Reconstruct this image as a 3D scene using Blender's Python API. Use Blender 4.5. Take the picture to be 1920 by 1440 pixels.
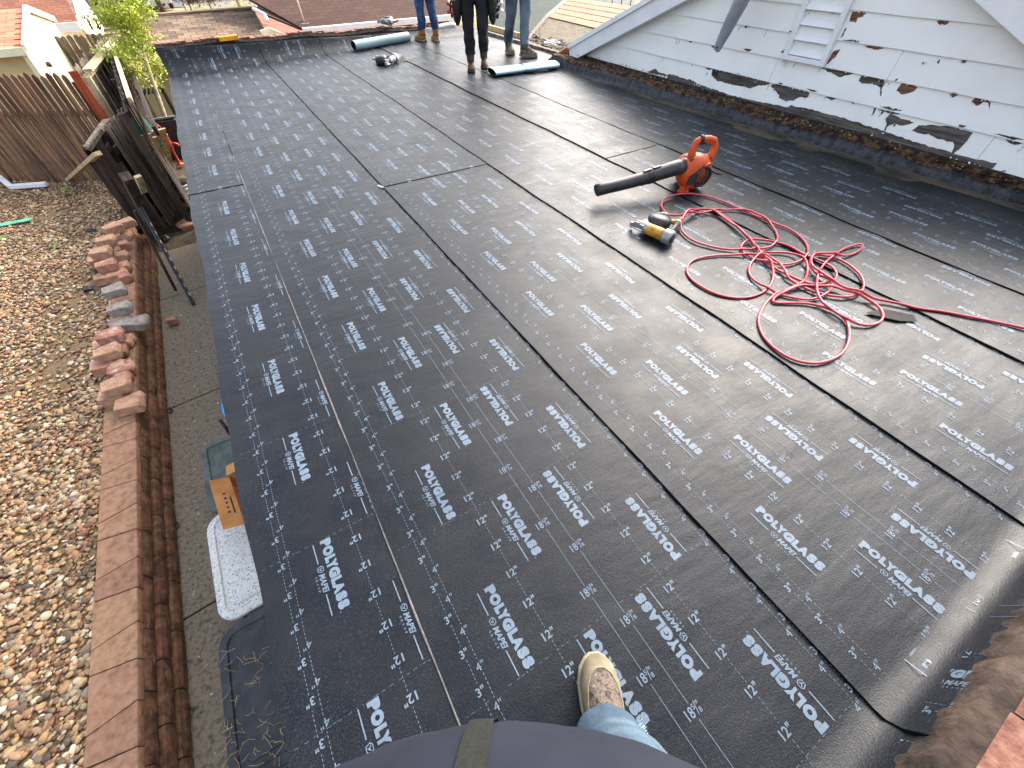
import bpy, bmesh, math, random
import numpy as np
from mathutils import Vector, Matrix, Euler

random.seed(7)
rng = np.random.default_rng(11)
for o in list(bpy.data.objects):
    bpy.data.objects.remove(o)
scene = bpy.context.scene
COL = scene.collection
PI = math.pi

# ------------------------------------------------------------------ camera
CAM = Vector((0, 0, 1.3574))
ROT = Euler((0.7280, 0.0076, -0.5446), 'XYZ')
cd = bpy.data.cameras.new('camera')
cam = bpy.data.objects.new('camera', cd)
COL.objects.link(cam)
cam.location = CAM
cam.rotation_euler = ROT
cd.sensor_width = 36
cd.lens = 36 * 762.15 / 1920
cd.clip_start = 0.02
cd.clip_end = 600
scene.camera = cam

# ------------------------------------------------------------------ sky, sun, exposure
SUN_EL, SUN_AZ = math.radians(34), math.radians(64)
world = bpy.data.worlds.new('World')
scene.world = world
world.use_nodes = True
wn, wl = world.node_tree.nodes, world.node_tree.links
bg = wn['Background']
sky = wn.new('ShaderNodeTexSky')
sky.sky_type = 'NISHITA'
sky.sun_disc = False
sky.sun_elevation = SUN_EL
sky.sun_rotation = SUN_AZ
sky.air_density = 1.0
sky.dust_density = 6.0
sky.ozone_density = 1.0
hs = wn.new('ShaderNodeHueSaturation')
hs.inputs['Saturation'].default_value = 0.58
wl.new(sky.outputs[0], hs.inputs['Color'])
wl.new(hs.outputs[0], bg.inputs['Color'])
bg.inputs['Strength'].default_value = 0.15
sl = bpy.data.lights.new('sun', 'SUN')
sl.energy = 0.6
sl.angle = math.radians(58)
sl.color = (1.0, 0.98, 0.95)
sun = bpy.data.objects.new('sun', sl)
COL.objects.link(sun)
sdir = Vector((math.sin(SUN_AZ) * math.cos(SUN_EL), math.cos(SUN_AZ) * math.cos(SUN_EL), math.sin(SUN_EL)))
sun.rotation_euler = (-sdir).to_track_quat('-Z', 'Y').to_euler()
sun.location = sdir * 30
vs = scene.view_settings
vs.view_transform = 'Standard'
vs.look = 'None'
vs.gamma = 1
vs.use_curve_mapping = False
vs.exposure = 2.1
scene.render.engine = 'CYCLES'

# ------------------------------------------------------------------ helpers
RM = ROT.to_matrix()


def ray(px, py):
    return RM @ Vector(((px - 960) / 762.15, -(py - 720) / 762.15, -1))


def at(px, py, z):
    d = ray(px, py)
    return CAM + d * ((z - CAM.z) / d.z)


def aty(px, py, y):
    d = ray(px, py)
    return CAM + d * (y / d.y)


def atx(px, py, x):
    d = ray(px, py)
    return CAM + d * (x / d.x)


def tag(o, label=None, cat=None, group=None, kind=None):
    if label: o['label'] = label
    if cat: o['category'] = cat
    if group: o['group'] = group
    if kind: o['kind'] = kind
    return o


def empty(name, loc=(0, 0, 0), label=None, cat=None, group=None, rz=0, kind=None):
    o = bpy.data.objects.new(name, None)
    o.empty_display_size = 0.1
    o.location = loc
    o.rotation_euler = (0, 0, rz)
    COL.objects.link(o)
    return tag(o, label, cat, group, kind)


def link(name, me, parent=None, m=None, loc=None, rot=None):
    o = bpy.data.objects.new(name, me)
    COL.objects.link(o)
    if parent: o.parent = parent
    if m is not None:
        if len(me.materials) == 0: me.materials.append(m)
    if loc is not None: o.location = loc
    if rot is not None: o.rotation_euler = rot
    return o


class MB:
    """collects verts/faces, builds one mesh"""
    def __init__(self):
        self.v, self.f, self.sm = [], [], []

    def add(self, vs, fs, smooth=False):
        b = len(self.v)
        self.v += [tuple(p) for p in vs]
        self.f += [tuple(i + b for i in f) for f in fs]
        self.sm += [smooth] * len(fs)
        return self

    def box(self, c, s, rot=None):
        hx, hy, hz = s[0] / 2, s[1] / 2, s[2] / 2
        vs = [Vector((x, y, z)) for x in (-hx, hx) for y in (-hy, hy) for z in (-hz, hz)]
        if rot is not None:
            R = rot if isinstance(rot, Matrix) else Euler(rot).to_matrix()
            vs = [R @ v for v in vs]
        c = Vector(c)
        return self.add([v + c for v in vs], [(0, 1, 3, 2), (4, 6, 7, 5), (0, 4, 5, 1), (2, 3, 7, 6), (0, 2, 6, 4), (1, 5, 7, 3)])

    def beam(self, a, b, w, h, up=(0, 0, 1)):
        a, b = Vector(a), Vector(b)
        d = b - a
        L = d.length
        d.normalize()
        u = Vector(up)
        x = d.cross(u)
        if x.length < 1e-4: x = d.cross(Vector((0, 1, 0)))
        x.normalize()
        z = x.cross(d)
        R = Matrix((x, d, z)).transposed()
        return self.box((a + b) / 2, (w, L, h), R)

    def tube(self, pts, r, seg=10, cap=True, smooth=True, flat=None):
        pts = [Vector(p) for p in pts]
        n = len(pts)
        rs = r if hasattr(r, '__len__') else [r] * n
        vs = []
        prev = None
        for i, p in enumerate(pts):
            t = (pts[min(i + 1, n - 1)] - pts[max(i - 1, 0)])
            if t.length < 1e-9: t = Vector((0, 0, 1))
            t.normalize()
            if prev is None:
                a = t.cross(Vector((0, 0, 1)))
                if a.length < 1e-3: a = t.cross(Vector((0, 1, 0)))
            else:
                a = prev - t * prev.dot(t)
            a.normalize()
            prev = a
            b = t.cross(a)
            for k in range(seg):
                q = 2 * PI * k / seg
                ra = rs[i]
                vs.append(p + a * (math.cos(q) * ra) + b * (math.sin(q) * ra * (flat or 1)))
        fs = []
        for i in range(n - 1):
            for k in range(seg):
                k2 = (k + 1) % seg
                fs.append((i * seg + k, i * seg + k2, (i + 1) * seg + k2, (i + 1) * seg + k))
        self.add(vs, fs, smooth)
        if cap:
            b = len(self.v) - len(vs)
            self.f.append(tuple(b + k for k in range(seg))[::-1])
            self.f.append(tuple(b + (n - 1) * seg + k for k in range(seg)))
            self.sm += [False, False]
        return self

    def lathe(self, prof, seg=20, mat=None, smooth=True, cap=True):
        M = mat or Matrix.Identity(4)
        vs = [M @ Vector((r * math.cos(2 * PI * k / seg), r * math.sin(2 * PI * k / seg), z)) for r, z in prof for k in range(seg)]
        fs = []
        for i in range(len(prof) - 1):
            for k in range(seg):
                k2 = (k + 1) % seg
                fs.append((i * seg + k, i * seg + k2, (i + 1) * seg + k2, (i + 1) * seg + k))
        b = len(self.v)
        self.add(vs, fs, smooth)
        if cap:
            self.f.append(tuple(b + k for k in range(seg))[::-1])
            self.f.append(tuple(b + (len(prof) - 1) * seg + k for k in range(seg)))
            self.sm += [False, False]
        return self

    def prism(self, poly, h, mat=None):
        """polygon in local xy, extruded 0..h on z"""
        M = mat or Matrix.Identity(4)
        n = len(poly)
        vs = [M @ Vector((p[0], p[1], 0)) for p in poly] + [M @ Vector((p[0], p[1], h)) for p in poly]
        fs = [tuple(range(n))[::-1], tuple(range(n, 2 * n))] + [(i, (i + 1) % n, n + (i + 1) % n, n + i) for i in range(n)]
        return self.add(vs, fs)

    def loft(self, rings, cap=True, smooth=True):
        n = len(rings[0])
        vs = [p for r in rings for p in r]
        fs = []
        for i in range(len(rings) - 1):
            for k in range(n):
                k2 = (k + 1) % n
                fs.append((i * n + k, i * n + k2, (i + 1) * n + k2, (i + 1) * n + k))
        b = len(self.v)
        self.add(vs, fs, smooth)
        if cap:
            self.f.append(tuple(b + k for k in range(n))[::-1])
            self.f.append(tuple(b + (len(rings) - 1) * n + k for k in range(n)))
            self.sm += [smooth, smooth]
        return self

    def mesh(self, name, m=None):
        me = bpy.data.meshes.new(name)
        me.from_pydata([tuple(p) for p in self.v], [], self.f)
        me.polygons.foreach_set('use_smooth', self.sm)
        if m: me.materials.append(m)
        me.update()
        return me

    def build(self, name, m, parent=None, loc=None, rot=None, bevel=0, fix=True):
        me = self.mesh(name, m)
        if fix or bevel:
            bm = bmesh.new()
            bm.from_mesh(me)
            bmesh.ops.recalc_face_normals(bm, faces=bm.faces)
            if bevel:
                es = [e for e in bm.edges if len(e.link_faces) == 2 and e.calc_face_angle(0) > 0.6]
                bmesh.ops.bevel(bm, geom=es, offset=bevel, segments=2, affect='EDGES', profile=0.6)
            bm.to_mesh(me)
            bm.free()
        return link(name, me, parent, None, loc, rot)


def fastmesh(name, V, T, m=None, smooth=False):
    V = np.asarray(V, dtype=np.float32)
    T = np.asarray(T, dtype=np.int32)
    me = bpy.data.meshes.new(name)
    k = T.shape[1]
    me.vertices.add(len(V)); me.vertices.foreach_set('co', V.ravel())
    me.loops.add(T.size); me.loops.foreach_set('vertex_index', T.ravel())
    me.polygons.add(len(T)); me.polygons.foreach_set('loop_start', np.arange(0, T.size, k, dtype=np.int32))
    if smooth: me.polygons.foreach_set('use_smooth', np.ones(len(T), dtype=bool))
    me.update(calc_edges=True)
    if m: me.materials.append(m)
    return me


# ------------------------------------------------------------------ materials
def hexc(h):
    h = h.lstrip('#')
    c = [int(h[i:i + 2], 16) / 255 for i in (0, 2, 4)]
    return tuple((x / 12.92 if x < 0.04045 else ((x + 0.055) / 1.055) ** 2.4) for x in c)


def mat(name, cols, scale=6, detail=5, rough=0.7, spec=0.4, bump=0.15, bscale=60, stretch=(1, 1, 1), rand=0.0,
        metal=0.0, lo=0.32, hi=0.68, attr=None, rough2=None, bdist=0.01, coat=0, bdetail=4, translucent=0, hrand=0.0, k=1.0):
    m = bpy.data.materials.new(name)
    m.use_nodes = True
    N, L = m.node_tree.nodes, m.node_tree.links
    b = N['Principled BSDF']
    tc = N.new('ShaderNodeTexCoord')
    mp = N.new('ShaderNodeMapping')
    mp.inputs['Scale'].default_value = stretch
    L.new(tc.outputs['Object'], mp.inputs['Vector'])
    oi = N.new('ShaderNodeObjectInfo')
    vm = N.new('ShaderNodeVectorMath'); vm.operation = 'MULTIPLY_ADD'
    vm.inputs[1].default_value = (1, 1, 1)
    cb = N.new('ShaderNodeCombineXYZ')
    mu = N.new('ShaderNodeMath'); mu.operation = 'MULTIPLY'; mu.inputs[1].default_value = 37.0
    L.new(oi.outputs['Random'], mu.inputs[0])
    for i in range(3): L.new(mu.outputs[0], cb.inputs[i])
    L.new(mp.outputs[0], vm.inputs[0]); L.new(cb.outputs[0], vm.inputs[2])
    nz = N.new('ShaderNodeTexNoise')
    nz.inputs['Scale'].default_value = scale
    nz.inputs['Detail'].default_value = detail
    nz.inputs['Roughness'].default_value = 0.6
    L.new(vm.outputs[0], nz.inputs['Vector'])
    if isinstance(cols[0], str): cols = [hexc(c) for c in cols]
    if not hasattr(cols[0], '__len__'): cols = [cols]
    rp = N.new('ShaderNodeValToRGB')
    el = rp.color_ramp.elements
    while len(el) < len(cols): el.new(0.5)
    for i, c in enumerate(cols):
        el[i].position = lo + (hi - lo) * (i / max(1, len(cols) - 1))
        el[i].color = (*c, 1)
    for e_ in el: e_.color = (e_.color[0] * k, e_.color[1] * k, e_.color[2] * k, 1)
    if len(cols) == 1:
        cols = [tuple(v * k for v in cols[0])]
        el[0].color = el[1].color = (*cols[0], 1)
    L.new(nz.outputs['Fac'], rp.inputs['Fac'])
    out = rp.outputs['Color']
    if attr:
        at_ = N.new('ShaderNodeAttribute'); at_.attribute_name = attr
        mx = N.new('ShaderNodeMix'); mx.data_type = 'RGBA'; mx.blend_type = 'MULTIPLY'
        mx.inputs['Factor'].default_value = 1
        L.new(out, mx.inputs[6]); L.new(at_.outputs['Color'], mx.inputs[7])
        out = mx.outputs[2]
    if rand or hrand:
        h = N.new('ShaderNodeHueSaturation')
        mr = N.new('ShaderNodeMapRange')
        mr.inputs['To Min'].default_value = 1 - rand
        mr.inputs['To Max'].default_value = 1 + rand
        L.new(oi.outputs['Random'], mr.inputs['Value'])
        L.new(mr.outputs[0], h.inputs['Value'])
        if hrand:
            m3 = N.new('ShaderNodeMath'); m3.operation = 'MULTIPLY'; m3.inputs[1].default_value = 7.31
            m4 = N.new('ShaderNodeMath'); m4.operation = 'FRACT'
            mr2 = N.new('ShaderNodeMapRange')
            mr2.inputs['To Min'].default_value = 0.5 - hrand
            mr2.inputs['To Max'].default_value = 0.5 + hrand
            L.new(oi.outputs['Random'], m3.inputs[0]); L.new(m3.outputs[0], m4.inputs[0]); L.new(m4.outputs[0], mr2.inputs['Value'])
            L.new(mr2.outputs[0], h.inputs['Hue'])
        L.new(out, h.inputs['Color'])
        out = h.outputs[0]
    L.new(out, b.inputs['Base Color'])
    b.inputs['Roughness'].default_value = rough
    if rough2 is not None:
        mr = N.new('ShaderNodeMapRange')
        mr.inputs['From Min'].default_value = 0.35; mr.inputs['From Max'].default_value = 0.65
        mr.inputs['To Min'].default_value = rough; mr.inputs['To Max'].default_value = rough2
        L.new(nz.outputs['Fac'], mr.inputs['Value'])
        L.new(mr.outputs[0], b.inputs['Roughness'])
    b.inputs['Specular IOR Level'].default_value = spec
    b.inputs['Metallic'].default_value = metal
    if coat: b.inputs['Coat Weight'].default_value = coat
    if bump:
        n2 = N.new('ShaderNodeTexNoise')
        n2.inputs['Scale'].default_value = bscale
        n2.inputs['Detail'].default_value = bdetail
        L.new(vm.outputs[0], n2.inputs['Vector'])
        bp = N.new('ShaderNodeBump')
        bp.inputs['Strength'].default_value = bump
        bp.inputs['Distance'].default_value = bdist
        L.new(n2.outputs['Fac'], bp.inputs['Height'])
        L.new(bp.outputs[0], b.inputs['Normal'])
    return m


M_BLACK = mat('black_rubber', [(0.012, 0.012, 0.013), (0.03, 0.03, 0.032)], rough=0.5, bump=0.1)
M_BITUMEN = mat('black_bitumen', [(0.006, 0.006, 0.007), (0.016, 0.015, 0.015)], rough=0.4, bump=0.4, bscale=25)
M_MATTE = mat('matte_bitumen', [(0.003, 0.003, 0.003), (0.008, 0.008, 0.008)], rough=0.95, spec=0.05, bump=0.3, bscale=40)
M_WOOD_GREY = mat('grey_weathered_wood', ['#3a302a', '#6b5d50', '#94877a'], scale=3, stretch=(6, 6, 0.6), rough=0.85, bump=0.4, bscale=12, rand=0.25, k=0.9)
M_WOOD_BROWN = mat('brown_fence_wood', ['#3d2a20', '#674a38', '#84664e', '#a8713f'], scale=2.2, stretch=(7, 7, 0.5), rough=0.85, bump=0.4, bscale=14, rand=0.22, hi=0.72, k=0.85)
M_WOOD_DARK = mat('dark_fence_wood', ['#17110e', '#2e231d', '#4f3f33'], scale=3, stretch=(6, 6, 0.5), rough=0.85, bump=0.4, bscale=12, rand=0.3)
M_WOOD_PALE = mat('pale_lumber', ['#8a7a60', '#c2b08a', '#dccfa9'], scale=3, stretch=(5, 5, 0.8), rough=0.8, bump=0.25, bscale=15, rand=0.2, k=0.72)
M_WOOD_NEW = mat('bare_roof_boards', ['#9c5f2c', '#c98f4e', '#dcae6c'], scale=3, stretch=(0.7, 8, 8), rough=0.8, bump=0.25, bscale=15, rand=0.2, k=0.3)
M_WHITE = mat('white_paint', [(0.70, 0.72, 0.71), (0.80, 0.81, 0.80)], scale=4, rough=0.55, bump=0.12, bscale=30)
M_WHITE2 = mat('white_trim_paint', [(0.72, 0.72, 0.72), (0.82, 0.82, 0.82)], scale=5, rough=0.5, bump=0.05)
M_CREAM = mat('cream_stucco', ['#d8cf9c', '#e6ddb0'], scale=3, rough=0.85, bump=0.1)
M_GALV = mat('galvanised_steel', [(0.35, 0.36, 0.37), (0.55, 0.56, 0.57)], scale=9, rough=0.38, metal=0.8, bump=0.06)
M_STEEL = mat('bare_steel', [(0.45, 0.45, 0.46), (0.62, 0.62, 0.62)], scale=20, rough=0.3, metal=0.9, bump=0.05)
M_PLASTIC_BK = mat('black_plastic', [(0.014, 0.014, 0.016), (0.035, 0.035, 0.037)], scale=14, rough=0.42, bump=0.08, bscale=120)
# ------------------------------------------------------------------ ground, yard, walkway
Z_WALK, Z_YARD = -2.16, -1.82
m_soil = mat('dry_soil', ['#4a3a2a', '#75603f', '#9a8663', '#6a6a3a'], scale=0.8, detail=8, rough=0.95, bump=0.5, bscale=14, bdist=0.03)
me = MB().add([(-160, -60, -2.45), (160, -60, -2.45), (160, 260, -2.45), (-160, 260, -2.45)], [(0, 1, 2, 3)]).mesh('ground', m_soil)
tag(link('ground', me), kind='structure')

m_yard = mat('gravel_bed', ['#45372a', '#6b583e', '#7d694c', '#544533'], scale=26, detail=8, rough=0.95, bump=0.9, bscale=60, bdist=0.02)
yb = MB()
nx, ny = 30, 60
vs, fs = [], []
for j in range(ny + 1):
    for i in range(nx + 1):
        y = -3 + 17.0 * j / ny
        xr = -2.06 - 0.014 * y if y < 7.4 else (-2.2 + 0.08 * (y - 7.4))
        x = -9 + (xr + 9) * (i / nx) ** 0.6
        vs.append((x, y, Z_YARD + 0.02 * math.sin(x * 2.1 + y) + 0.02 * math.sin(y * 1.3 - x)))
for j in range(ny):
    for i in range(nx):
        a = j * (nx + 1) + i
        fs.append((a, a + 1, a + nx + 2, a + nx + 1))
me = yb.add(vs, fs, True).mesh('gravel_yard', m_yard)
tag(link('gravel_yard', me), kind='structure')

# river pebbles: one uncountable scatter
m_peb = mat('river_pebbles', [(0.72, 0.72, 0.72), (1.0, 1.0, 1.0), (1.15, 1.12, 1.08)], scale=38, rough=0.55, spec=0.45, bump=0.2, bscale=90, attr='Col', bdist=0.004)


def icosa(sub):
    bm = bmesh.new()
    bmesh.ops.create_icosphere(bm, subdivisions=sub, radius=1)
    V = np.array([v.co[:] for v in bm.verts]); T = np.array([[v.index for v in f.verts] for f in bm.faces])
    bm.free()
    return V, T


PAL = np.array([hexc(c) for c in ['#b79a78', '#c9b08d', '#a98b66', '#917357', '#b68a66', '#d3c5ae', '#e2d8c9', '#8f8272', '#786a5b', '#5f5147', '#9b6850', '#bf9f70', '#ada08d', '#c4a27d', '#8a6450', '#b8a88e', '#a4866a', '#bc9d78']])


def pebbles(name, sub, pts, size):
    V, T = icosa(sub)
    n = len(pts)
    sc = np.stack([rng.uniform(.8, 1.35, n), rng.uniform(.65, 1.0, n), rng.uniform(.4, .62, n)], 1) * size[:, None]
    th = rng.uniform(0, 2 * PI, n); tx = rng.normal(0, .28, n); ty = rng.normal(0, .28, n)
    jit = 1 + 0.10 * rng.standard_normal((n, len(V), 1)) if sub == 1 else 1 + 0.06 * rng.standard_normal((n, len(V), 1))
    P = V[None] * jit * sc[:, None, :]
    c, s = np.cos(tx)[:, None], np.sin(tx)[:, None]
    y, z = P[..., 1] * c - P[..., 2] * s, P[..., 1] * s + P[..., 2] * c
    c, s = np.cos(ty)[:, None], np.sin(ty)[:, None]
    x, z = P[..., 0] * c + z * s, -P[..., 0] * s + z * c
    c, s = np.cos(th)[:, None], np.sin(th)[:, None]
    x, y = x * c - y * s, x * s + y * c
    P = np.stack([x, y, z], 2) + pts[:, None, :]
    TT = (T[None] + (np.arange(n) * len(V))[:, None, None]).reshape(-1, 3)
    me = fastmesh(name, P.reshape(-1, 3), TT, m_peb, True)
    colr = PAL[rng.integers(0, len(PAL), n)] * rng.uniform(.5, .82, (n, 1)) * np.array([[1.12, 1.03, .88]])
    ca = me.color_attributes.new('Col', 'FLOAT_COLOR', 'POINT')
    cc = np.ones((n, len(V), 4), dtype=np.float32); cc[..., :3] = np.clip(colr, 0, 1)[:, None, :]
    ca.data.foreach_set('color', cc.ravel())
    return link(name, me)


def peb_pts(n, y0, y1, size):
    y = rng.uniform(y0, y1, n)
    xr = np.where(y < 7.4, -2.075 - 0.014 * y, -2.3 + 0.06 * (y - 7.4))
    xl = -3.2 - 0.2 * y
    x = rng.uniform(0, 1, n)
    x = xl + (xr - xl) * x
    z = Z_YARD + 0.02 * np.sin(x * 2.1 + y) + 0.02 * np.sin(y * 1.3 - x)
    # thin, sandy patches
    bare = (np.exp(-(((x + 2.75) / .45) ** 2 + ((y - 5.3) / .7) ** 2)) + np.exp(-(((x + 2.6) / .35) ** 2 + ((y - 6.9) / .9) ** 2)) + np.exp(-(((x + 3.3) / .5) ** 2 + ((y - 9.6) / .8) ** 2)))
    keep = rng.uniform(0, 1, n) > bare * 0.8
    sz = size * rng.lognormal(0, .28, n)
    return np.stack([x, y, z + sz * 0.28 + rng.uniform(0, .012, n)], 1)[keep], sz[keep]


p, s = peb_pts(12500, -0.6, 3.4, 0.0180)
tag(pebbles('pebble_gravel', 2, p[:7000], s[:7000]), kind='stuff')
tag(pebbles('pebble_gravel', 1, p[7000:], s[7000:] * .8), kind='stuff')
p, s = peb_pts(27000, 3.2, 12.4, 0.0195)
tag(pebbles('pebble_gravel', 1, p, s), kind='stuff')

# ---- walkway of concrete slabs
m_conc = mat('worn_concrete', ['#4b443a', '#6a6053', '#7f7464', '#574f43'], scale=30, detail=9, rough=0.9, bump=0.5, bscale=120, bdist=0.006, rand=0.05)
walk = empty('walkway', (0, 0, Z_WALK), kind='structure')
ys = [-1.2, 0.9, 2.02, 4.45, 6.8, 8.3]
for a, b in zip(ys[:-1], ys[1:]):
    mb = MB()
    sk = 0.09
    xl, xr_ = -1.93, 0.0
    mb.add([(xl, a + .008 - sk, -.1), (xr_, a + .008 + sk, -.1), (xr_, b - .008 + sk, -.1), (xl, b - .008 - sk, -.1),
            (xl, a + .008 - sk, 0), (xr_, a + .008 + sk, 0), (xr_, b - .008 + sk, 0), (xl, b - .008 - sk, 0)],
           [(0, 1, 2, 3), (4, 5, 6, 7), (0, 1, 5, 4), (1, 2, 6, 5), (2, 3, 7, 6), (3, 0, 4, 7)])
    mb.build('slab', m_conc, walk, bevel=0.006)
m_dirt = mat('brown_dirt', ['#2c2318', '#45382a', '#584a36', '#3c3a22'], scale=4, detail=9, rough=0.95, bump=0.8, bscale=30, bdist=0.03)
vs, fs = [], []
for j in range(31):
    for i in range(13):
        x, y = -2.3 + 3.2 * i / 12, 8.05 + 10 * j / 30
        vs.append((x, y, -2.15 + 0.025 * math.sin(3 * x + 2 * y) + 0.02 * math.sin(5 * y - x) - (0.06 if y < 8.3 else 0)))
for j in range(30):
    for i in range(12):
        a = j * 13 + i
        fs.append((a, a + 1, a + 14, a + 13))
tag(link('dirt_ground', MB().add(vs, fs, True).mesh('dirt_ground', m_dirt)), kind='structure')
# joint fill under slabs
tag(link('walkway_base', MB().box((-.95, 3.5, Z_WALK - .09), (2.0, 9.6, .1)).mesh('walkway_base', m_soil)), kind='structure')

# ------------------------------------------------------------------ retaining wall
m_cap = mat('pink_cap_block', ['#6b4c3a', '#80604a', '#8d6d56'], scale=22, detail=8, rough=0.9, bump=0.55, bscale=150, bdist=0.004, rand=0.12, hrand=0.006, k=1.2)
m_blk = mat('red_split_block', ['#2b1a14', '#48301f', '#5e4232'], scale=14, detail=8, rough=0.9, bump=0.8, bscale=50, bdist=0.012, rand=0.15, hrand=0.01, k=1.7)


def block_mesh(name, m, w, d, h, taper=0.0, rough_face=0.0, bev=0.008, seed=0):
    """retaining block: split face on +x, width along y, base at z=0, back at x=-d"""
    r = random.Random(seed)
    bm = bmesh.new()
    n, k = 5, 3
    front = [[None] * (k + 1) for _ in range(n + 1)]
    t = taper
    for i in range(n + 1):
        for j in range(k + 1):
            fy, fz = i / n, j / k
            edge = 1 if (i in (0, n) or j in (0, k)) else 0
            x = (0 if edge else rough_face * r.uniform(0.3, 1.0)) - (0.35 * rough_face if edge and j in (0, k) else 0)
            front[i][j] = bm.verts.new((x, (fy - .5) * w, fz * h))
    back = [[bm.verts.new((-d, (fy - .5) * (w - 2 * t), fz * h)) for fz in (0, 1)] for fy in (0, 1)]
    for i in range(n):
        for j in range(k):
            bm.faces.new((front[i][j], front[i + 1][j], front[i + 1][j + 1], front[i][j + 1]))
    bm.faces.new([front[i][k] for i in range(n + 1)] + [back[1][1], back[0][1]])
    bm.faces.new([front[i][0] for i in range(n, -1, -1)] + [back[0][0], back[1][0]])
    bm.faces.new([front[0][j] for j in range(k + 1)] + [back[0][1], back[0][0]])
    bm.faces.new([front[n][j] for j in range(k, -1, -1)] + [back[1][0], back[1][1]])
    bm.faces.new((back[0][0], back[0][1], back[1][1], back[1][0]))
    bmesh.ops.recalc_face_normals(bm, faces=bm.faces)
    if bev:
        es = [e for e in bm.edges if len(e.link_faces) == 2 and e.calc_face_angle(0) > 0.7]
        bmesh.ops.bevel(bm, geom=es, offset=bev, segments=2, affect='EDGES', profile=0.5)
    me = bpy.data.meshes.new(name)
    bm.to_mesh(me); bm.free()
    me.materials.append(m)
    return me


rw = empty('retaining_wall', (-1.80, 0, Z_WALK), 'low retaining wall of pink capped split faced blocks along the gravel yard', 'wall', rz=0.014)
HC = [0.0, 0.105, 0.225, 0.345]
wall_meshes = [block_mesh('wall_block', m_blk, 0.40, 0.2, 0.118, 0.012, 0.014, 0.0045, s) for s in range(4)]
for c in range(3):
    y = -1.2 + (0.2 if c % 2 else 0)
    k = 0
    while y < 8.4:
        o = link('wall_block', wall_meshes[(k * 3 + c) % 4], rw)
        o.location = (0.028 - 0.030 * c + random.uniform(-.004, .004), y, HC[c])
        y += 0.405; k += 1
y = -1.0
k = 0
capm = []
for s in range(5):
    capm.append(block_mesh('cap_block', m_cap, 0.245, 0.262, 0.066, (0.045 if s % 2 else -0.045), 0.004, 0.006, s))
while y < 8.4:
    o = link('cap_block', capm[k % 2] if k % 5 else capm[2 + k % 2], rw)
    o.location = (-0.036 + random.uniform(-.004, .004), y, HC[3] + random.uniform(0, .003))
    o.rotation_euler = (0, 0, random.uniform(-.01, .01))
    y += 0.25; k += 1
# loose blocks stacked on the wall
m_lb = {
    'tan': mat('tan_loose_block', k=1.4, cols= ['#7a5846', '#917058', '#a07f69'], scale=18, detail=8, rough=0.9, bump=0.5, bscale=90, bdist=0.005, rand=0.08),
    'red': mat('red_loose_block', k=1.4, cols= ['#6c463a', '#86604f', '#987668'], scale=9, detail=8, rough=0.9, bump=0.5, bscale=60, bdist=0.006, rand=0.08),
    'stain': mat('white_stained_block', k=1.4, cols= ['#74493d', '#8a6253', '#ab9a92'], scale=7, detail=8, rough=0.9, bump=0.5, bscale=60, bdist=0.006, lo=.4, hi=.66),
    'grey': mat('grey_loose_block', k=1.4, cols= ['#57514c', '#766e67', '#857d76'], scale=14, detail=8, rough=0.9, bump=0.5, bscale=80, bdist=0.005, rand=0.1),
}
lbm = [block_mesh('loose_block', None, 0.19, 0.215, 0.105, 0.035, 0.02, 0.012, 20 + s) if False else None for s in range(1)]


def loose(px, py, ztop, kind, label, rz=0.0, w=0.2, d=0.22, h=0.105, taper=0.035, tilt=0.0, seed=0):
    ztop += random.uniform(-.006, .006)
    p = at(px, py, ztop)
    me = block_mesh('loose_block', m_lb[kind], w, d, h, taper, 0.02, 0.011, 30 + seed)
    o = link('loose_block', me, None)
    o.location = (p.x + d / 2 * math.cos(rz), p.y + d / 2 * math.sin(rz), ztop - h)
    o.rotation_euler = (tilt, 0, rz)
    return tag(o, label, 'block', 'loose blocks lying on the retaining wall')


ZT2 = -1.538
ZT1 = -1.644
bl = [
    (238, 752, ZT1, 'tan', 'tan block nearest the camera in the row of loose blocks on the wall', -0.05),
    (212, 717, ZT2, 'tan', 'plain tan block on top at the near end of the loose row', 0.12),
    (222, 688, ZT1, 'stain', 'low pink block with white stain between two taller tan blocks', 0.0),
    (196, 655, ZT2, 'tan', 'broad tan block with chamfered corner in middle of the near stack', 0.1),
    (200, 624, ZT2, 'stain', 'red block with white paint stains on its top face', 0.05),
    (224, 603, ZT1, 'grey', 'lower grey block lying under the pale grey block', 0.15),
    (250, 600, ZT1, 'grey', 'small brown grey block beside the pale grey block on the wall side', -0.3),
    (219, 573, ZT2, 'grey', 'pale grey block with scuffed top beside the darker grey one', 0.1),
    (209, 539, ZT2, 'grey', 'dark grey square block just behind the pale grey block', 0.15),
    (216, 510, ZT1, 'tan', 'flat tan block low behind the dark grey block', 0.2),
    (216, 500, ZT1, 'red', 'rounded red block lying against the base of the stack', 0.5),
    (195, 492, ZT2, 'red', 'red block with pale smear under the tan block with grey side', 0.1),
    (184, 468, ZT2 + .04, 'tan', 'tan block with a grey side at the outer edge of the far stack', -0.1),
    (194, 446, ZT2 + .04, 'tan', 'oblong tan block second from the fence end of the stack', 0.0),
    (207, 422, ZT2 + .04, 'tan', 'wedge shaped pink block at the far top of the stack', 0.5),
    (232, 413, ZT2, 'tan', 'dusty pink block at the far end close to the black post', 0.3),
]
for k, (px, py, zt, kd, lab, rz) in enumerate(bl):
    loose(px, py, zt, kd, lab, rz, w=0.19 + 0.03 * random.random(), seed=k)
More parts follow.
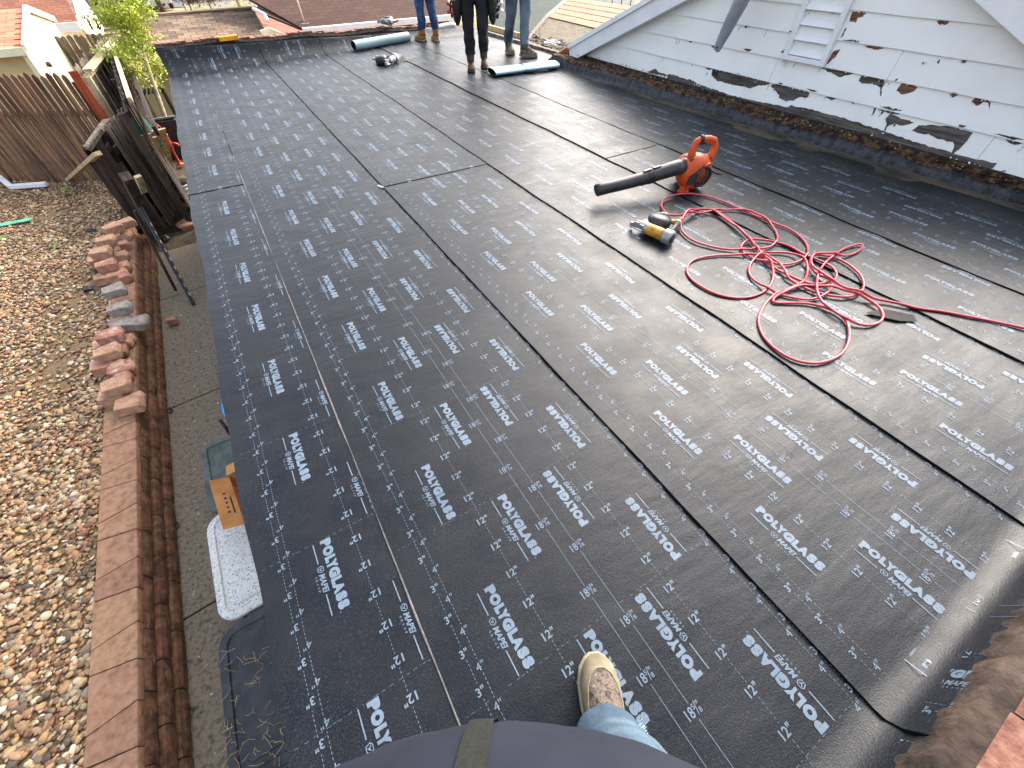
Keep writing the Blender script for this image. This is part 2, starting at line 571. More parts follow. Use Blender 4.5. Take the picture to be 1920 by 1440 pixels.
# blocks of the lower inner row (split faces to the walkway)
inner = [(232, 722, 'tan', 'small split block at the walkway edge nearest the camera'), (238, 700, 'red', 'small red split block in the inner row beside the stained block'),
         (234, 676, 'tan', 'small chipped block in the inner row beside the broad tan block'), (233, 645, 'red', 'small rounded red block in the inner row beside the white stained block'),
         (246, 628, 'tan', 'small pale split block in the inner row nearest the grey blocks'),
         (244, 508, 'red', 'small red split block in the inner row behind the grey blocks'), (243, 488, 'tan', 'narrow split block in the inner row beside the rounded red block'),
         (240, 468, 'tan', 'narrow split block in the inner row halfway along the far stack'), (243, 448, 'red', 'dark split block in the inner row near the fence'),
         (247, 430, 'tan', 'small dusty split block in the inner row closest to the fence')]
for k, (px, py, kd, lab) in enumerate(inner):
    loose(px - 14, py + 6, ZT1, kd, lab, random.uniform(-.3, .3), w=0.17, d=0.12, h=0.10, taper=0.02, seed=60 + k)
for k, (px, py, lab) in enumerate([(207, 735, 'buried tan block under the near end of the loose row'), (190, 680, 'buried tan block under the broad tan block'), (194, 640, 'buried red block under the white stained block'), (192, 515, 'buried pink block under the far stack'), (180, 482, 'buried tan block on the gravel under the outer edge of the far stack')]):
    loose(px, py, ZT1, ['tan', 'red'][k % 2], lab, 0.05 * k, w=0.22, seed=90 + k)
o = loose(318, 597, Z_WALK + .1, 'red', 'small square red block alone on the concrete at the foot of the wall', 0.1, w=.11, d=.11, h=.1, seed=111)
o['group'] = 'loose blocks beside the wall'

# ------------------------------------------------------------------ weeds, strips in the gravel
m_leaf = mat('weed_leaf', ['#3f5a1e', '#66822f', '#8ba04a'], scale=10, rough=0.6, bump=0.1, rand=0.2)


def weed(px, py, r, label, n=18, zb=Z_YARD + .03):
    c = at(px, py, zb)
    mb = MB()
    for i in range(n):
        a = random.uniform(0, 2 * PI); L = r * random.uniform(.6, 1.1); up = random.uniform(.2, .9)
        d = Vector((math.cos(a), math.sin(a), 0)); s = Vector((-d.y, d.x, 0)) * r * 0.13
        p0 = Vector((0, 0, 0)); p1 = d * L * .55 + Vector((0, 0, L * up * .6)); p2 = d * L + Vector((0, 0, L * up * .45))
        mb.add([p0 - s * .3, p0 + s * .3, p1 + s, p1 - s, p2], [(0, 1, 2, 3), (3, 2, 4)], True)
    o = mb.build('weed', m_leaf, None, c, fix=False)
    return tag(o, label, 'plant', 'weeds in the gravel')


weed(122, 362, .13, 'spiky green weed in the gravel nearest the brown fence')
weed(103, 465, .11, 'low green weed in the gravel beside the block stack')
weed(5, 448, .13, 'broad leaved weed at the left edge of the gravel', 14)
weed(345, 340, .16, 'dull green grass tuft beside the galvanised tub', 40, -2.12)
weed(362, 398, .2, 'brownish grass tuft by the red rock', 40, -2.13)
m_tar = mat('dark_soil_patch', ['#2b2c28', '#4d4c42', '#6a6048'], scale=20, rough=0.9, bump=0.5)
for px, py, lab in [(170, 432, 'crumpled black plastic scrap lying in the gravel by the far stack'), (165, 541, 'small black scrap half buried beside the dark grey block')]:
    mb = MB()
    V, T = icosa(2)
    mb.add([(v[0] * .08 * random.uniform(.7, 1.2), v[1] * .05 * random.uniform(.7, 1.2), v[2] * .03 * random.uniform(.5, 1.3)) for v in V], T.tolist())
    tag(mb.build('plastic_scrap', M_PLASTIC_BK, None, at(px, py, Z_YARD + .04)), lab, 'scrap')
m_green = mat('faded_green_plastic', ['#4f9a78', '#74bb97'], scale=8, rough=0.5, bump=0.05)
a, b = at(0, 422, Z_YARD + .05), at(60, 410, Z_YARD + .05)
a = a + (a - b) * .4
mb = MB().beam(a, b, .12, .012)
tag(mb.build('plastic_strip', m_green, None, bevel=.004), 'faded green plastic strip lying flat on the gravel', 'strip')
mb = MB()
p0, p1, p2, p3 = at(-40, 290, Z_YARD + .25), at(2, 335, Z_YARD + .1), at(20, 350, Z_YARD + .06), at(87, 345, Z_YARD + .06)
mb.beam(p0, p1, .09, .065); mb.beam(p1, p2, .088, .063); mb.beam(p2, p3, .09, .066)
tag(mb.build('downspout_extension', M_WHITE2, None, bevel=.008), 'white downspout extension lying on gravel under the brown fence', 'downspout')
# ------------------------------------------------------------------ flat roof building
IN = 0.0254
XE, XA, XB, XC, XD, XEE = -0.494, -0.100, 0.8253, 1.7545, 2.681, 3.322
S0, S1 = -0.62, 9.60          # run of the sheets, including the turned-up ends
PER = 0.494


def xmax(y):
    return 4.70 - 0.06 * y if y < 5.95 else min(4.86, 4.343 + (y - 5.95) * 0.9)


def wav(x, s):
    return (0.0022 * np.sin(3.1 * x + 1.7 * s) + 0.0018 * np.sin(5.3 * s - 2.2 * x + 1) + 0.0012 * np.sin(9.1 * s + 4.0 * x)
            + 0.0008 * np.sin(17 * s + 1.3 * np.sin(3 * x)))


def send(x):
    return 8.46 + .15 * np.clip(x, -1, 5) + .455 - .045 * (np.clip(x, -1, 5) + .5)


def bend(x, s, dz):
    """flat run coordinate s -> (y, z): both ends turn up in a cove"""
    x, s, dz = np.broadcast_arrays(np.asarray(x, float), np.asarray(s, float), np.asarray(dz, float))
    yb = 8.46 + 0.15 * np.clip(x, -1, 5)
    s = np.minimum(s, send(x))
    r1, amax = 0.30, 1.25
    a = np.clip((s - yb) / r1, 0, amax)
    ex = np.clip(s - yb - r1 * amax, 0, None)
    y = np.where(s > yb, yb + r1 * np.sin(a) + ex * math.cos(amax), s)
    z = np.where(s > yb, r1 * (1 - np.cos(a)) + ex * math.sin(amax), 0.0)
    y = y - np.sin(a) * dz * (s > yb)
    z = z + np.where(s > yb, np.cos(a) * dz, 0)
    # near upstand
    yn = -0.42
    r2 = 0.055
    b = np.clip((yn - s) / r2, 0, 1.35)
    e2 = np.clip(yn - s - r2 * 1.35, 0, None)
    y = np.where(s < yn, yn - r2 * np.sin(b) - e2 * math.cos(1.35) + np.sin(b) * dz, y)
    z = np.where(s < yn, r2 * (1 - np.cos(b)) + e2 * math.sin(1.35) + np.cos(b) * dz, z)
    z = np.where((s <= yb) & (s >= yn), dz, z)
    return y, z + wav(x, s)


def membrane_material():
    m = mat('black_membrane', [(0.0025, 0.004, 0.0075), (0.0045, 0.006, 0.0095), (0.006, 0.0075, 0.0105)], scale=5, detail=9, rough=0.36, rough2=0.48, spec=0.22,
            bump=0.28, bscale=230, bdist=0.004, bdetail=6)
    N, L = m.node_tree.nodes, m.node_tree.links
    # fine light fibres of the surfacing sand / film
    b = N['Principled BSDF']
    tc = N['Texture Coordinate']
    n = N.new('ShaderNodeTexNoise'); n.inputs['Scale'].default_value = 210; n.inputs['Detail'].default_value = 8; n.inputs['Roughness'].default_value = .75
    L.new(tc.outputs['Object'], n.inputs['Vector'])
    n3 = N.new('ShaderNodeTexNoise'); n3.inputs['Scale'].default_value = 2.3; n3.inputs['Detail'].default_value = 6
    L.new(tc.outputs['Object'], n3.inputs['Vector'])
    rp = N.new('ShaderNodeMapRange'); rp.inputs['From Min'].default_value = .52; rp.inputs['From Max'].default_value = .74
    L.new(n.outputs['Fac'], rp.inputs['Value'])
    r3 = N.new('ShaderNodeMapRange'); r3.inputs['From Min'].default_value = .35; r3.inputs['From Max'].default_value = .7; r3.inputs['To Min'].default_value = .25
    L.new(n3.outputs['Fac'], r3.inputs['Value'])
    mm = N.new('ShaderNodeMath'); mm.operation = 'MULTIPLY'
    L.new(rp.outputs[0], mm.inputs[0]); L.new(r3.outputs[0], mm.inputs[1])
    src = b.inputs['Base Color'].links[0].from_socket
    mx = N.new('ShaderNodeMix'); mx.data_type = 'RGBA'
    mx.inputs[7].default_value = (0.055, 0.058, 0.064, 1)
    L.new(mm.outputs[0], mx.inputs['Factor']); L.new(src, mx.inputs[6]); L.new(mx.outputs[2], b.inputs['Base Color'])
    # long shallow ripples in the sheet
    wv = N.new('ShaderNodeTexNoise'); wv.inputs['Scale'].default_value = 5.5; wv.inputs['Detail'].default_value = 3
    mp = N.new('ShaderNodeMapping'); mp.inputs['Scale'].default_value = (0.55, 1.6, 1)
    L.new(tc.outputs['Object'], mp.inputs['Vector']); L.new(mp.outputs[0], wv.inputs['Vector'])
    bp0 = [x for x in N if x.type == 'BUMP'][0]
    bp = N.new('ShaderNodeBump'); bp.inputs['Strength'].default_value = .22; bp.inputs['Distance'].default_value = .03
    L.new(wv.outputs['Fac'], bp.inputs['Height']); L.new(bp.outputs[0], bp0.inputs['Normal'])
    return m


M_MEMB = membrane_material()


def print_material():
    m = mat('pale_blue_print', [(0.08, 0.112, 0.152), (0.118, 0.156, 0.202)], scale=8, rough=0.42, spec=0.27, bump=0.2, bscale=230, bdist=.003)
    N, L = m.node_tree.nodes, m.node_tree.links
    b = N['Principled BSDF']; tc = N['Texture Coordinate']
    n = N.new('ShaderNodeTexNoise'); n.inputs['Scale'].default_value = 330; n.inputs['Detail'].default_value = 6; n.inputs['Roughness'].default_value = .8
    L.new(tc.outputs['Object'], n.inputs['Vector'])
    rp = N.new('ShaderNodeMapRange'); rp.inputs['From Min'].default_value = .56; rp.inputs['From Max'].default_value = .66; rp.inputs['To Max'].default_value = .75
    L.new(n.outputs['Fac'], rp.inputs['Value'])
    src = b.inputs['Base Color'].links[0].from_socket
    mx = N.new('ShaderNodeMix'); mx.data_type = 'RGBA'; mx.inputs[7].default_value = (0.022, 0.027, 0.033, 1)
    L.new(rp.outputs[0], mx.inputs['Factor']); L.new(src, mx.inputs[6]); L.new(mx.outputs[2], b.inputs['Base Color'])
    return m


M_PRINT = print_material()
M_SELV = mat('pale_selvage', ['#6f655d', '#9a8f86'], scale=30, rough=0.6, bump=0.2)

bld = empty('flat_roofed_building', (0, 0, 0), 'low building under a flat roof of black printed membrane sheets', 'building')
m_deckw = mat('stucco_wall', ['#a8987c', '#bcae92'], scale=4, rough=0.9)
MB().box((2.2, 4.3, -1.2), (4.6, 8.6, 1.92)).build('wall', m_deckw, bld)
# deck (black) and its left fascia
poly = [(XE + .01, -0.66), (4.55, -0.66)] + [(xmax(y) - .005, y) for y in np.linspace(-.3, 9.3, 40)] + [(XE + .01, 8.95)]
MB().prism(poly, .10, Matrix.Translation((0, 0, -.112))).build('roof_deck', M_BITUMEN, bld)
MB().box((XE + .04, 4.1, -.12), (.03, 9.6, .16)).build('fascia', mat('old_fascia', ['#6d6459', '#94897b'], scale=4, rough=.8), bld)


# ---- printed pattern (inches): u across the roll 0..39.375, w along the roll
def text_geo(body, size, offset=0.0, shear=0.0, xs=1.0, space=1.0, res=3):
    cu = bpy.data.curves.new('t', 'FONT')
    cu.body = body; cu.size = 1; cu.offset = offset; cu.shear = shear; cu.resolution_u = res; cu.space_character = space
    o = bpy.data.objects.new('t', cu)
    COL.objects.link(o)
    dg = bpy.context.evaluated_depsgraph_get()
    me = o.evaluated_get(dg).to_mesh()
    me.calc_loop_triangles()
    V = np.array([v.co[:2] for v in me.vertices])
    T = np.array([t.vertices[:] for t in me.loop_triangles])
    o.evaluated_get(dg).to_mesh_clear()
    bpy.data.objects.remove(o); bpy.data.curves.remove(cu)
    V = V * size
    V[:, 0] *= xs
    V[:, 0] -= V[:, 0].min()
    return V, T


def fit(V, w, h):
    V = V.copy(); V -= V.min(0); V *= np.array([w, h]) / V.max(0); return V


def rect(x0, y0, x1, y1):
    return np.array([(x0, y0), (x1, y0), (x1, y1), (x0, y1)], float), np.array([(0, 1, 2), (0, 2, 3)])


def join(lst):
    Vs, Ts, n = [], [], 0
    for V, T in lst:
        Vs.append(V); Ts.append(T + n); n += len(V)
    return np.concatenate(Vs), np.concatenate(Ts)


def ring(poly, k):
    P = np.array(poly, float); c = P.mean(0); Q = c + (P - c) * k
    n = len(P)
    V = np.concatenate([P, Q])
    T = []
    for i in range(n):
        j = (i + 1) % n
        T += [(i, j, n + j), (i, n + j, n + i)]
    return V, np.array(T)


def logo():
    out = []
    # heavy wordmark, letter by letter so that it stays tight
    x = 0
    for ch, w in zip('POLYGLASS', [1.0, 1.28, .82, 1.12, 1.25, .82, 1.22, .95, .95]):
        V, T = text_geo(ch, 1, 0.09, res=3)
        out.append((fit(V, w, 1.32 if ch in 'OGS' else 1.28) + [x, -.02 if ch in 'OGS' else 0], T)); x += w + {'P': .0, 'O': .07, 'L': -.2 if x < 5 else -.08, 'Y': -.12, 'G': .08, 'A': .02, 'S': .07}[ch]
    k = 9.5 / x
    out = [(V * [k, 1], T) for V, T in out]
    out.append((np.array([(9.55, .02), (9.67, .02), (9.67, .14), (9.55, .14)]), np.array([(0, 1, 2), (0, 2, 3)])))
    out.append(rect(0.0, -.94, 2.75, -.80)); out.append(rect(6.78, -.94, 9.45, -.80))
    hexa = [(3.08, -.62), (3.35, -.38), (3.85, -.42), (4.0, -.75), (3.75, -1.15), (3.25, -1.12)]
    out.append(ring(hexa, .76))
    out.append((np.array([(3.3, -.62), (3.4, -.56), (3.62, -.78), (3.55, -.86)]), np.array([(0, 1, 2), (0, 2, 3)])))
    out.append((np.array([(3.42, -.9), (3.5, -1.0), (3.78, -.72), (3.7, -.64)]), np.array([(0, 1, 2), (0, 2, 3)])))
    V, T = text_geo('MAPEI', 1, 0.03, .25, res=2); out.append((fit(V, 2.45, .72) + [4.12, -1.14], T))
    for i, ch in enumerate('GROUP'):
        V, T = text_geo(ch, 1, 0.02, res=1); out.append((fit(V, .22, .27) + [4.15 + i * .46, -1.62], T))
    return join(out)


LOGO = logo()
V, T = text_geo('3"', 1, 0.02, res=2); N3 = (fit(V, .92, .86), T)
V, T = text_geo('4"', 1, 0.0, res=2); N4 = (fit(V, .95, .86), T)
V, T = text_geo('12"', 1, 0.022, res=2); N12 = (fit(V, 1.5, .92), T)
a_ = text_geo('18', 1, 0.012, res=2); b_ = text_geo('5', 1, .01, res=2); c_ = text_geo('8', 1, .01, res=2); d_ = text_geo('/', 1, .005, res=1); e_ = text_geo('"', 1, .012, res=1)
N18 = join([(fit(a_[0], .95, .98), a_[1]), (fit(b_[0], .32, .48) + [1.0, .52], b_[1]), (fit(d_[0], .34, 1.15) + [1.22, -.05], d_[1]),
            (fit(c_[0], .34, .46) + [1.52, -.02], c_[1]), (fit(e_[0], .26, .3) + [1.62, .72], e_[1])])


def tile():
    """one period; w measured in inches towards the camera from the transverse line"""
    P = PER / IN
    L = []

    def put(G, fu, fw):
        V, T = G
        L.append((np.stack([fu(V), fw(V)], 1), T))
    for base, w0 in ((7.98, .5 * P + .1), (15.25, .35)):
        put(LOGO, lambda V: base + V[:, 1], lambda V: w0 + V[:, 0])
    for base, w0 in ((24.05, .35), (31.42, .5 * P + .1)):
        put(LOGO, lambda V: base - V[:, 1], lambda V: w0 + 9.5 - V[:, 0])

    def nums(G, u, ph, step, dash):
        cw = G[0][:, 0].max() / 2
        n = int(round(1 / step))
        for k in range(n):
            wc = (ph + k * step) * P
            put(G, lambda V: u - cw + V[:, 0], lambda V: wc + .45 - V[:, 1])
            a, b = wc + .72, wc + step * P - .72
            if dash:
                q = a
                while q < b - .1:
                    L.append(rect(u - .028, q, u + .028, min(q + .26, b))); q += .46
            else:
                q = a
                while q < b - .01:
                    L.append(rect(u - .03, q, u + .03, min(q + 1.6, b))); q += 1.6
    nums(N3, 3.0, .139, .2, True); nums(N4, 4.0, .038, .2, True); nums(N12, 12.0, .109, .2, True)
    nums(N18, 18.6, .352, .5, False); nums(N18, 20.76, .091, .5, False)
    nums(N12, 27.38, .09, .2, True); nums(N4, 35.45, .026, .2, True); nums(N3, 36.35, .152, .2, True)
    # transverse chalky line, broken
    u = .8
    r = random.Random(3)
    while u < 38.5:
        d = r.uniform(.08, .55)
        if not (4.6 < u < 5.2): L.append((lambda q: rect(u, q, u + d, q + .035))(r.uniform(-.05, .02)))
        u += d + r.uniform(.12, .8)
    for k in range(15):
        w = (k + .5) * P / 15
        for u0, u1 in ((.02, .3 + .12 * (k % 3 == 0)), (39.05, 39.35)): L.append(rect(u0, w - .025, u1, w + .025))
    return join(L)


TILE = tile()
PRINTS = {}


def sheet(x0, xr, s0, s1, ph, flip=False, zl=.0105, zr=.0025, u0=0.0, name='membrane_sheet', cover=None):
    """x0 left edge, xr(y) right edge"""
    ns = int((s1 - s0) / .06) + 2
    S = np.linspace(s0, s1, ns)
    nxx = 8
    V = []
    for s in S:
        r = xr(s) if callable(xr) else xr
        X = x0 + (r - x0) * np.linspace(0, 1, nxx)
        if x0 == XE:
            X[0] += 0.006 * math.sin(s * 3.1) + .004 * math.sin(s * 9.7 + 1) + (0.012 * math.exp(-((s - 2.9) / .12) ** 2))
        dz = zl + (zr - zl) * np.clip((X - x0) / .95, 0, 1)
        y, z = bend(X, s, dz)
        V.append(np.stack([X, y, z], 1))
    V = np.concatenate(V)
    q = []
    for j in range(ns - 1):
        for i in range(nxx - 1):
            a = j * nxx + i
            q.append((a, a + 1, a + nxx + 1, a + nxx))
    # short skirts so that the edges read as thickness
    n = len(V)
    top_q = list(q)
    Vs = V.copy(); Vb = V.copy(); Vb[:, 2] -= .005
    lft = [j * nxx for j in range(ns)]; bot = list(range(nxx)); top = [(ns - 1) * nxx + i for i in range(nxx)]
    for Ls in (lft, bot, top):
        for a, b in zip(Ls[:-1], Ls[1:]): q.append((n + a, n + b, 2 * n + b, 2 * n + a))
    me = fastmesh(name, np.concatenate([V, Vs, Vb]), np.array(q), M_MEMB, True)
    o = link(name, me, bld)
    # printing
    TV, TT = TILE
    k0 = int(math.floor((S0 - 10) / PER)); allV, allT, nn = [], [], 0
    for k in range(-20, 8):
        uu = (39.375 - TV[:, 0]) if flip else TV[:, 0]
        ww = -TV[:, 1] if flip else TV[:, 1]
        s = 1.759 - (ph + k) * PER - ww * IN
        if s.max() < s0 or s.min() > s1: continue
        x = x0 + (uu - u0) * IN
        allV.append(np.stack([x, s], 1)); allT.append(TT + nn); nn += len(TV)
    P = np.concatenate(allV); T = np.concatenate(allT)
    c = P[T].mean(1)
    mx, mn = P[T].max(1), P[T].min(1)
    r = np.array([xr(v) for v in c[:, 1]]) if callable(xr) else xr
    ok = (mn[:, 0] > x0 + .001) & (mx[:, 0] < r - .001) & (mn[:, 1] > s0 + .004) & (mx[:, 1] < np.minimum(s1, send(c[:, 0])) - .004)
    if cover is not None: ok &= c[:, 0] < cover
    T = T[ok]
    used, inv = np.unique(T, return_inverse=True)
    P = P[used]; T = inv.reshape(-1, 3)
    dz = zl + (zr - zl) * np.clip((P[:, 0] - x0) / .95, 0, 1) + .0014
    y, z = bend(P[:, 0], P[:, 1], dz)
    W = np.stack([P[:, 0], y, z], 1)
    # orient upwards
    a, b, c3 = W[T[:, 0]], W[T[:, 1]], W[T[:, 2]]
    nz = np.cross(b - a, c3 - a)[:, 2]
    T[nz < 0] = T[nz < 0][:, ::-1]
    link('printing', fastmesh('printing', W, T, M_PRINT), o)
    return o


def bead(xf, s0, s1, w, z, m, name, par, jag=.002, ph=0):
    ns = int((s1 - s0) / .03)
    S = np.linspace(s0, s1, ns)
    V = []
    for i, s in enumerate(S):
        x = xf(s) if callable(xf) else xf
        e = jag * (math.sin(s * 7 + ph) + math.sin(s * 23 + ph * 2) * .6)
        ww = w * (1 + .5 * math.sin(s * 5.3 + ph) * math.sin(s * 1.9))
        for dx, zz in ((-ww + e, 0.0005), (-ww * .5 + e, z), (.001, z + .001)):
            y, zz2 = bend(x + dx, s, zz)
            V.append((x + dx, float(y), float(zz2)))
    q = []
    for j in range(ns - 1):
        for i in range(2):
            a = j * 3 + i; q.append((a, a + 1, a + 4, a + 3))
    return link(name, fastmesh(name, V, np.array(q), m, True), par)


OV = .07
s1a = sheet(XE, XA + OV, S0, 4.03, 0.0, True, cover=XA)
s1b = sheet(XE, XA + OV, 4.0, S1, 0.37, True, zl=.0135, zr=.0055, cover=XA)
s2 = sheet(XA, XB + OV, S0, S1, 0.334, cover=XB)
s3a = sheet(XB, XC + OV, S0, 3.36, 0.868, cover=XC)
s3b = sheet(XB, XC + OV, 3.33, S1, 0.25, zl=.0135, zr=.0055, cover=XC)
s4 = sheet(XC, XD + OV, S0, S1, 0.18, cover=XD)
s5a = sheet(XD, XEE + OV, S0, 2.89, 0.515, cover=XEE)
s5b = sheet(XD, XEE + OV, 2.86, S1, 0.9, zl=.0135, zr=.0055, cover=XEE)
s6 = sheet(XEE, lambda s: xmax(s) - .012 - .13 * min(1, max(0, (5.5 - s) / 1.2)) - .012 * math.sin(s * 2.3) * (s < 5), S0, 9.5, 0.455)
bead(XA, S0, 4.7, .006, .0112, M_SELV, 'selvage_edge', s2, .0015, 1)
bead(XA, 4.7, 5.5, .007, .0112, M_MATTE, 'seam_bead', s2, .002, 2)
bead(XB, S0, S1, .0028, .0112, M_MATTE, 'seam_bead', s3a, .002, 3)
bead(XC, S0, S1, .0028, .0112, M_MATTE, 'seam_bead', s4, .002, 4)
bead(XD, S0, S1, .0028, .0112, M_MATTE, 'seam_bead', s5a, .002, 5)
bead(XEE, S0, S1, .006, .0112, M_MATTE, 'seam_bead', s6, .004, 6)


def lapline(x0, x1, s, par):
    X = np.linspace(x0, x1, 24); V = []
    for i, x in enumerate(X):
        e = .003 * math.sin(x * 21) + .0015 * math.sin(x * 57)
        for ds, zz in ((-.009 + e, .0085), (-.004 + e, .0105), (.001, .0150)):
            y, z = bend(x, s + ds, zz - .008 * (x - x0) / .95); V.append((x, float(y), float(z)))
    q = [(j * 3 + i, j * 3 + i + 3, j * 3 + i + 4, j * 3 + i + 1) for j in range(23) for i in range(2)]
    link('lap_edge', fastmesh('lap_edge', V, np.array(q), M_MATTE, True), par)


lapline(XE, XA - .008, 4.0, s1b); lapline(XB, XC - .01, 3.33, s3b); lapline(XD, XEE - .012, 2.86, s5b)
# exposed scrap of pale release film at the lap corner
c = at(716, 349, .016)
MB().add([(c.x - .03, c.y + .03, .0175), (c.x - .012, c.y + .035, .0175), (c.x + .012, c.y - .03, .0165), (c.x - .004, c.y - .035, .0165)], [(0, 1, 2, 3)]).build('release_film', M_SELV, s3b)

# ---- far parapet
par = empty('parapet', (0, 0, 0), 'low tar blackened brick parapet across the far end of the flat roof', 'wall')
m_oldbrick = mat('tarred_old_brick', ['#0d0b0a', '#1c1614', '#3a2b23'], scale=16, detail=8, rough=0.85, bump=0.9, bscale=30, bdist=.03, k=0.6)
m_coping = mat('orange_brick_coping', ['#7c4a38', '#a86a50', '#c99278'], scale=14, rough=.9, bump=.5, rand=.2, k=0.5)


def ytop(x): return 8.46 + .15 * x + .36
mb = MB()
n = 60
rings = []
for i in range(n + 1):
    x = XE + (3.95 - XE) * i / n
    zt = .318 - .040 * (x + .5) + .012 * math.sin(x * 5) + random.uniform(-.006, .006)
    y0 = ytop(x)
    rings.append([Vector((x, y0 + .02, -.1)), Vector((x, y0 + .035, zt - .03)), Vector((x, y0 + .07, zt)), Vector((x, y0 + .22, zt - .01)), Vector((x, y0 + .22, -2.2))])
mb.loft(rings, smooth=False).build('parapet_body', m_oldbrick, par)
for i in range(46):
    x = XE + .05 + (3.9 - XE) * i / 46
    zt = .318 - .040 * (x + .5) + .012 * math.sin(x * 5)
    if i == 0: bmesh_ = MB().box((0, 0, 0), (.082, .17, .018)).mesh('coping_brick', m_coping)
    link('coping_brick', bmesh_, par, None, (x, ytop(x) + .155, zt + .008 + random.uniform(-.008, .003)), (random.uniform(-.09, .09), random.uniform(-.05, .05), .15 + random.uniform(-.05, .05)))
# plain membrane apron right of the brick parapet
m_apron = mat('grey_apron', ['#3d4148', '#6a6e74', '#8a8c8e'], scale=3, rough=.45, bump=.4, bscale=8, k=0.6)
rings = []
for i in range(13):
    x = 3.7 + .8 * i / 12
    zt = .13 + .01 * math.sin(x * 9)
    y0 = ytop(x)
    rings.append([Vector((x, y0 + .0, -.1)), Vector((x, y0 + .0, zt - .02)), Vector((x, y0 + .05, zt)), Vector((x, y0 + .22, zt)), Vector((x, y0 + .22, -2.2))])
MB().loft(rings).build('apron_upstand', m_apron, par)
# yellow sponge on parapet
c = aty(428, 73, ytop(.15) + .1)
m_yel = mat('yellow_plastic', ['#c98a12', '#e0a51f'], scale=10, rough=.5)
mb = MB()
for k in range(4): mb.box((0, -.04 + .028 * k, .025), (.26, .016, .05))
mb.box((-.12, 0, .045), (.03, .13, .02)); mb.box((.12, 0, .045), (.03, .13, .02))
tag(mb.build('yellow_grate', m_yel, None, (c.x, c.y, c.z - .015), (0, 0, .15), bevel=.003), 'small yellow slatted plastic piece on top of the parapet', 'plastic piece')

# ---- right edge of the roof beyond the gable: worn timber strip
rim = MB()
pts = [Vector((xmax(y) + .03, y, .02)) for y in np.linspace(6.3, 9.2, 12)]
for a, b in zip(pts[:-1], pts[1:]): rim.beam(a, b, .07, .05)
rim.build('roof_rim_board', M_WOOD_GREY, bld, bevel=.004)

# ---- near upstand top: rotten ledge and shingled slope rising behind it
m_ledge = mat('crumbling_ledge', ['#3a2a22', '#75594a', '#a08270', '#bfa08c'], scale=9, detail=9, rough=.95, bump=.5, bscale=30, bdist=.02, k=0.13)
nr = empty('near_roof_slope', (0, 0, 0), 'pink shingled roof slope rising behind the near membrane upstand', 'roof')
rings = []
for i in range(200):
    x = -.5 + 5.2 * i / 199
    j = lambda a: random.uniform(-a, a)
    rings.append([Vector((x, -.475, .0)), Vector((x, -.478 + j(.006), .175 + j(.012))), Vector((x, -.50 + j(.004), .185 + j(.005))), Vector((x, -.545 + j(.004), .192 + j(.004))), Vector((x, -.62, .21 + j(.003))), Vector((x, -.64, .0))])
MB().loft(rings, smooth=True).build('ledge', m_ledge, nr)
m_pinksh = mat('pink_shingle', ['#8d5a4a', '#b37c68', '#c99c88'], scale=40, detail=8, rough=.95, bump=.6, bscale=160, bdist=.004, rand=.18, k=0.3)
shm = MB().box((0, 0, 0), (.30, .19, .008)).mesh('shingle', m_pinksh)
for r_ in range(7):
    for k in range(18):
        x = -.4 + .305 * k + (.15 if r_ % 2 else 0)
        y = -.612 - .13 * r_; z = .222 + .055 * r_
        link('shingle', shm, nr, None, (x, y, z), (-.36, random.uniform(-.01, .01), random.uniform(-.015, .015)))
MB().box((2.2, -1.12, .30), (5.4, 1.15, .1), (-.40, 0, 0)).build('roof_deck', m_deckw, nr)
# ------------------------------------------------------------------ white gable wall
gw = empty('gable_house', (4.75, 2.8, 0), 'white clapboard gable with badly peeling paint beside the flat roof', 'house')
GX = 4.75
m_siding = mat('white_clapboard_paint', [(0.80, 0.80, 0.765), (0.85, 0.85, 0.815), (0.88, 0.88, 0.845)], scale=2.2, detail=7, rough=0.6, bump=0.25, bscale=22, stretch=(1, 1, 1.5), bdist=.006, rand=.025)
m_bare = mat('bare_grey_wood', ['#3c3733', '#5d5650', '#7b736b'], scale=5, stretch=(1, 1.0, 16), rough=0.9, bump=0.5, bscale=25, rand=.15, k=0.75)
m_bare2 = mat('bare_brown_wood', ['#54382a', '#7a543d', '#94705a'], scale=5, stretch=(1, 1.0, 14), rough=0.9, bump=0.5, bscale=25, rand=.12, k=0.75)


def rakeL(z): return 6.0 - (z - .06) / .4555
def rakeR(z): return 1.30 + (z - .80) / .446


ZB = [.13, .32, .507, .697, .887, 1.077, 1.267, 1.45]
O = Vector((4.75, 2.8, 0))


def bx(z):
    """front face of the siding at height z"""
    for a, b in zip(ZB[:-1], ZB[1:]):
        if z < b: return GX - .020 + .017 * max(0, (z - a)) / (b - a)
    return GX - .02


JO = {0: [1.02], 1: [2.9], 2: [1.9], 3: [3.6]}
for i, (za, zb_) in enumerate(zip(ZB[:-1], ZB[1:])):
    if i >= 7: break
    cuts = [rakeR(za) - .15] + JO.get(i, []) + [rakeL(za) + .15]
    for y0, y1 in zip(cuts[:-1], cuts[1:]):
        y0 += .0015; y1 -= .0015
        mb = MB()
        n = max(2, int((y1 - y0) / .12))
        rings = []
        for k in range(n + 1):
            y = y0 + (y1 - y0) * k / n
            d = .002 * math.sin(y * 5 + i * 2) + .0012 * math.sin(y * 17 + i)
            e = .0015 * math.sin(y * 9 + i * 3)
            yt = min(max(y, rakeR(zb_) - .12), rakeL(zb_) + .12)
            rings.append([Vector((GX - .020 + d * .3, y, za + e)) - O, Vector((GX - .003, yt, zb_ + .008)) - O, Vector((GX + .006, yt, zb_ + .008)) - O, Vector((GX + .0, y, za + e)) - O])
        mb.loft(rings, smooth=False)
        mb.build('clapboard', m_siding, gw)
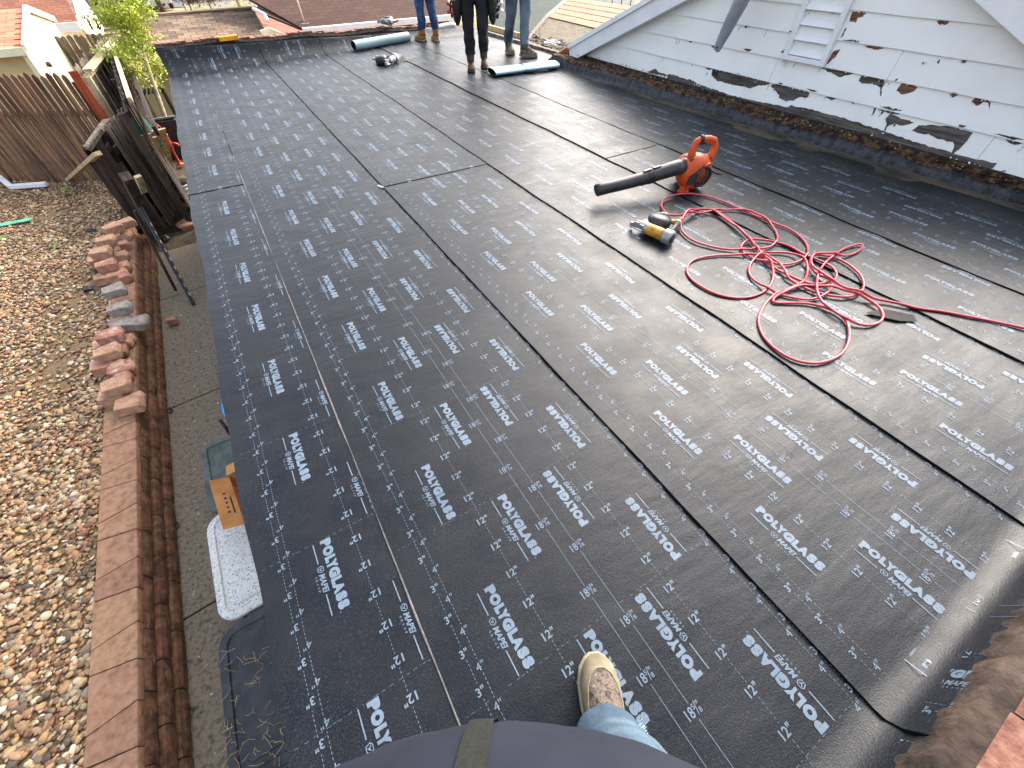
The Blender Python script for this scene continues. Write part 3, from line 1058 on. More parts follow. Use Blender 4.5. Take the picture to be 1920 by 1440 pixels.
# sheathing behind
MB().prism([(-3.35, -2.3), (3.5, -2.3), (3.3, .0), (.05, 1.46), (-3.25, .0)], .12, Matrix(((0, 0, 1, .012), (1, 0, 0, 0), (0, 1, 0, 0), (0, 0, 0, 1)))).build('wall_core', m_bare, gw)


def patch(pts, ox, oy, k, m=None, jag=.006, name='bare_wood_patch'):
    P = []
    for x, y in pts:
        q = atx(ox + x / k, oy + y / k, GX - .012)
        P.append((q.y, q.z))
    patch_yz(P, m, jag, name)


def patch_yz(P, m=None, jag=.006, name='bare_wood_patch'):
    # densify with jagged edges
    D = []
    n = len(P)
    r = random.Random(int(abs(P[0][0]) * 1000))
    for i in range(n):
        a, b = P[i], P[(i + 1) % n]
        L = math.hypot(b[0] - a[0], b[1] - a[1])
        s = max(1, int(L / .018))
        for t in range(s):
            f = t / s
            D.append((a[0] + (b[0] - a[0]) * f + r.gauss(0, jag * .5), a[1] + (b[1] - a[1]) * f + r.gauss(0, jag * .45)))
    cz = sum(p[1] for p in P) / n
    za = max([z for z in ZB if z <= cz + .01] or [ZB[0]])
    zt = min([z for z in ZB if z > cz + .01])
    D = [(y, min(max(z, za + .003), zt - .004)) for y, z in D]
    bm = bmesh.new()
    vs = [bm.verts.new(Vector((GX - .0203 + .017 * (z - za) / (zt - za) - .0022, y, z)) - O) for y, z in D]
    try:
        f = bm.faces.new(vs)
    except Exception:
        bm.free(); return
    bmesh.ops.triangulate(bm, faces=bm.faces[:])
    bmesh.ops.recalc_face_normals(bm, faces=bm.faces)
    me = bpy.data.meshes.new(name)
    bm.to_mesh(me); bm.free()
    link(name, me, gw, m or m_bare)
    # paint flakes curling round the edge
    fb = MB()
    for i in range(0, len(D), 2):
        if r.random() < .38:
            y, z = D[i]
            L = r.uniform(.004, .011); a = r.uniform(0, 6.28)
            x = GX - .0203 + .017 * (z - za) / (zt - za)
            u = Vector((0, math.cos(a), math.sin(a))) * L; v = Vector((0, -math.sin(a), math.cos(a))) * L * .6
            c = Vector((x - .004, y, z)) - O
            fb.add([c - u, c + v + Vector((-.006, 0, 0)), c + u + Vector((-.010, 0, 0)), c - v], [(0, 1, 2), (0, 2, 3)])
    if fb.v: fb.build('paint_flakes', M_WHITE, gw, fix=False)


Z3 = (1300, 0, 6.0)
ZR = (1280, 0, 3.0)
Z5 = (1030, 60, 6.0)
patch([(205, 775), (290, 790), (450, 830), (620, 860), (700, 890), (830, 920), (870, 945), (800, 960), (740, 960), (690, 975), (650, 995), (560, 975), (400, 945), (270, 905), (205, 850)], *Z3)
patch([(880, 945), (960, 945), (1100, 990), (1290, 1030), (1310, 1070), (1280, 1100), (1190, 1095), (1130, 1130), (1040, 1140), (960, 1100), (970, 1070), (920, 1020), (870, 970)], *Z3)
patch([(1430, 770), (1500, 765), (1650, 790), (1860, 825), (1760, 840), (1700, 850), (1630, 865), (1570, 830), (1500, 800)], *Z3)
patch([(990, 450), (1010, 425), (1060, 430), (1140, 450), (1125, 490), (1090, 480), (1000, 465)], *ZR)
patch([(1200, 510), (1230, 470), (1280, 475), (1325, 490), (1300, 515), (1230, 530)], *ZR, m=m_bare2)
patch([(1510, 530), (1540, 515), (1560, 540), (1530, 548)], *ZR)
patch([(1620, 570), (1650, 545), (1700, 560), (1735, 575), (1725, 612), (1715, 580), (1690, 575), (1650, 595)], *ZR, m=m_bare2)
patch([(1140, 668), (1165, 640), (1215, 660), (1300, 690), (1240, 705), (1190, 697), (1160, 705), (1133, 748), (1150, 700)], *ZR)
patch([(1290, 735), (1330, 705), (1400, 705), (1500, 710), (1630, 745), (1600, 790), (1555, 840), (1510, 878), (1530, 830), (1520, 800), (1440, 780), (1380, 755), (1330, 750)], *ZR)
patch([(935, 120), (950, 65), (1030, 70), (1020, 90), (985, 100), (975, 125)], *ZR, m=m_bare2)
patch([(555, 290), (590, 265), (615, 215), (600, 280), (583, 318)], *ZR, m=m_bare2)
patch([(805, 370), (850, 285), (885, 278), (860, 320), (830, 350)], *ZR, m=m_bare2)
patch([(890, 215), (920, 150), (926, 160), (905, 200)], *ZR)
patch([(1510, 888), (1600, 910), (1740, 955), (1830, 962), (1750, 972), (1600, 935), (1500, 905)], *ZR)
patch([(1100, 450), (1200, 412), (1230, 445), (1320, 480), (1350, 505), (1200, 475)], *Z5)
patch([(1550, 540), (1580, 525), (1640, 560), (1700, 600), (1600, 580)], *Z5)
patch([(885, 222), (1000, 228), (995, 238), (930, 234)], *ZR)
patch([(1830, 420), (1860, 420), (1900, 440), (1890, 500), (1830, 480)], *Z5)
patch([(690, 0), (720, 8), (715, 20), (690, 14)], *ZR)
patch([(600, 170), (640, 170), (635, 185), (605, 180)], *ZR)
for pts in ([(1110, 450), (1122, 453), (1118, 540), (1112, 538)], [(1060, 655), (1075, 610), (1090, 603), (1075, 640)], [(1110, 635), (1128, 620), (1132, 628), (1118, 645)], [(945, 575), (960, 578), (958, 590)], [(1430, 350), (1445, 330), (1448, 338), (1436, 362)]): patch(pts, *ZR, jag=.002)
# small flakes gone along the laps and joints of the lower boards
rr = random.Random(17)
for k in range(58):
    i = rr.choice([0, 0, 0, 1, 1, 1, 2, 2, 3])
    za, zb_ = ZB[i], ZB[i + 1]
    y = rr.uniform(.35, 4.6 - .3 * i)
    if i >= 2 and 2.2 < y < 3.1: continue
    L = rr.choice([.012, .02, .03, .05, .09]); hh = rr.uniform(.006, .022)
    z0 = zb_ - .006 - hh if rr.random() < .62 else (za + .004 if rr.random() < .6 else rr.uniform(za + .03, zb_ - .05))
    P = [(y - L, z0 + hh), (y - L * .4, z0 + hh * 1.1), (y + L * .5, z0 + hh), (y + L, z0 + hh * .8), (y + L * .4, z0 + hh * .2), (y - L * .3, z0)]
    patch_yz(P, m_bare if rr.random() < .75 else m_bare2, .004)
for k in range(34):
    i = rr.choice([0, 0, 1, 1, 2, 3]); za, zb_ = ZB[i], ZB[i + 1]
    y = rr.uniform(.4, 4.4); h_ = rr.uniform(.02, .07); sl_ = rr.uniform(-.02, .02)
    z0 = zb_ - .008 - h_
    patch_yz([(y, z0 + h_), (y + .0035, z0 + h_), (y + sl_ + .003, z0 + h_ * .5), (y + sl_ * 1.6, z0), (y + sl_ - .002, z0 + h_ * .5)], m_bare, .0008)
# weathered lower strip of the lowest board
mb = MB()
rings = []
yA, yB = 0.9, 4.2
for k in range(111):
    y = yB + (yA - yB) * k / 110
    h = .030 + .018 * math.sin(y * 3.1 + 1) + random.uniform(-.005, .005) + (.02 if y < 2.6 else 0)
    rings.append([Vector((GX - .0232, y, .126)) - O, Vector((GX - .0228 + .017 * h / .19, y, .13 + h)) - O])
vs = [p for r in rings for p in r]
mb.add(vs, [(2 * k, 2 * k + 1, 2 * k + 3, 2 * k + 2) for k in range(110)])
mb.build('bare_wood_strip', m_bare, gw)

# vent
vt = MB()
y0, y1, z0, z1 = 2.845, 2.432, .512, 1.18
fx = GX - .045
for yy in (y0 - .022, y1 + .022): MB().box(Vector((fx + .02, yy, (z0 + z1) / 2)) - O, (.055, .045, z1 - z0)).build('vent_casing', M_WHITE2, gw, bevel=.003)
MB().box(Vector((fx + .02, (y0 + y1) / 2, z0 + .018)) - O, (.06, .36, .036)).build('vent_sill', M_WHITE2, gw, bevel=.003)
MB().box(Vector((GX + .015, (y0 + y1) / 2, (z0 + z1) / 2)) - O, (.01, .36, z1 - z0)).build('vent_shade', M_BLACK, gw)  # black sheet stands in for the shade between the slats
slm = MB().box((0, 0, 0), (.010, .322, .104)).mesh('louver_slat', M_WHITE2)
for k in range(6):
    link('louver_slat', slm, gw, None, Vector((GX - .012, (y0 + y1) / 2, z0 + .085 + .103 * k)) - O, (0, .62, 0))

# rake boards
FX = 4.60
pA, pB = atx(1071, 115, FX), atx(1240, 25, FX)
d = (pB - pA).normalized()
e0 = pA - d * .02
apexy = 2.81
e1 = pA + d * ((apexy - pA.y) / d.y)
up = Vector((0, -d.z, d.y)) if d.y > 0 else Vector((0, d.z, -d.y))
if up.z < 0: up = -up
qA, qB = atx(1825, 0, FX), atx(1920, 85, FX)
d2 = (qA - qB).normalized()
f1 = qB + d2 * ((apexy - qB.y) / d2.y)
f0 = qB - d2 * 1.3
up2 = Vector((0, -d2.z, d2.y))
if up2.z < 0: up2 = -up2
for (a, b, u) in ((e0, e1, up), (f0, f1, up2)):
    w = .155
    MB().beam(a + u * w / 2 - O + Vector((.012, 0, 0)), b + u * w / 2 - O + Vector((.012, 0, 0)), .024, w, u).build('rake_board', M_WHITE2, gw, bevel=.003)
    MB().beam(a + u * (w + .02) - O + Vector((.005, 0, 0)), b + u * (w + .02) - O + Vector((.005, 0, 0)), .06, .05, u).build('drip_edge', M_WHITE2, gw, bevel=.003)
    # soffit and roof slab
    MB().beam(a + u * .012 - O + Vector((.10, 0, 0)), b + u * .012 - O + Vector((.10, 0, 0)), .150, .014, u).build('soffit', M_WHITE2, gw)
    MB().beam(a + u * (w + .06) - O + Vector((4.12, 0, 0)), b + u * (w + .06) - O + Vector((4.12, 0, 0)), 8.0, .03, u).build('roof', m_pinksh, gw)
# rotten rake end
mb = MB()
c = e0 + up * .06 + Vector((.03, .05, -.02))
for k in range(40):
    p = c + Vector((random.uniform(-.03, .15), random.uniform(-.06, .16), random.uniform(-.09, .05)))
    mb.beam(p - O, p + Vector((random.uniform(-.03, .03), random.uniform(-.05, .05), random.uniform(-.02, .05))) - O, .012, .008)
mb.build('rotten_rafter_end', mat('rotten_wood', ['#17100b', '#3d2a1b', '#7c5e3d', '#2a1d14'], scale=20, rough=.95, bump=.6), gw)
pr = atz_ = at(1035, 118, .06)
MB().beam(at(1030, 117, .03) - O, at(1068, 92, .17) - O, .03, .09).build('fascia_end', mat('rusty_board', ['#5a3720', '#8b5a36', '#a97c52'], scale=6, rough=.9), gw)

# old dusty strip of roof beside the wall, torn flashing, rotten sill
m_old = mat('dusty_old_felt', ['#191713', '#2f2a22', '#4d4536', '#1d1b17'], scale=5, stretch=(1, .5, 1), rough=.8, bump=.7, bscale=18, bdist=.02)
m_fl = mat('torn_black_flashing', ['#08090a', '#191b1f', '#34363b', '#141518'], scale=9, stretch=(1, 1.6, 1), rough=.5, bump=1.0, bscale=22, bdist=.02)
m_rot = mat('rotten_sill', k=.55, cols=['#0e0a07', '#2a1b11', '#4e3320', '#8d6c45', '#2a1c13'], scale=16, detail=9, rough=.95, bump=1.0, bscale=45, bdist=.03)


def ztf(y): return .072 + .012 * max(0, y - 2.5) + .008 * math.sin(y * 4.3) + .004 * math.sin(y * 13)


ra, rb, rc = [], [], []
n = 150
for k in range(n + 1):
    y = 6.12 - 6.6 * k / n
    xm = xmax(min(y, 5.94))
    ra.append([Vector((xm - .24, y, .0004)), Vector((xm - .12, y, .0012)), Vector((xm + .03, y, .006))])
    zt = ztf(y) + random.uniform(-.004, .004)
    w_ = .01 * math.sin(y * 6) + .006 * math.sin(y * 15) + random.uniform(-.005, .005)
    rb.append([Vector((xm - .035 + w_, y, .004)), Vector((xm - .004 + w_ * .5, y, .018)), Vector((xm + .015 + w_ * .6, y, zt * .55)), Vector((xm + .03, y, zt)), Vector((xm + .045, y, zt - .012))])
    j = random.uniform
    rc.append([Vector((xm + .03, y, zt - .03)), Vector((xm + .035 + j(-.012, .012), y, zt + j(-.01, .014))), Vector((xm + .07 + j(-.012, .012), y, zt + .018 + j(-.012, .016))),
               Vector((GX - .05 + j(-.01, .006), y, .105 + j(-.014, .014))), Vector((GX - .014, y, .128 + j(-.006, .004)))])
def strip(rings, name, m, parent):
    mb = MB(); nn = len(rings[0])
    off = O if parent is gw else Vector((0, 0, 0))
    mb.add([p - off for r in rings for p in r], [(k * nn + i, k * nn + i + 1, (k + 1) * nn + i + 1, (k + 1) * nn + i) for k in range(len(rings) - 1) for i in range(nn - 1)], True)
    return mb.build(name, m, parent, fix=False)
strip(ra, 'old_felt_strip', m_old, bld)
strip(rb, 'flashing', m_fl, bld)
strip(rc, 'rotten_sill', m_rot, gw)
mb = MB()
mp_ = MB()
for k in range(700):
    y = random.uniform(-.3, 5.8)
    xm = xmax(y); f = random.random()
    c = Vector((xm + .035 + f * (GX - .02 - xm - .06), y, ztf(y) + .012 + f * .04)) - O
    L = random.uniform(.004, .02)
    tgt = mb if random.random() < .9 else mp_
    tgt.box(c, (random.uniform(.002, .007), L, random.uniform(.002, .007)), (random.uniform(-.6, .6), random.uniform(-.6, .6), random.uniform(-.9, .9)))
tag(mb.build('sill_splinters', M_WOOD_DARK, gw, fix=False), kind='stuff')
tag(mp_.build('paint_crumbs', M_WOOD_PALE, gw, fix=False), kind='stuff')
MB().box(Vector((GX + .02, 2.8, -.02)) - O, (.10, 6.4, .30)).build('sill_core', M_WOOD_DARK, gw)

# grey strut hanging in front of the gable
m_grey = mat('grey_painted_steel', ['#85888f', '#9fa2a9'], scale=6, rough=.45, bump=.05, metal=.2)
a, b = atx(1342, 96, 4.42), atx(1390, 2, 4.42)
c = b + (b - a) * .55
mid = a + (b - a) * .16
st = MB()
def strut_ring(p, w, t, d):
    d = d.normalized(); s = Vector((0, 1, 0)) - d * d.y; s.normalize(); t_ = d.cross(s)
    return [p + s * (w * math.cos(q)) + t_ * (t * math.sin(q)) for q in [2 * PI * k / 14 for k in range(14)]]
D = b - a
st.loft([strut_ring(a, .018, .004, D), strut_ring(a + D * .02, .038, .006, D), strut_ring(a + D * .09, .046, .008, D), strut_ring(a + D * .2, .050, .020, D), strut_ring(a + D * .42, .056, .044, D), strut_ring(b, .068, .062, D), strut_ring(c, .070, .064, D)])
sg = empty('grey_strut', a, 'grey metal strut with flattened drilled end hanging before the white gable', 'strut')
st.v = [tuple(Vector(p) - a) for p in st.v]
st.build('tube', m_grey, sg)
e = b + Vector((-.01, -.28, .2)) - a
MB().tube([b - a + D * -.05, (b - a) * .6 + e * .4 + Vector((0, 0, .02)), e], [.045, .042, .04], 12, flat=.6).build('branch', m_grey, sg)
hp = D * .085
MB().lathe([(.0, -.002), (.009, -.002), (.009, .010), (0, .010)], 10, Matrix.Translation(hp + Vector((-.007, 0, 0))) @ Matrix.Rotation(-PI / 2, 4, 'Y')).build('bolt_hole', M_BLACK, sg)
MB().tube([c - a - D * .02, c - a + Vector((.25, .1, .45)), c - a + Vector((.3, .1, .6))], [.052, .05, .05], 12).build('upper_arm', m_grey, sg)
# ------------------------------------------------------------------ leaf blower
m_or = mat('orange_plastic', ['#8e2f10', '#d2521c', '#e2622a', '#d9571f'], scale=9, detail=6, rough=.42, bump=.08, lo=.25, hi=.5, k=0.75)
m_or_d = mat('grimy_orange_plastic', ['#2c1710', '#7c3a1f', '#b9532b'], scale=14, detail=7, rough=.6, bump=.15)
bl_c = Vector((2.835, 2.065, 0))
tdir = Vector((-.975, .22, 0)).normalized()
BR = Matrix((tdir, Vector((-tdir.y, tdir.x, 0)), Vector((0, 0, 1)))).transposed().to_4x4()
# local x = along tube, local y: rotate so that +y faces the camera side
BR = Matrix((tdir, Vector((-.22, -.975, 0)), Vector((0, 0, 1)))).transposed().to_4x4()
blow = empty('leaf_blower', bl_c, 'dirty orange handheld leaf blower with long black tube standing on the roof', 'leaf blower')
blow.rotation_euler = (0, 0, math.atan2(tdir.y, tdir.x))
# mirrored y: camera side is local -y in a right handed frame
SY = 1 if Matrix.Rotation(math.atan2(tdir.y, tdir.x), 3, 'Z') @ Vector((0, 1, 0)) @ Vector((-.22, -.975, 0)) > 0 else -1


def disc_mat(x, y, z):
    return Matrix.Translation((x, y * SY, z)) @ Matrix.Rotation(-PI / 2 * SY, 4, 'X')


mb = MB()
mb.lathe([(.0, -.07), (.09, -.07), (.114, -.055), (.124, -.02), (.124, .03), (.110, .062), (.078, .075), (0, .078)], 28, disc_mat(0, 0, .128))
# volute throat to the tube
R_ = lambda x, ry, rz_, z: [Vector((x, ry * math.cos(q) * 1.0, z + rz_ * math.sin(q))) for q in [2 * PI * k / 16 for k in range(16)]]
mb.loft([R_(-.01, .06, .06, .185), R_(.06, .056, .056, .182), R_(.105, .05, .05, .178), R_(.115, .047, .047, .177)])
mb.build('fan_housing', m_or, blow)
MB().lathe([(0, -.055), (.07, -.055), (.085, -.03), (.085, .05), (.06, .075), (0, .075)], 20, disc_mat(-.02, -.11, .125)).build('engine_cover', m_or_d, blow)
mb = MB()
# handle: loop from the throat top back over the housing
H = [(.055, 0, .225), (.06, 0, .285), (.055, 0, .325), (.02, 0, .345), (-.05, 0, .342), (-.105, 0, .325), (-.128, 0, .285), (-.125, 0, .235), (-.10, 0, .195)]
Hs = []
for i in range(len(H) - 1):
    for t in (0, .5): Hs.append(tuple(H[i][k] * (1 - t) + H[i + 1][k] * t for k in range(3)))
Hs.append(H[-1])
mb.tube(Hs, [.026, .024, .021, .02] + [.0185] * 9 + [.022, .024, .028, .03][:len(Hs) - 13], 12, flat=1.25)
mb.build('handle', m_or, blow)
MB().tube([(.025, 0, .345), (.0, 0, .347)], .0225, 12, flat=1.25).build('handle_band', M_PLASTIC_BK, blow)
MB().box((-.01, 0, .318), (.05, .016, .02)).build('trigger', M_PLASTIC_BK, blow, bevel=.004)
mb = MB()
mb.box((.02, .0, .222), (.13, .085, .035)).box((-.06, 0, .215), (.09, .07, .03))
mb.build('top_plate', m_or_d, blow, bevel=.01)
# intake grill
mb = MB()
mb.lathe([(.062, 0), (.074, 0), (.076, .012), (.066, .018), (.062, .012)], 24, disc_mat(-.028, .074, .115), cap=False)
mb.prism([(.04, .05), (.115, .045), (.11, -.015), (.05, -.05)], .02, disc_mat(-.028, .068, .115))
mb.build('grill_ring', M_PLASTIC_BK, blow)
MB().lathe([(0, 0), (.064, 0)], 20, disc_mat(-.028, .076, .115), cap=False).build('grill_back', M_BLACK, blow)
mb = MB()
Mg = disc_mat(-.028, .083, .115)
for k in range(6):
    a = PI * k / 6
    mb.tube([Mg @ Vector((math.cos(a) * .066, math.sin(a) * .066, 0)), Mg @ Vector((-math.cos(a) * .066, -math.sin(a) * .066, 0))], .0026, 6)
for rr in (.022, .044):
    mb.tube([Mg @ Vector((math.cos(2 * PI * k / 7 + rr * 9) * rr, math.sin(2 * PI * k / 7 + rr * 9) * rr, .001)) for k in range(8)], .0024, 6)
mb.build('grill_bars', m_or_d, blow)
mb = MB()
mb.box((.085, .055 * SY, .012), (.075, .045, .022)).box((.10, .055 * SY, .034), (.018, .045, .03)).box((.06, .055 * SY, .04), (.015, .03, .04))
mb.build('foot', m_or, blow, bevel=.005)
mb = MB().box((-.02, -.05 * SY, .012), (.16, .10, .024))
mb.build('base', M_PLASTIC_BK, blow, bevel=.006)
MB().tube([(-.07, .078 * SY, .165), (-.11, .10 * SY, .14), (-.15, .10 * SY, .125), (-.185, .10 * SY, .118)], .007, 8).build('cord_grip', M_PLASTIC_BK, blow)
MB().tube([(-.012, .082 * SY, .19), (-.06, .07 * SY, .2), (-.09, .05 * SY, .19)], .016, 8, flat=.5).build('emblem_bulge', m_or, blow)
tb = empty('tube', (0, 0, 0)); tb.parent = blow
pts = [(.105, 0, .177), (.16, 0, .172), (.24, 0, .162), (.31, 0, .150), (.36, 0, .141), (.46, 0, .128), (.60, 0, .114), (.70, 0, .107), (.775, 0, .102), (.80, 0, .097)]
MB().tube(pts, [.055, .053, .051, .049, .046, .044, .042, .041, .042, .040], 18).build('blower_pipe', M_PLASTIC_BK, tb)
mb = MB()
for x, z, dz in ((.33, .147, .044), (.405, .137, .041)):
    mb.box((x, 0, z + dz * 1.12), (.06, .02, .014), (0, .15, 0)).box((x + .01, .0, z - dz * 1.12), (.05, .018, .014), (0, .15, 0))
for k in range(7): mb.tube([(.36 + k * .008, math.cos(q) * .0475, .140 - k * .001 + math.sin(q) * .0475) for q in [2 * PI * t / 14 for t in range(15)]], .0016, 5)
mb.build('pipe_coupling', M_PLASTIC_BK, tb)

# ------------------------------------------------------------------ coil nail gun
m_yw = mat('yellow_tool_body', ['#a9702a', '#d8992f', '#e3ab47', '#b9b4a8'], scale=11, detail=6, rough=.4, bump=.08, lo=.35, hi=.62, k=0.75)
m_alu = mat('scuffed_aluminium', [(.16, .16, .155), (.3, .29, .28), (.45, .44, .42)], scale=18, rough=.42, metal=.6, bump=.1)


def nailgun(name, loc, rz, label, ym, sc=1.0):
    g = empty(name, loc, label, 'nail gun', rz=rz)
    g.scale = (sc, sc, sc)
    # local: x along cylinder from nose (+x) to cap (-x); y towards handle (-y)
    Mx = Matrix.Translation((0, 0, .052)) @ Matrix.Rotation(PI / 2, 4, 'Y')
    MB().lathe([(0, -.045), (.036, -.045), (.038, .0), (.036, .075), (.03, .09), (0, .09)], 20, Mx).build('cylinder', ym, g)
    MB().lathe([(0, .045), (.026, .045), (.03, .055), (.037, .09), (.037, .1), (0, .1)], 20, Mx @ Matrix.Translation((0, 0, .0))).build('front_collar', m_alu, g)
    MB().lathe([(.030, -.10), (.044, -.098), (.047, -.085), (.045, -.06), (.047, -.05), (.044, -.042), (.030, -.042)], 20, Mx).build('cap', m_alu, g)
    MB().lathe([(0, -.104), (.026, -.104), (.034, -.098), (.034, -.09), (0, -.09)], 20, Mx).build('exhaust_cap', M_PLASTIC_BK, g)
    mb = MB()
    mb.box((.135, 0, .05), (.08, .026, .03)).box((.185, .004, .045), (.05, .018, .024)).box((.14, -.018, .062), (.06, .012, .02)).box((.2, .0, .036), (.02, .026, .03))
    mb.tube([(.10, .012, .075), (.17, .012, .068), (.19, .012, .055)], .005, 8)
    mb.build('nose', m_alu, g, bevel=.003)
    mb = MB()
    mb.tube([(.09, .02, .03), (.15, .02, .028), (.21, .01, .034)], .004, 6)
    mb.build('contact_wire', M_STEEL, g)
    # coil magazine
    Mc = Matrix.Translation((.08, -.125, .052)) @ Matrix.Rotation(.15, 4, 'X')
    mg = MB().lathe([(0, -.042), (.066, -.042), (.075, -.032), (.077, .022), (.068, .038), (.034, .046), (0, .046)], 24, Mc).build('coil_magazine', M_PLASTIC_BK, g)
    MB().lathe([(.073, -.006), (.0785, -.006), (.0785, .0), (.073, .0)], 24, Mc, cap=False).build('magazine_rib', M_BLACK, g)
    MB().box((.125, -.06, .052), (.05, .075, .04), (0, 0, -.3)).build('feed_door', M_PLASTIC_BK, g, bevel=.006)
    MB().tube([(.05, -.19, .085), (.08, -.175, .098), (.115, -.14, .095)], .005, 8).build('magazine_latch', M_STEEL, g)
    # handle
    MB().tube([(-.052, -.03, .055), (-.048, -.08, .052), (-.03, -.15, .048), (-.012, -.205, .046)], [.022, .019, .0175, .019], 14, flat=1.25).build('handle_grip', M_BLACK, g)
    MB().tube([(-.012, -.195, .046), (-.004, -.225, .046), (0, -.24, .046)], [.024, .024, .018], 14).build('handle_end', ym, g)
    MB().tube([(.0, -.215, .046), (.035, -.2, .048), (.065, -.175, .05)], [.018, .016, .014], 10).build('magazine_bracket', ym, g)
    MB().box((-.015, -.055, .05), (.012, .05, .012), (0, 0, -.5)).build('trigger', M_PLASTIC_BK, g, bevel=.002)
    MB().tube([(0, -.24, .046), (.003, -.262, .046)], [.009, .009], 10).build('air_fitting', mat('brass', ['#a8864a', '#cdb071'], rough=.35, metal=.7) if 'brass' not in bpy.data.materials else bpy.data.materials['brass'], g)
    MB().tube([(.003, -.262, .046), (.007, -.29, .045)], [.013, .0125], 10).build('hose_coupler', bpy.data.materials['brass'], g)
    return g


# axis: nose end (2.02,1.775) cap end (2.075,1.54)
axv = Vector((-.05, .235, 0)).normalized()
nailgun('nail_gun', (2.062, 1.615, 0), math.atan2(axv.y, axv.x), 'yellow and black coil roofing nail gun lying beside the red hose', m_yw)
m_bw = mat('blue_grey_tool_body', ['#2c2f3d', '#55586b', '#b8bcc2'], scale=9, rough=.4)
nailgun('nail_gun', (2.45, 7.52, 0), 3.9, 'dark nail gun lying far off near the light blue roll', m_bw, 1.15)
c = aty(732, 60, 9.28)
nailgun('nail_gun', (c.x, ytop(c.x) + .12, .205), 2.0, 'black and silver nail gun resting on the far parapet', m_bw, 1.1)
c = at(757, 112, .01)
MB_f = MB().add([(-.16, -.08, .003), (.0, -.12, .004), (.22, .05, .003), (.02, .06, .05), (-.14, .06, .10)], [(0, 1, 3, 4), (1, 2, 3)])
tag(MB_f.build('tar_paper_scrap', M_BLACK, None, c), 'black scrap of membrane beside the far nail gun', 'scrap')

# ------------------------------------------------------------------ red air hose
HP = [(632, 520), (660, 495), (720, 485), (770, 495), (830, 532), (890, 578), (945, 632), (990, 690), (1030, 745), (1075, 795), (1130, 832), (1190, 862), (1250, 890), (1330, 912), (1410, 905), (1458, 880), (1450, 832), (1385, 790),
      (1290, 752), (1200, 702), (1130, 680), (1060, 666), (980, 668), (932, 690), (932, 727), (985, 767), (1060, 792), (1140, 805), (1220, 795), (1285, 762), (1299, 705), (1262, 650), (1200, 606), (1110, 570), (1010, 530), (920, 490),
      (830, 450), (740, 420), (640, 405), (560, 411), (502, 431), (481, 462), (486, 492), (535, 525), (612, 533), (700, 515), (800, 499), (900, 497), (990, 515), (1060, 550), (1112, 602), (1130, 652), (1108, 692), (1050, 714), (950, 725),
      (850, 718), (750, 700), (655, 667), (600, 622), (586, 585), (608, 541), (660, 512), (720, 496), (785, 512), (850, 556), (918, 614), (970, 676), (1020, 738), (1078, 795), (1106, 852), (1094, 912), (1050, 958), (970, 988), (880, 990),
      (790, 970), (708, 931), (650, 889), (622, 842), (640, 792), (700, 765), (800, 752), (920, 750), (1030, 760), (1115, 790), (1162, 835), (1188, 880), (1255, 921), (1340, 958), (1440, 980), (1520, 985), (1580, 969), (1613, 928),
      (1600, 870), (1540, 811), (1460, 768), (1380, 752), (1322, 764), (1312, 802), (1345, 850), (1405, 888), (1432, 930), (1392, 978), (1310, 1000), (1220, 990), (1130, 968), (1050, 930), (987, 880), (970, 826), (1000, 775), (1062, 742),
      (1150, 735), (1232, 750), (1288, 790), (1298, 850), (1268, 908), (1205, 937), (1130, 967), (1072, 1012), (1032, 1080), (1024, 1132), (1046, 1200), (1100, 1264), (1180, 1320), (1262, 1350), (1352, 1358), (1440, 1335), (1502, 1290),
      (1531, 1220), (1525, 1142), (1480, 1085), (1400, 1046), (1300, 1023), (1200, 1020), (1113, 1018), (1106, 1000), (1150, 972), (1250, 932), (1350, 926), (1450, 938), (1535, 962), (1612, 992), (1690, 1036), (1722, 1086), (1704, 1126),
      (1650, 1145), (1580, 1140), (1500, 1110), (1420, 1060), (1366, 1010), (1345, 950), (1351, 880), (1381, 816), (1440, 760), (1500, 716), (1560, 694), (1598, 690), (1607, 702), (1572, 735), (1500, 757), (1420, 756), (1348, 754),
      (1312, 782), (1326, 832), (1385, 882), (1470, 930), (1560, 966), (1660, 996), (1760, 1012), (1850, 1032), (1920, 1050), (2040, 1066), (2160, 1088), (2340, 1124), (2520, 1164), (2760, 1226), (3000, 1300)]
P0 = [at(1080 + x / 3, 230 + y / 3, .012) for x, y in HP]
P0[0] = Vector((2.38, 1.70, .045)); P0[1] = at(1080 + 660 / 3, 230 + 497 / 3, .035)
P0[0] = (bpy.data.objects['nail_gun'].matrix_world if False else Matrix.Translation((2.062, 1.615, 0)) @ Matrix.Rotation(math.atan2(axv.y, axv.x), 4, 'Z')) @ Vector((.007, -.285, .045))
S = []
for i in range(len(P0) - 1):
    p = [P0[max(i - 1, 0)], P0[i], P0[i + 1], P0[min(i + 2, len(P0) - 1)]]
    n = max(2, int((p[2] - p[1]).length / .012))
    for k in range(n):
        t = k / n
        S.append(0.5 * ((2 * p[1]) + (p[2] - p[0]) * t + (2 * p[0] - 5 * p[1] + 4 * p[2] - p[3]) * t * t + (-p[0] + 3 * p[1] - 3 * p[2] + p[3]) * t ** 3))
A = np.array([v[:] for v in S])
rad = .0066
base = np.full(len(A), rad + .0125)
base[:14] = A[:14, 2]
z = base.copy()
for it in range(1):
    for i in range(20, len(A)):
        d = np.hypot(A[:i - 12, 0] - A[i, 0], A[:i - 12, 1] - A[i, 1])
        if len(d):
            hit = d < rad * 2.0
            if hit.any(): z[i] = max(z[i], z[:i - 12][hit].max() + rad * 1.9)
zz = np.minimum(z, .075)
for it in range(26):
    k = np.convolve(np.pad(zz, 1, mode='edge'), [.25, .5, .25], 'valid')
    zz = np.maximum(k, np.where(z > base + .004, np.minimum(z, .075) * .96, base))
zz[:14] = base[:14]
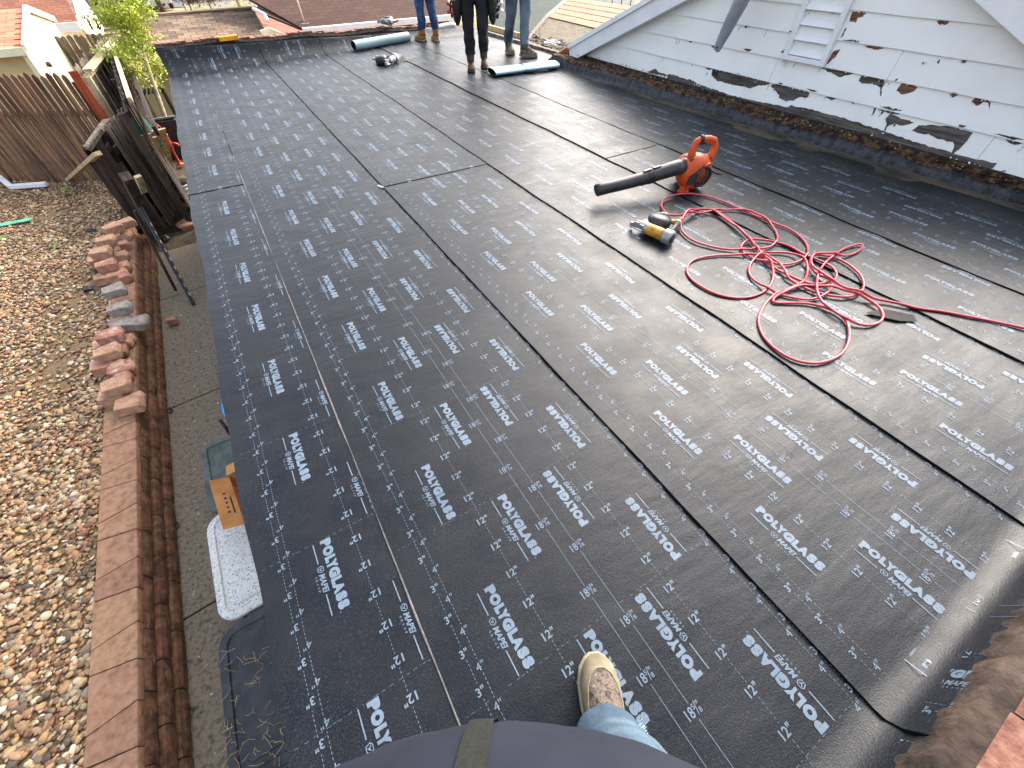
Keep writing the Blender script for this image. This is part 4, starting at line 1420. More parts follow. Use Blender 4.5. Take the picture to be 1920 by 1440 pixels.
# the little standing loop
A[:, 2] = zz
for i in range(len(A)):
    d = math.hypot(A[i, 0] - P0[171 - 0 if len(P0) > 171 else -1].x, 0)
m_hose = mat('red_air_hose', [(.40, .022, .042), (.48, .04, .06)], scale=6, rough=.34, spec=.5, bump=.03)
hose = MB().tube(A.tolist(), rad, 10).build('air_hose', m_hose, None, fix=False)
tag(hose, 'long red air hose lying in tangled loops on the roof', 'hose')
i0 = 14
MB().tube(A[18:32].tolist(), rad + .0012, 10).build('hose_sleeve', M_BLACK, hose, fix=False)

# brown offcut
c = at(1665, 592, .014)
mb = MB().add([(-.10, .03, .0), (.0, .055, .004), (.13, -.005, .003), (.115, -.055, .0), (.02, -.045, .004), (-.07, .0, .006)], [(0, 1, 4, 5), (1, 2, 3, 4)])
o = mb.build('membrane_offcut', mat('brown_offcut', ['#17130f', '#2a241e'], scale=10, rough=.8), None, c, (0, 0, math.radians(-28)))
tag(o, 'small brown offcut of roofing lying under the red hose', 'offcut')

# ------------------------------------------------------------------ loose curls of membrane
m_film = mat('pale_blue_release_film', ['#8fb2c6', '#a9cadc', '#b9d6e4'], scale=2, rough=.42, bump=.12, bscale=9, bdist=.02, k=0.8)
m_filmg = mat('grey_green_release_film', ['#8aa6ac', '#a6c2c6'], scale=3, rough=.42, bump=.08, k=0.8)


def roll(name, a, b, w, h, m, label, turns=1.25, flatb=True, crease=None):
    a, b = Vector(a), Vector(b)
    ax = (b - a); L = ax.length; ax.normalize()
    side = Vector((ax.y, -ax.x, 0))   # towards the camera
    e = empty(name, a, label, 'membrane roll')
    prof = []
    n = 40
    for i in range(n + 1):
        q = -.55 * PI + 2 * PI * turns * i / n
        sp = 1 - .16 * (i / n)
        prof.append((math.cos(q) * w / 2 * sp, h / 2 + math.sin(q) * h / 2 * sp))
    for nm, off, mm in (('film', .004, m), ('bitumen_core', .0, M_BITUMEN)):
        rings = []
        for t in range(17):
            f = t / 16
            r_ = []
            for i, (u, v) in enumerate(prof):
                du = 1 + .02 * math.sin(f * 9 + i * .2)
                q = -.55 * PI + 2 * PI * turns * i / n
                r_.append(ax * (L * f) + side * ((u + math.cos(q) * off) * du) + Vector((0, 0, max(.014, v + math.sin(q) * off + .013))))
            rings.append(r_)
        vs = [p for r in rings for p in r]; k = n + 1
        mb = MB().add(vs, [(t * k + i, t * k + i + 1, (t + 1) * k + i + 1, (t + 1) * k + i) for t in range(16) for i in range(n)], True)
        mb.build(nm, mm, e, fix=False)
    if crease:
        c = ax * (L * crease)
        MB().tube([c + side * ((u + math.cos(-.55 * PI + 2 * PI * turns * i / n) * .006)) + Vector((0, 0, v + .014 + math.sin(-.55 * PI + 2 * PI * turns * i / n) * .006)) + ax * (.02 * v / h) for i, (u, v) in enumerate(prof) if i < 26], .0035, 5).build('crease', M_BLACK, e, fix=False)
    return e


roll('membrane_roll', at(922, 143, .0), at(1040, 128, .0), .29, .075, m_film, 'pale blue backed membrane curl lying beside the white gable', 1.15, crease=.45)
roll('membrane_roll', (2.24, 8.80, 0), (3.32, 9.10, 0), .15, .13, m_filmg, 'grey green backed membrane roll lying along the far parapet', 1.3)
# ------------------------------------------------------------------ people
def mb_parent(me_ob, par): me_ob.parent = par


def skin_mesh(name, verts, edges, radii, m, parent=None, root=0, sub=2, disp=None):
    me = bpy.data.meshes.new(name)
    me.from_pydata([tuple(v) for v in verts], edges, [])
    o = link(name, me, parent, m)
    o.modifiers.new('skin', 'SKIN').use_smooth_shade = True
    sv = me.skin_vertices[0].data
    for i, r in enumerate(radii):
        sv[i].radius = r if hasattr(r, '__len__') else (r, r)
        sv[i].use_root = (i == root)
    s = o.modifiers.new('sub', 'SUBSURF'); s.levels = sub; s.render_levels = sub
    if disp:
        t = bpy.data.textures.new(name, 'CLOUDS'); t.noise_scale = disp[1]; t.noise_depth = 3
        d = o.modifiers.new('folds', 'DISPLACE'); d.texture = t; d.strength = disp[0]; d.mid_level = .5; d.texture_coords = 'LOCAL'
    return o


M_SKIN = mat('skin', ['#8d5f47', '#a97b60'], scale=12, rough=.55, bump=.05)
M_HAIR = mat('dark_hair', ['#1a130e', '#2e221a'], scale=30, rough=.6)
M_BOOT_SOLE = mat('dark_boot_sole', ['#17130f', '#2a231c'], rough=.7)


def boot(parent, toe, heel, shaft_h, m_up, m_sole, name='boot', width=.108, foxing=None):
    """shoe along heel->toe, soles on z of points"""
    toe, heel = Vector(toe), Vector(heel)
    ax = toe - heel; L = ax.length; ax.normalize(); sd = Vector((ax.y, -ax.x, 0)).normalized()
    g = parent
    prof = [(0.0, .58, .0), (.06, .80, .0), (.2, .78, .0), (.4, .76, .0), (.6, .96, .0), (.78, 1.0, .0), (.9, .82, .0), (.97, .5, .0), (1.0, .22, .0)]
    mb = MB(); rings = []
    for z_, ex in ((0, 1.0), (.012, 1.04), (.026, 1.02), (.030, .97)):
        r = []
        for f, w, _ in prof: r.append(heel + ax * (L * (.5 + (f - .5) * ex)) + sd * (width / 2 * w * ex) + Vector((0, 0, z_)))
        for f, w, _ in prof[::-1]: r.append(heel + ax * (L * (.5 + (f - .5) * ex)) - sd * (width / 2 * w * ex) + Vector((0, 0, z_)))
        rings.append(r)
    sole = mb.loft(rings).build('sole', m_sole, None)
    sole.parent = g
    # upper: cross sections along the foot
    rings = []
    hs = [(.02, .50, .085), (.10, .74, .105), (.22, .76, .115), (.36, .76, .105), (.5, .84, .088), (.63, .95, .070), (.76, .97, .058), (.87, .84, .048), (.95, .58, .036), (.99, .26, .022)]
    for f, w, h in hs:
        r = []
        for k in range(16):
            q = PI * k / 15
            cx = math.copysign(abs(math.cos(q)) ** .72, math.cos(q)); sz = math.sin(q) ** .85
            r.append(heel + ax * (L * f) + sd * (cx * width / 2 * w * .97) + Vector((0, 0, .028 + h * sz)))
        rings.append(r)
    up = MB().loft(rings).build(name, m_up, None)
    up.parent = g
    sole.parent = up
    # shaft
    if shaft_h:
        rings = []
        for z_, rx, ry, sh in ((.085, .072, .047, .0), (.13, .066, .052, .0), (shaft_h * .75 + .03, .064, .057, -.005), (shaft_h, .068, .061, -.008), (shaft_h, .05, .044, -.008)):
            c = heel + ax * (L * .23 + sh) + Vector((0, 0, z_))
            rings.append([c + ax * (rx * math.cos(q)) + sd * (ry * math.sin(q)) for q in [2 * PI * k / 16 for k in range(16)]])
        sh = MB().loft(rings).build('shaft', m_up, None)
        sh.parent = up
    lc = MB()
    for k in range(4):
        f = .40 + .075 * k; h = .10 - .011 * k
        c = heel + ax * (L * f) + Vector((0, 0, .036 + h))
        lc.tube([c - sd * .028 + Vector((0, 0, -.008)), c, c + sd * .028 + Vector((0, 0, -.008))], .0032, 6)
    o = lc.build('laces', M_BOOT_SOLE, None); o.parent = up
    return up


def person(label, pelvis, heading, feet, m_leg, m_top, m_boot, m_sole, hip=.93, group=None, arms=None, boot_h=.17, knees=(.03, .03), legw=1.0, fwd=(1, 1), disp=(.035, .09), hem=.0):
    """heading: unit facing vector in xy; feet: list of (heel,toe) points"""
    root = empty('person', (pelvis[0], pelvis[1], 0), label, 'person', group)
    h = Vector((heading[0], heading[1], 0)).normalized(); r = Vector((h.y, -h.x, 0))
    P = Vector((pelvis[0], pelvis[1], 0))
    W = lambda f, s, z: h * f + r * s + Vector((0, 0, z))
    # ankles
    ank = []
    for (he, to) in feet:
        a = Vector(he) + (Vector(to) - Vector(he)) * .24; a.z += .09
        ank.append(a - P)
    hips = [W(0, -.095, hip - .03), W(0, .095, hip - .03)]
    kn = [hips[i] * .49 + ank[i] * .51 + h * knees[i] for i in range(2)]
    # body
    V = [W(0, 0, hip), W(0, 0, hip + .16), W(0, 0, hip + .36), W(-.01, 0, hip + .52), W(.01, 0, hip + .60), W(.03, 0, hip + .71),
         hips[0], kn[0], ank[0], hips[1], kn[1], ank[1]]
    E = [(0, 1), (1, 2), (2, 3), (3, 4), (4, 5), (0, 6), (6, 7), (7, 8), (0, 9), (9, 10), (10, 11)]
    R = [.11, .105, .125, .075, .055, .088, .07, .042, .03, .07, .042, .03]
    hands = arms or [(W(.08, -.26, hip - .02)), (W(.08, .26, hip - .02))]
    for s, hd in ((-1, hands[0]), (1, hands[1])):
        sh = W(-.01, s * .17, hip + .48); el = (sh + hd) / 2 + h * -.05 + r * (s * .05)
        b = len(V)
        V += [sh, el, hd]; R += [.055, .042, .028]
        E += [(2, b), (b, b + 1), (b + 1, b + 2)]
        fd = (hd - el).normalized()
        pal = hd + fd * .06
        V.append(pal); R.append((.036, .018)); E.append((b + 2, b + 3))
        lat = fd.cross(h); lat.normalize()
        for q, ln in ((-.027, .062), (-.009, .075), (.009, .07), (.027, .055)):
            k1 = pal + lat * q + fd * .03; k2 = k1 + fd * ln * .5 + h * .008; k3 = k2 + fd * ln * .5 + h * .02
            c = len(V); V += [k1, k2, k3]; R += [.0095, .0088, .0075]; E += [(b + 3, c), (c, c + 1), (c + 1, c + 2)]
        c = len(V); V += [hd + fd * .025 + h * .035, hd + fd * .06 + h * .05]; R += [.011, .0085]; E += [(b + 2, c), (c, c + 1)]
    body = skin_mesh('body', V, E, R, M_SKIN, root, 0, 1)
    # head details
    hc = W(.035, 0, hip + .715)
    hm = MB()
    hm.lathe([(.0, -.11), (.035, -.105), (.058, -.06), (.074, 0), (.078, .05), (.06, .095), (.03, .115), (0, .12)], 20, Matrix.Translation(hc))
    hd_ = hm.build('head', M_SKIN, body)
    hb = MB().lathe([(.083, .02), (.084, .05), (.066, .102), (.034, .123), (0, .129)], 20, Matrix.Translation(hc - h * .008), cap=False).build('hair', M_HAIR, body)
    MB().box(hc + h * .078 + Vector((0, 0, -.01)), (.022, .022, .04)).build('nose', M_SKIN, body, bevel=.006)
    for s in (-1, 1):
        MB().lathe([(0, -.012), (.012, 0), (0, .012)], 8, Matrix.Translation(hc + h * .066 + r * (s * .03) + Vector((0, 0, .015)))).build('eye', M_WHITE2, body)
        MB().lathe([(0, -.03), (.012, -.01), (.013, .015), (0, .03)], 8, Matrix.Translation(hc + r * (s * .078))).build('ear', M_SKIN, body)
    MB().box(hc + h * .066 + Vector((0, 0, -.055)), (.012, .045, .008), (0, 0, math.atan2(h.y, h.x))).build('mouth', mat('lips', ['#7c4a40', '#8d574c'], rough=.5) if 'lips' not in bpy.data.materials else bpy.data.materials['lips'], body, bevel=.002)
    # trousers
    V = [W(0, 0, hip + .10), W(0, 0, hip - .0)]
    R = [(.15, .125), (.15, .13)]
    E = [(0, 1)]
    for i in range(2):
        b = len(V)
        k0 = hips[i] * .75 + kn[i] * .25 + Vector((0, 0, -.02))
        mid = kn[i] * .5 + ank[i] * .5 + h * -.015
        V += [k0, hips[i] * .3 + kn[i] * .7, kn[i], mid, ank[i] + Vector((0, 0, .05 + hem)) + h * -.005, ank[i] + Vector((0, 0, hem))]
        R += [.098 * legw, .082 * legw, .072 * legw, .068 * legw, .062 * legw, .066 * legw]
        E += [(1, b)] + [(b + k, b + k + 1) for k in range(5)]
    skin_mesh('trousers', V, E, R, m_leg, root, 1, 3, disp)
    # shirt
    V = [W(0, 0, hip + .02), W(0, 0, hip + .18), W(0, 0, hip + .38), W(-.01, 0, hip + .53)]
    R = [(.17, .14), (.155, .13), (.165, .13), (.085, .08)]
    E = [(0, 1), (1, 2), (2, 3)]
    for s, hd in ((-1, hands[0]), (1, hands[1])):
        sh = W(-.01, s * .175, hip + .47); el = (sh + hd) / 2 + h * -.05 + r * (s * .05)
        b = len(V); V += [sh, el, el * .15 + hd * .85]; R += [.075, .058, .048]; E += [(2, b), (b, b + 1), (b + 1, b + 2)]
    skin_mesh('shirt', V, E, R, m_top, root, 0, 2, (.03, .12))
    for (he, to) in feet:
        boot(root, Vector(to) - P, Vector(he) - P, boot_h, m_boot, m_sole)
    return root, W


m_jean = mat('blue_jeans', ['#1c3050', '#2f5180', '#4d76a6'], scale=5, detail=6, rough=.85, bump=.3, bscale=220, stretch=(1, 1, .6), bdist=.004, k=0.5)
m_jean2 = mat('faded_blue_jeans', ['#3f566e', '#6d8799', '#9fb0b8'], scale=4, detail=6, rough=.85, bump=.3, bscale=220, stretch=(1, 1, .6), bdist=.004, k=0.5)
m_blk_tr = mat('black_work_trousers', ['#0c0c0f', '#1a1a1e', '#2b2a2c'], scale=7, rough=.85, bump=.4, bscale=40)
m_blk_sh = mat('charcoal_shirt', ['#1b1c1f', '#2c2e33'], scale=6, rough=.9, bump=.3)
m_grey_sh = mat('grey_shirt', ['#6a6c70', '#8a8c90'], scale=6, rough=.9, bump=.3)
m_navy_sh = mat('navy_shirt', ['#1c2536', '#2c374c'], scale=6, rough=.9, bump=.3)
m_tanb = mat('tan_leather_boot', ['#a8672c', '#c98b4a', '#d9a56b'], scale=9, rough=.6, bump=.15, k=0.5)
m_brnb = mat('brown_leather_boot', ['#3a2418', '#5d3b28', '#7a5238'], scale=10, rough=.6, bump=.15, k=0.5)
m_drkb = mat('dark_leather_boot', ['#1e1915', '#39302a'], scale=10, rough=.6, bump=.15)
m_grb = mat('grey_hiking_shoe', ['#4d4238', '#8a7a68', '#b5a690'], scale=16, rough=.75, bump=.2, k=0.5)
m_crs = mat('cream_rubber_sole', ['#8b7f68', '#b7ab92'], scale=10, rough=.7, k=0.5)


def G(px, py): return at(px, py, .0125)


# left worker, seen from behind
f1, f2 = at(782, 66, .012), at(820, 79, .012)
f1 = Vector((3.55, 8.86, .012)); f2 = at(821, 79, .012)
hd1 = Vector((-.30, .95, 0)).normalized()
person('person in blue jeans and tan boots seen from behind at the far parapet', ((f1 + f2) / 2 + Vector((.0, .05, 0)))[:2], hd1, [(f1, f1 + hd1 * .27), (f2, f2 + Vector((.1, .95, 0)).normalized() * .27)], m_jean, m_navy_sh, m_tanb, m_crs, hip=.93, legw=1.1, hem=.05)
# middle worker, walking at the camera
hd2 = Vector((-.45, -.89, 0)).normalized()
t1, t2 = at(884, 138, .012), at(909, 132, .03)
h1, h2 = t1 - hd2 * .28, t2 - hd2 * .26 + Vector((0, 0, .02))
pr2, W2 = person('person in black trousers with loaded tool belt walking towards the camera', ((t1 + t2) / 2 - hd2 * .16)[:2], hd2, [(h2, t2), (h1, t1)], m_blk_tr, m_blk_sh, m_brnb, M_BOOT_SOLE, hip=.92, boot_h=.20, legw=1.12, knees=(.08, .04), hem=.07)
# tool pouches are worn things: children of the person as clothing
m_pouch = mat('worn_black_leather', ['#0f0e0e', '#1d1b1a', '#35302b'], scale=9, rough=.65, bump=.3)
m_redh = mat('red_tool_handle', ['#8f1420', '#b71c2a'], rough=.4)
for s in (-1, 1):
    mb = MB()
    rings = []
    for z_, wx, wy, out in ((.50, .05, .02, .235), (.56, .11, .05, .235), (.66, .125, .06, .23), (.80, .13, .07, .225), (.84, .12, .06, .225), (.94, .09, .02, .205)):
        rings.append([W2(wx * math.cos(q), s * (out + wy * math.sin(q)), z_) for q in [2 * PI * k / 14 for k in range(14)]])
    pg = mb.loft(rings).build('tool_pouch', m_pouch, pr2)
    for k in range(3):
        a = W2(.10 - .05 * k, s * .255, .60 + .07 * k); b = a + Vector((0, 0, .06)) + W2(.05, s * .10, 0)
        MB().tube([a, (a + b) / 2, b], [.010, .013, .015], 8).build('tool_handle', m_redh if s == 1 else M_STEEL, pg)
    pk = MB()
    for k in range(3): pk.tube([W2(.06 - .05 * k, s * .30, .74), W2(.06 - .05 * k, s * .315, .66), W2(.05 - .05 * k, s * .30, .58)], .012, 6)
    pk.build('pouch_strap', m_pouch, pg)
MB().tube([W2(.155 * math.cos(q), .185 * math.sin(q), .92) for q in [2 * PI * k / 24 for k in range(25)]], .022, 8, cap=False, flat=.4).build('tool_belt', m_pouch, pr2)
if True:
    mb = MB()
    for k in range(5):
        mb.tube([W2(.05 - .03 * k, -.27, .86), W2(.08 - .04 * k, -.33 - .01 * k, .72), W2(.02 - .02 * k, -.30, .56 + .02 * k), W2(-.03, -.26, .60)], .010, 6)
    mb.build('hanging_cord', M_STEEL if False else m_pouch, pr2)
# right worker
hd3 = Vector((.35, -.94, 0)).normalized()
a1, a2 = at(963, 103, .012), at(1004, 108, .012)
pr3, W3 = person('person in faded blue jeans and grey hiking shoes standing at the roof edge', ((a1 + a2) / 2 + Vector((-.04, .12, 0)))[:2], (-.1, -.99), [(a2 + Vector((-.12, .25, 0)), a2 + Vector((.03, -.01, 0))), (a1 + Vector((.03, .26, 0)), a1)], m_jean2, m_grey_sh, m_grb, m_crs, hip=.95, boot_h=.16, legw=1.2, hem=.03)
MB().tube([W3(.02, .20, .95), W3(.06, .23, .78), W3(.04, .22, .62)], [.012, .01, .008], 8).build('belt_strap', M_BLACK, pr3)

# ------------------------------------------------------------------ the photographer
h = Vector((.518, .855, 0)); r = Vector((.855, -.518, 0))
HR = lambda f, s, z: h * f + r * s + Vector((0, 0, z))
pg = empty('person', HR(-.16, 0, 0), 'person at the bottom edge in slate blue jacket, torn jeans and a tan shoe', 'person')
OFF = HR(-.16, 0, 0)
m_jk = mat('slate_blue_softshell', ['#303549', '#3c4259', '#474d66'], scale=3, detail=5, rough=.6, spec=.35, bump=.35, bscale=9, bdist=.02, k=0.25)
m_zip = mat('dark_olive_placket', ['#1a1d1a', '#2a2e28'], scale=10, rough=.7, bump=.3, bscale=90, k=0.5)
m_shoe = mat('tan_suede_shoe', ['#7d7058', '#a3967a', '#bdb297'], scale=12, detail=7, rough=.8, bump=.2, bscale=90, bdist=.004, k=0.42)
m_camo = mat('mottled_brown_fabric', ['#2f2722', '#6b5a4c', '#8f7f70', '#5f5045', '#a79a8c'], scale=55, detail=7, stretch=(1, 1, 1), rough=.8, bump=.3, bscale=70, lo=.36, hi=.64, bdist=.004, k=0.5)
m_soleg = mat('worn_cream_sole', ['#6f6650', '#9b9072', '#b0a688'], scale=14, rough=.8, bump=.2, k=0.6)
m_jean3 = mat('washed_denim', ['#3c566f', '#5a7791', '#83a0b5'], scale=6, detail=8, rough=.9, bump=.6, bscale=260, stretch=(1, 1, .5), bdist=.004, k=0.38)
m_fray = mat('frayed_denim', ['#9fc0d6', '#cfe2ec'], scale=20, rough=.9, k=0.7)


def ell(f, s, z, a, b, n=48, nz=0, ph=0):
    out = []
    for k in range(n):
        q = 2 * PI * k / n
        w = 1 + nz * (math.sin(3 * q + ph) + .6 * math.sin(7 * q + ph * 2.1) + .35 * math.sin(13 * q + ph * 3.3))
        out.append(HR(f + math.cos(q) * b * w, s + math.sin(q) * a * w, z) - OFF)
    return out


# body (one continuous figure)
hips = [HR(-.17, -.1, .88) - OFF, HR(-.15, .1, .88) - OFF]
ank = [HR(-.30, -.13, .10) - OFF, HR(-.02, .215, .10) - OFF]
kn = [HR(-.2, -.12, .50) - OFF, HR(-.05, .18, .50) - OFF]
V = [HR(-.17, 0, .92) - OFF, HR(-.17, 0, 1.08) - OFF, HR(-.19, 0, 1.28) - OFF, HR(-.2, 0, 1.44) - OFF, HR(-.19, 0, 1.52) - OFF, HR(-.16, 0, 1.62) - OFF, hips[0], kn[0], ank[0], hips[1], kn[1], ank[1]]
E = [(0, 1), (1, 2), (2, 3), (3, 4), (4, 5), (0, 6), (6, 7), (7, 8), (0, 9), (9, 10), (10, 11)]
R = [.11, .11, .12, .07, .055, .085, .07, .048, .035, .07, .048, .035]
for s in (-1, 1):
    b = len(V)
    hd_ = HR(-.055, s * .115, 1.335) - OFF
    V += [HR(-.2, s * .18, 1.38) - OFF, HR(-.24, s * .30, 1.16) - OFF, hd_ + HR(-.05, s * .04, -.03)]; R += [.055, .042, .028]; E += [(2, b), (b, b + 1), (b + 1, b + 2)]
    pal = hd_; V.append(pal); R.append((.03, .018)); E.append((b + 2, b + 3))
    for q in range(4):
        k1 = pal + HR(.012, -s * (.012), .028 - .018 * q); k2 = k1 + HR(.012, -s * .022, 0); k3 = k2 + HR(-.004, -s * .02, 0)
        c = len(V); V += [k1, k2, k3]; R += [.009, .0082, .007]; E += [(b + 3, c), (c, c + 1), (c + 1, c + 2)]
    c = len(V); V += [pal + HR(-.02, -s * .02, .02), pal + HR(-.018, -s * .045, .022)]; R += [.010, .008]; E += [(b + 3, c), (c, c + 1)]
skin_mesh('body', V, E, R, M_SKIN, pg, 0, 1)
hc = HR(-.155, 0, 1.645) - OFF
MB().lathe([(.0, -.11), (.035, -.105), (.058, -.06), (.074, 0), (.078, .05), (.06, .095), (.03, .115), (0, .12)], 20, Matrix.Translation(hc)).build('head', M_SKIN, pg)
MB().lathe([(.083, .02), (.084, .05), (.066, .102), (.034, .123), (0, .129)], 20, Matrix.Translation(hc - h * .008), cap=False).build('hair', M_HAIR, pg)
# jacket: belly is what the photograph shows
rings = []
for z_, f, a, b, nz in ((.80, -.165, .205, .150, .02), (.84, -.165, .215, .160, .018), (.90, -.163, .222, .166, .012), (.96, -.160, .222, .168, .008), (1.02, -.160, .220, .166, .006), (1.08, -.166, .214, .158, .006),
                        (1.15, -.178, .208, .146, .008), (1.24, -.19, .205, .135, .010), (1.34, -.20, .20, .122, .008), (1.42, -.205, .165, .100, .006), (1.47, -.205, .09, .075, 0), (1.50, -.2, .065, .062, 0)):
    rings.append(ell(f + .007, .0, z_, a * 1.05, b, 64, nz, z_ * 11))
jk = MB().loft(rings).build('jacket', m_jk, pg)
s_ = jk.modifiers.new('sub', 'SUBSURF'); s_.levels = 2; s_.render_levels = 2
t = bpy.data.textures.new('jacket_folds', 'CLOUDS'); t.noise_scale = .075; t.noise_depth = 2
d_ = jk.modifiers.new('folds', 'DISPLACE'); d_.texture = t; d_.strength = .010; d_.texture_coords = 'LOCAL'
# placket follows the belly, a little left of centre
V = []
zs = np.linspace(.80, 1.42, 40)
zk = [.80, .84, .90, .96, 1.02, 1.08, 1.15, 1.24, 1.34, 1.42]
fk = [-.165, -.165, -.163, -.160, -.160, -.166, -.178, -.19, -.20, -.205]
ak = [.205, .215, .222, .222, .220, .214, .208, .205, .20, .165]
bk = [.150, .160, .166, .168, .166, .158, .146, .135, .122, .100]
for zz_ in zs:
    f = np.interp(zz_, zk, fk); a = np.interp(zz_, zk, ak); b = np.interp(zz_, zk, bk)
    for s, o_ in ((-.0285, -.003), (-.0275, .0010), (-.0215, .0022), (-.0150, .0010), (-.014, -.003)):
        q = math.asin(s / (a * 1.05))
        V.append(HR(f + .007 + math.cos(q) * (b - .0015 + o_), s, zz_) - OFF)
MB().add(V, [(k * 5 + i, k * 5 + i + 1, k * 5 + i + 6, k * 5 + i + 5) for k in range(39) for i in range(4)], True).build('placket', m_zip, jk, fix=False)
sw_ = bpy.data.objects['placket'].modifiers.new('hug', 'SHRINKWRAP'); sw_.target = jk; sw_.wrap_method = 'NEAREST_SURFACEPOINT'; sw_.wrap_mode = 'ABOVE_SURFACE'; sw_.offset = .0022
for s in (-1, 1):
    MB().tube([HR(-.2, s * .18, 1.39) - OFF, HR(-.24, s * .30, 1.16) - OFF, HR(-.12, s * .17, 1.29) - OFF], [.07, .06, .048], 14).build('sleeve', m_jk, pg)
# trousers
for i, nm in enumerate(('trouser_leg', 'trouser_leg')):
    rings = []
    cs = [(hips[i], .10), (hips[i] * .5 + kn[i] * .5, .088), (kn[i], .078), (kn[i] * .5 + ank[i] * .5, .074)]
    low = ank[i] + Vector((0, 0, .055))
    lo_ = ank[i] + h * .012
    cs += [(low + h * .01, .078), (lo_ + Vector((0, 0, .03)), .084), (lo_ + Vector((0, 0, .012)), .085), (lo_ + Vector((0, 0, .02)), .078)]
    for j, (c, rad_) in enumerate(cs):
        r_ = []
        for k in range(40):
            q = 2 * PI * k / 40
            w = 1 + .035 * math.sin(3 * q + j * 1.7) + .02 * math.sin(6 * q + j * 2.9)
            # hem drops at the heel
            dz = -.05 * (.5 - .5 * math.cos(q)) if j >= 5 else 0
            r_.append(c + h * (math.cos(q) * rad_ * w) + r * (math.sin(q) * rad_ * w) + Vector((0, 0, dz)))
        rings.append(r_)
    tl = MB().loft(rings).build(nm, m_jean3, pg)
    s_ = tl.modifiers.new('sub', 'SUBSURF'); s_.levels = 1; s_.render_levels = 1
    t = bpy.data.textures.new('denim_folds', 'CLOUDS'); t.noise_scale = .06; t.noise_depth = 3
    d_ = tl.modifiers.new('folds', 'DISPLACE'); d_.texture = t; d_.strength = .014; d_.texture_coords = 'LOCAL'
    fr = MB()
    for k in range(150):
        q = random.uniform(.30 * PI, .95 * PI) if i == 1 else random.uniform(0, 2 * PI)
        c = ank[i] + Vector((0, 0, .016 - .05 * (.5 - .5 * math.cos(q)))) + h * (.012 + math.cos(q) * .087) + r * (math.sin(q) * .087)
        d = (h * math.cos(q + random.uniform(-.6, .6)) + r * math.sin(q + random.uniform(-.6, .6))) * random.uniform(.004, .016) + Vector((0, 0, random.uniform(-.01, .014)))
        fr.tube([c, c + d], .0007, 4, cap=False)
    fr.build('frayed_hem', m_fray, tl, fix=False)
# shoes
for i in range(2):
    a = ank[i]
    toe = a + HR(.21, 0, -.088) if i == 1 else a + HR(.20, -.03, -.088)
    heel = a + HR(-.09, .012, -.088)
    toe.z = heel.z = .0125
    up = boot(pg, toe, heel, .12, m_shoe, m_soleg, 'shoe', .108)
    ax = (toe - heel).normalized(); sd = Vector((ax.y, -ax.x, 0)); L = (toe - heel).length
    rings = []
    for f, w, hh in ((.40, .70, .108), (.5, .77, .092), (.63, .78, .0745), (.74, .70, .0635), (.83, .48, .0545), (.87, .16, .0505)):
        r_ = []
        for k in range(11):
            u = -1 + 2 * k / 10
            cx = u * w
            full = {.40: .77, .5: .84, .63: .95, .74: .97, .83: .89, .87: .84}[f]
            q = math.acos(max(-1, min(1, math.copysign(abs(cx / full / .97) ** (1 / .72), cx))))
            r_.append(heel + ax * (L * f) + sd * (cx * .108 / 2) + Vector((0, 0, .0305 + (hh) * math.sin(q) ** .85)))
        rings.append(r_)
    MB().add([p for r2 in rings for p in r2], [(j * 11 + k, j * 11 + k + 1, j * 11 + k + 12, j * 11 + k + 11) for j in range(5) for k in range(10)], True).build('vamp_panel', m_camo, up, fix=False)
    ov = [rings[j][0] + Vector((0, 0, .001)) for j in range(6)] + [rings[5 - j][-1] + Vector((0, 0, .001)) for j in range(6)]
    MB().tube(ov, .0026, 6).build('panel_seam', m_shoe, up, fix=False)
    MB().tube([heel + ax * (L * .385) + sd * (.033 * math.cos(q)) + Vector((0, 0, .128 + .012 * math.sin(q))) for q in np.linspace(0, PI, 9)], .004, 6).build('collar', m_camo, up, fix=False)
# ------------------------------------------------------------------ bins under the eave
m_bin_g = mat('dull_green_plastic', k=.6, cols=['#3c4a44', '#55645d', '#66736b'], scale=9, rough=.6, bump=.15)
m_bin_w = mat('dirty_white_lid', k=.8, cols=['#5d574c', '#c9cac4', '#d8dad6', '#e0e2df'], scale=95, detail=10, rough=.55, bump=.1, lo=.36, hi=.56)
m_bin_b = mat('dusty_black_lid', ['#17191d', '#24272c', '#33363b'], scale=12, detail=8, rough=.5, bump=.15)
m_teal = mat('dark_teal_tub', ['#1d2f2b', '#2b423c'], rough=.5)


def rrect(w, l, rad, n=6):
    out = []
    for cx, cy, a0 in ((w / 2 - rad, l / 2 - rad, 0), (-w / 2 + rad, l / 2 - rad, PI / 2), (-w / 2 + rad, -l / 2 + rad, PI), (w / 2 - rad, -l / 2 + rad, 1.5 * PI)):
        for k in range(n + 1):
            a = a0 + PI / 2 * k / n
            out.append((cx + rad * math.cos(a), cy + rad * math.sin(a)))
    return out


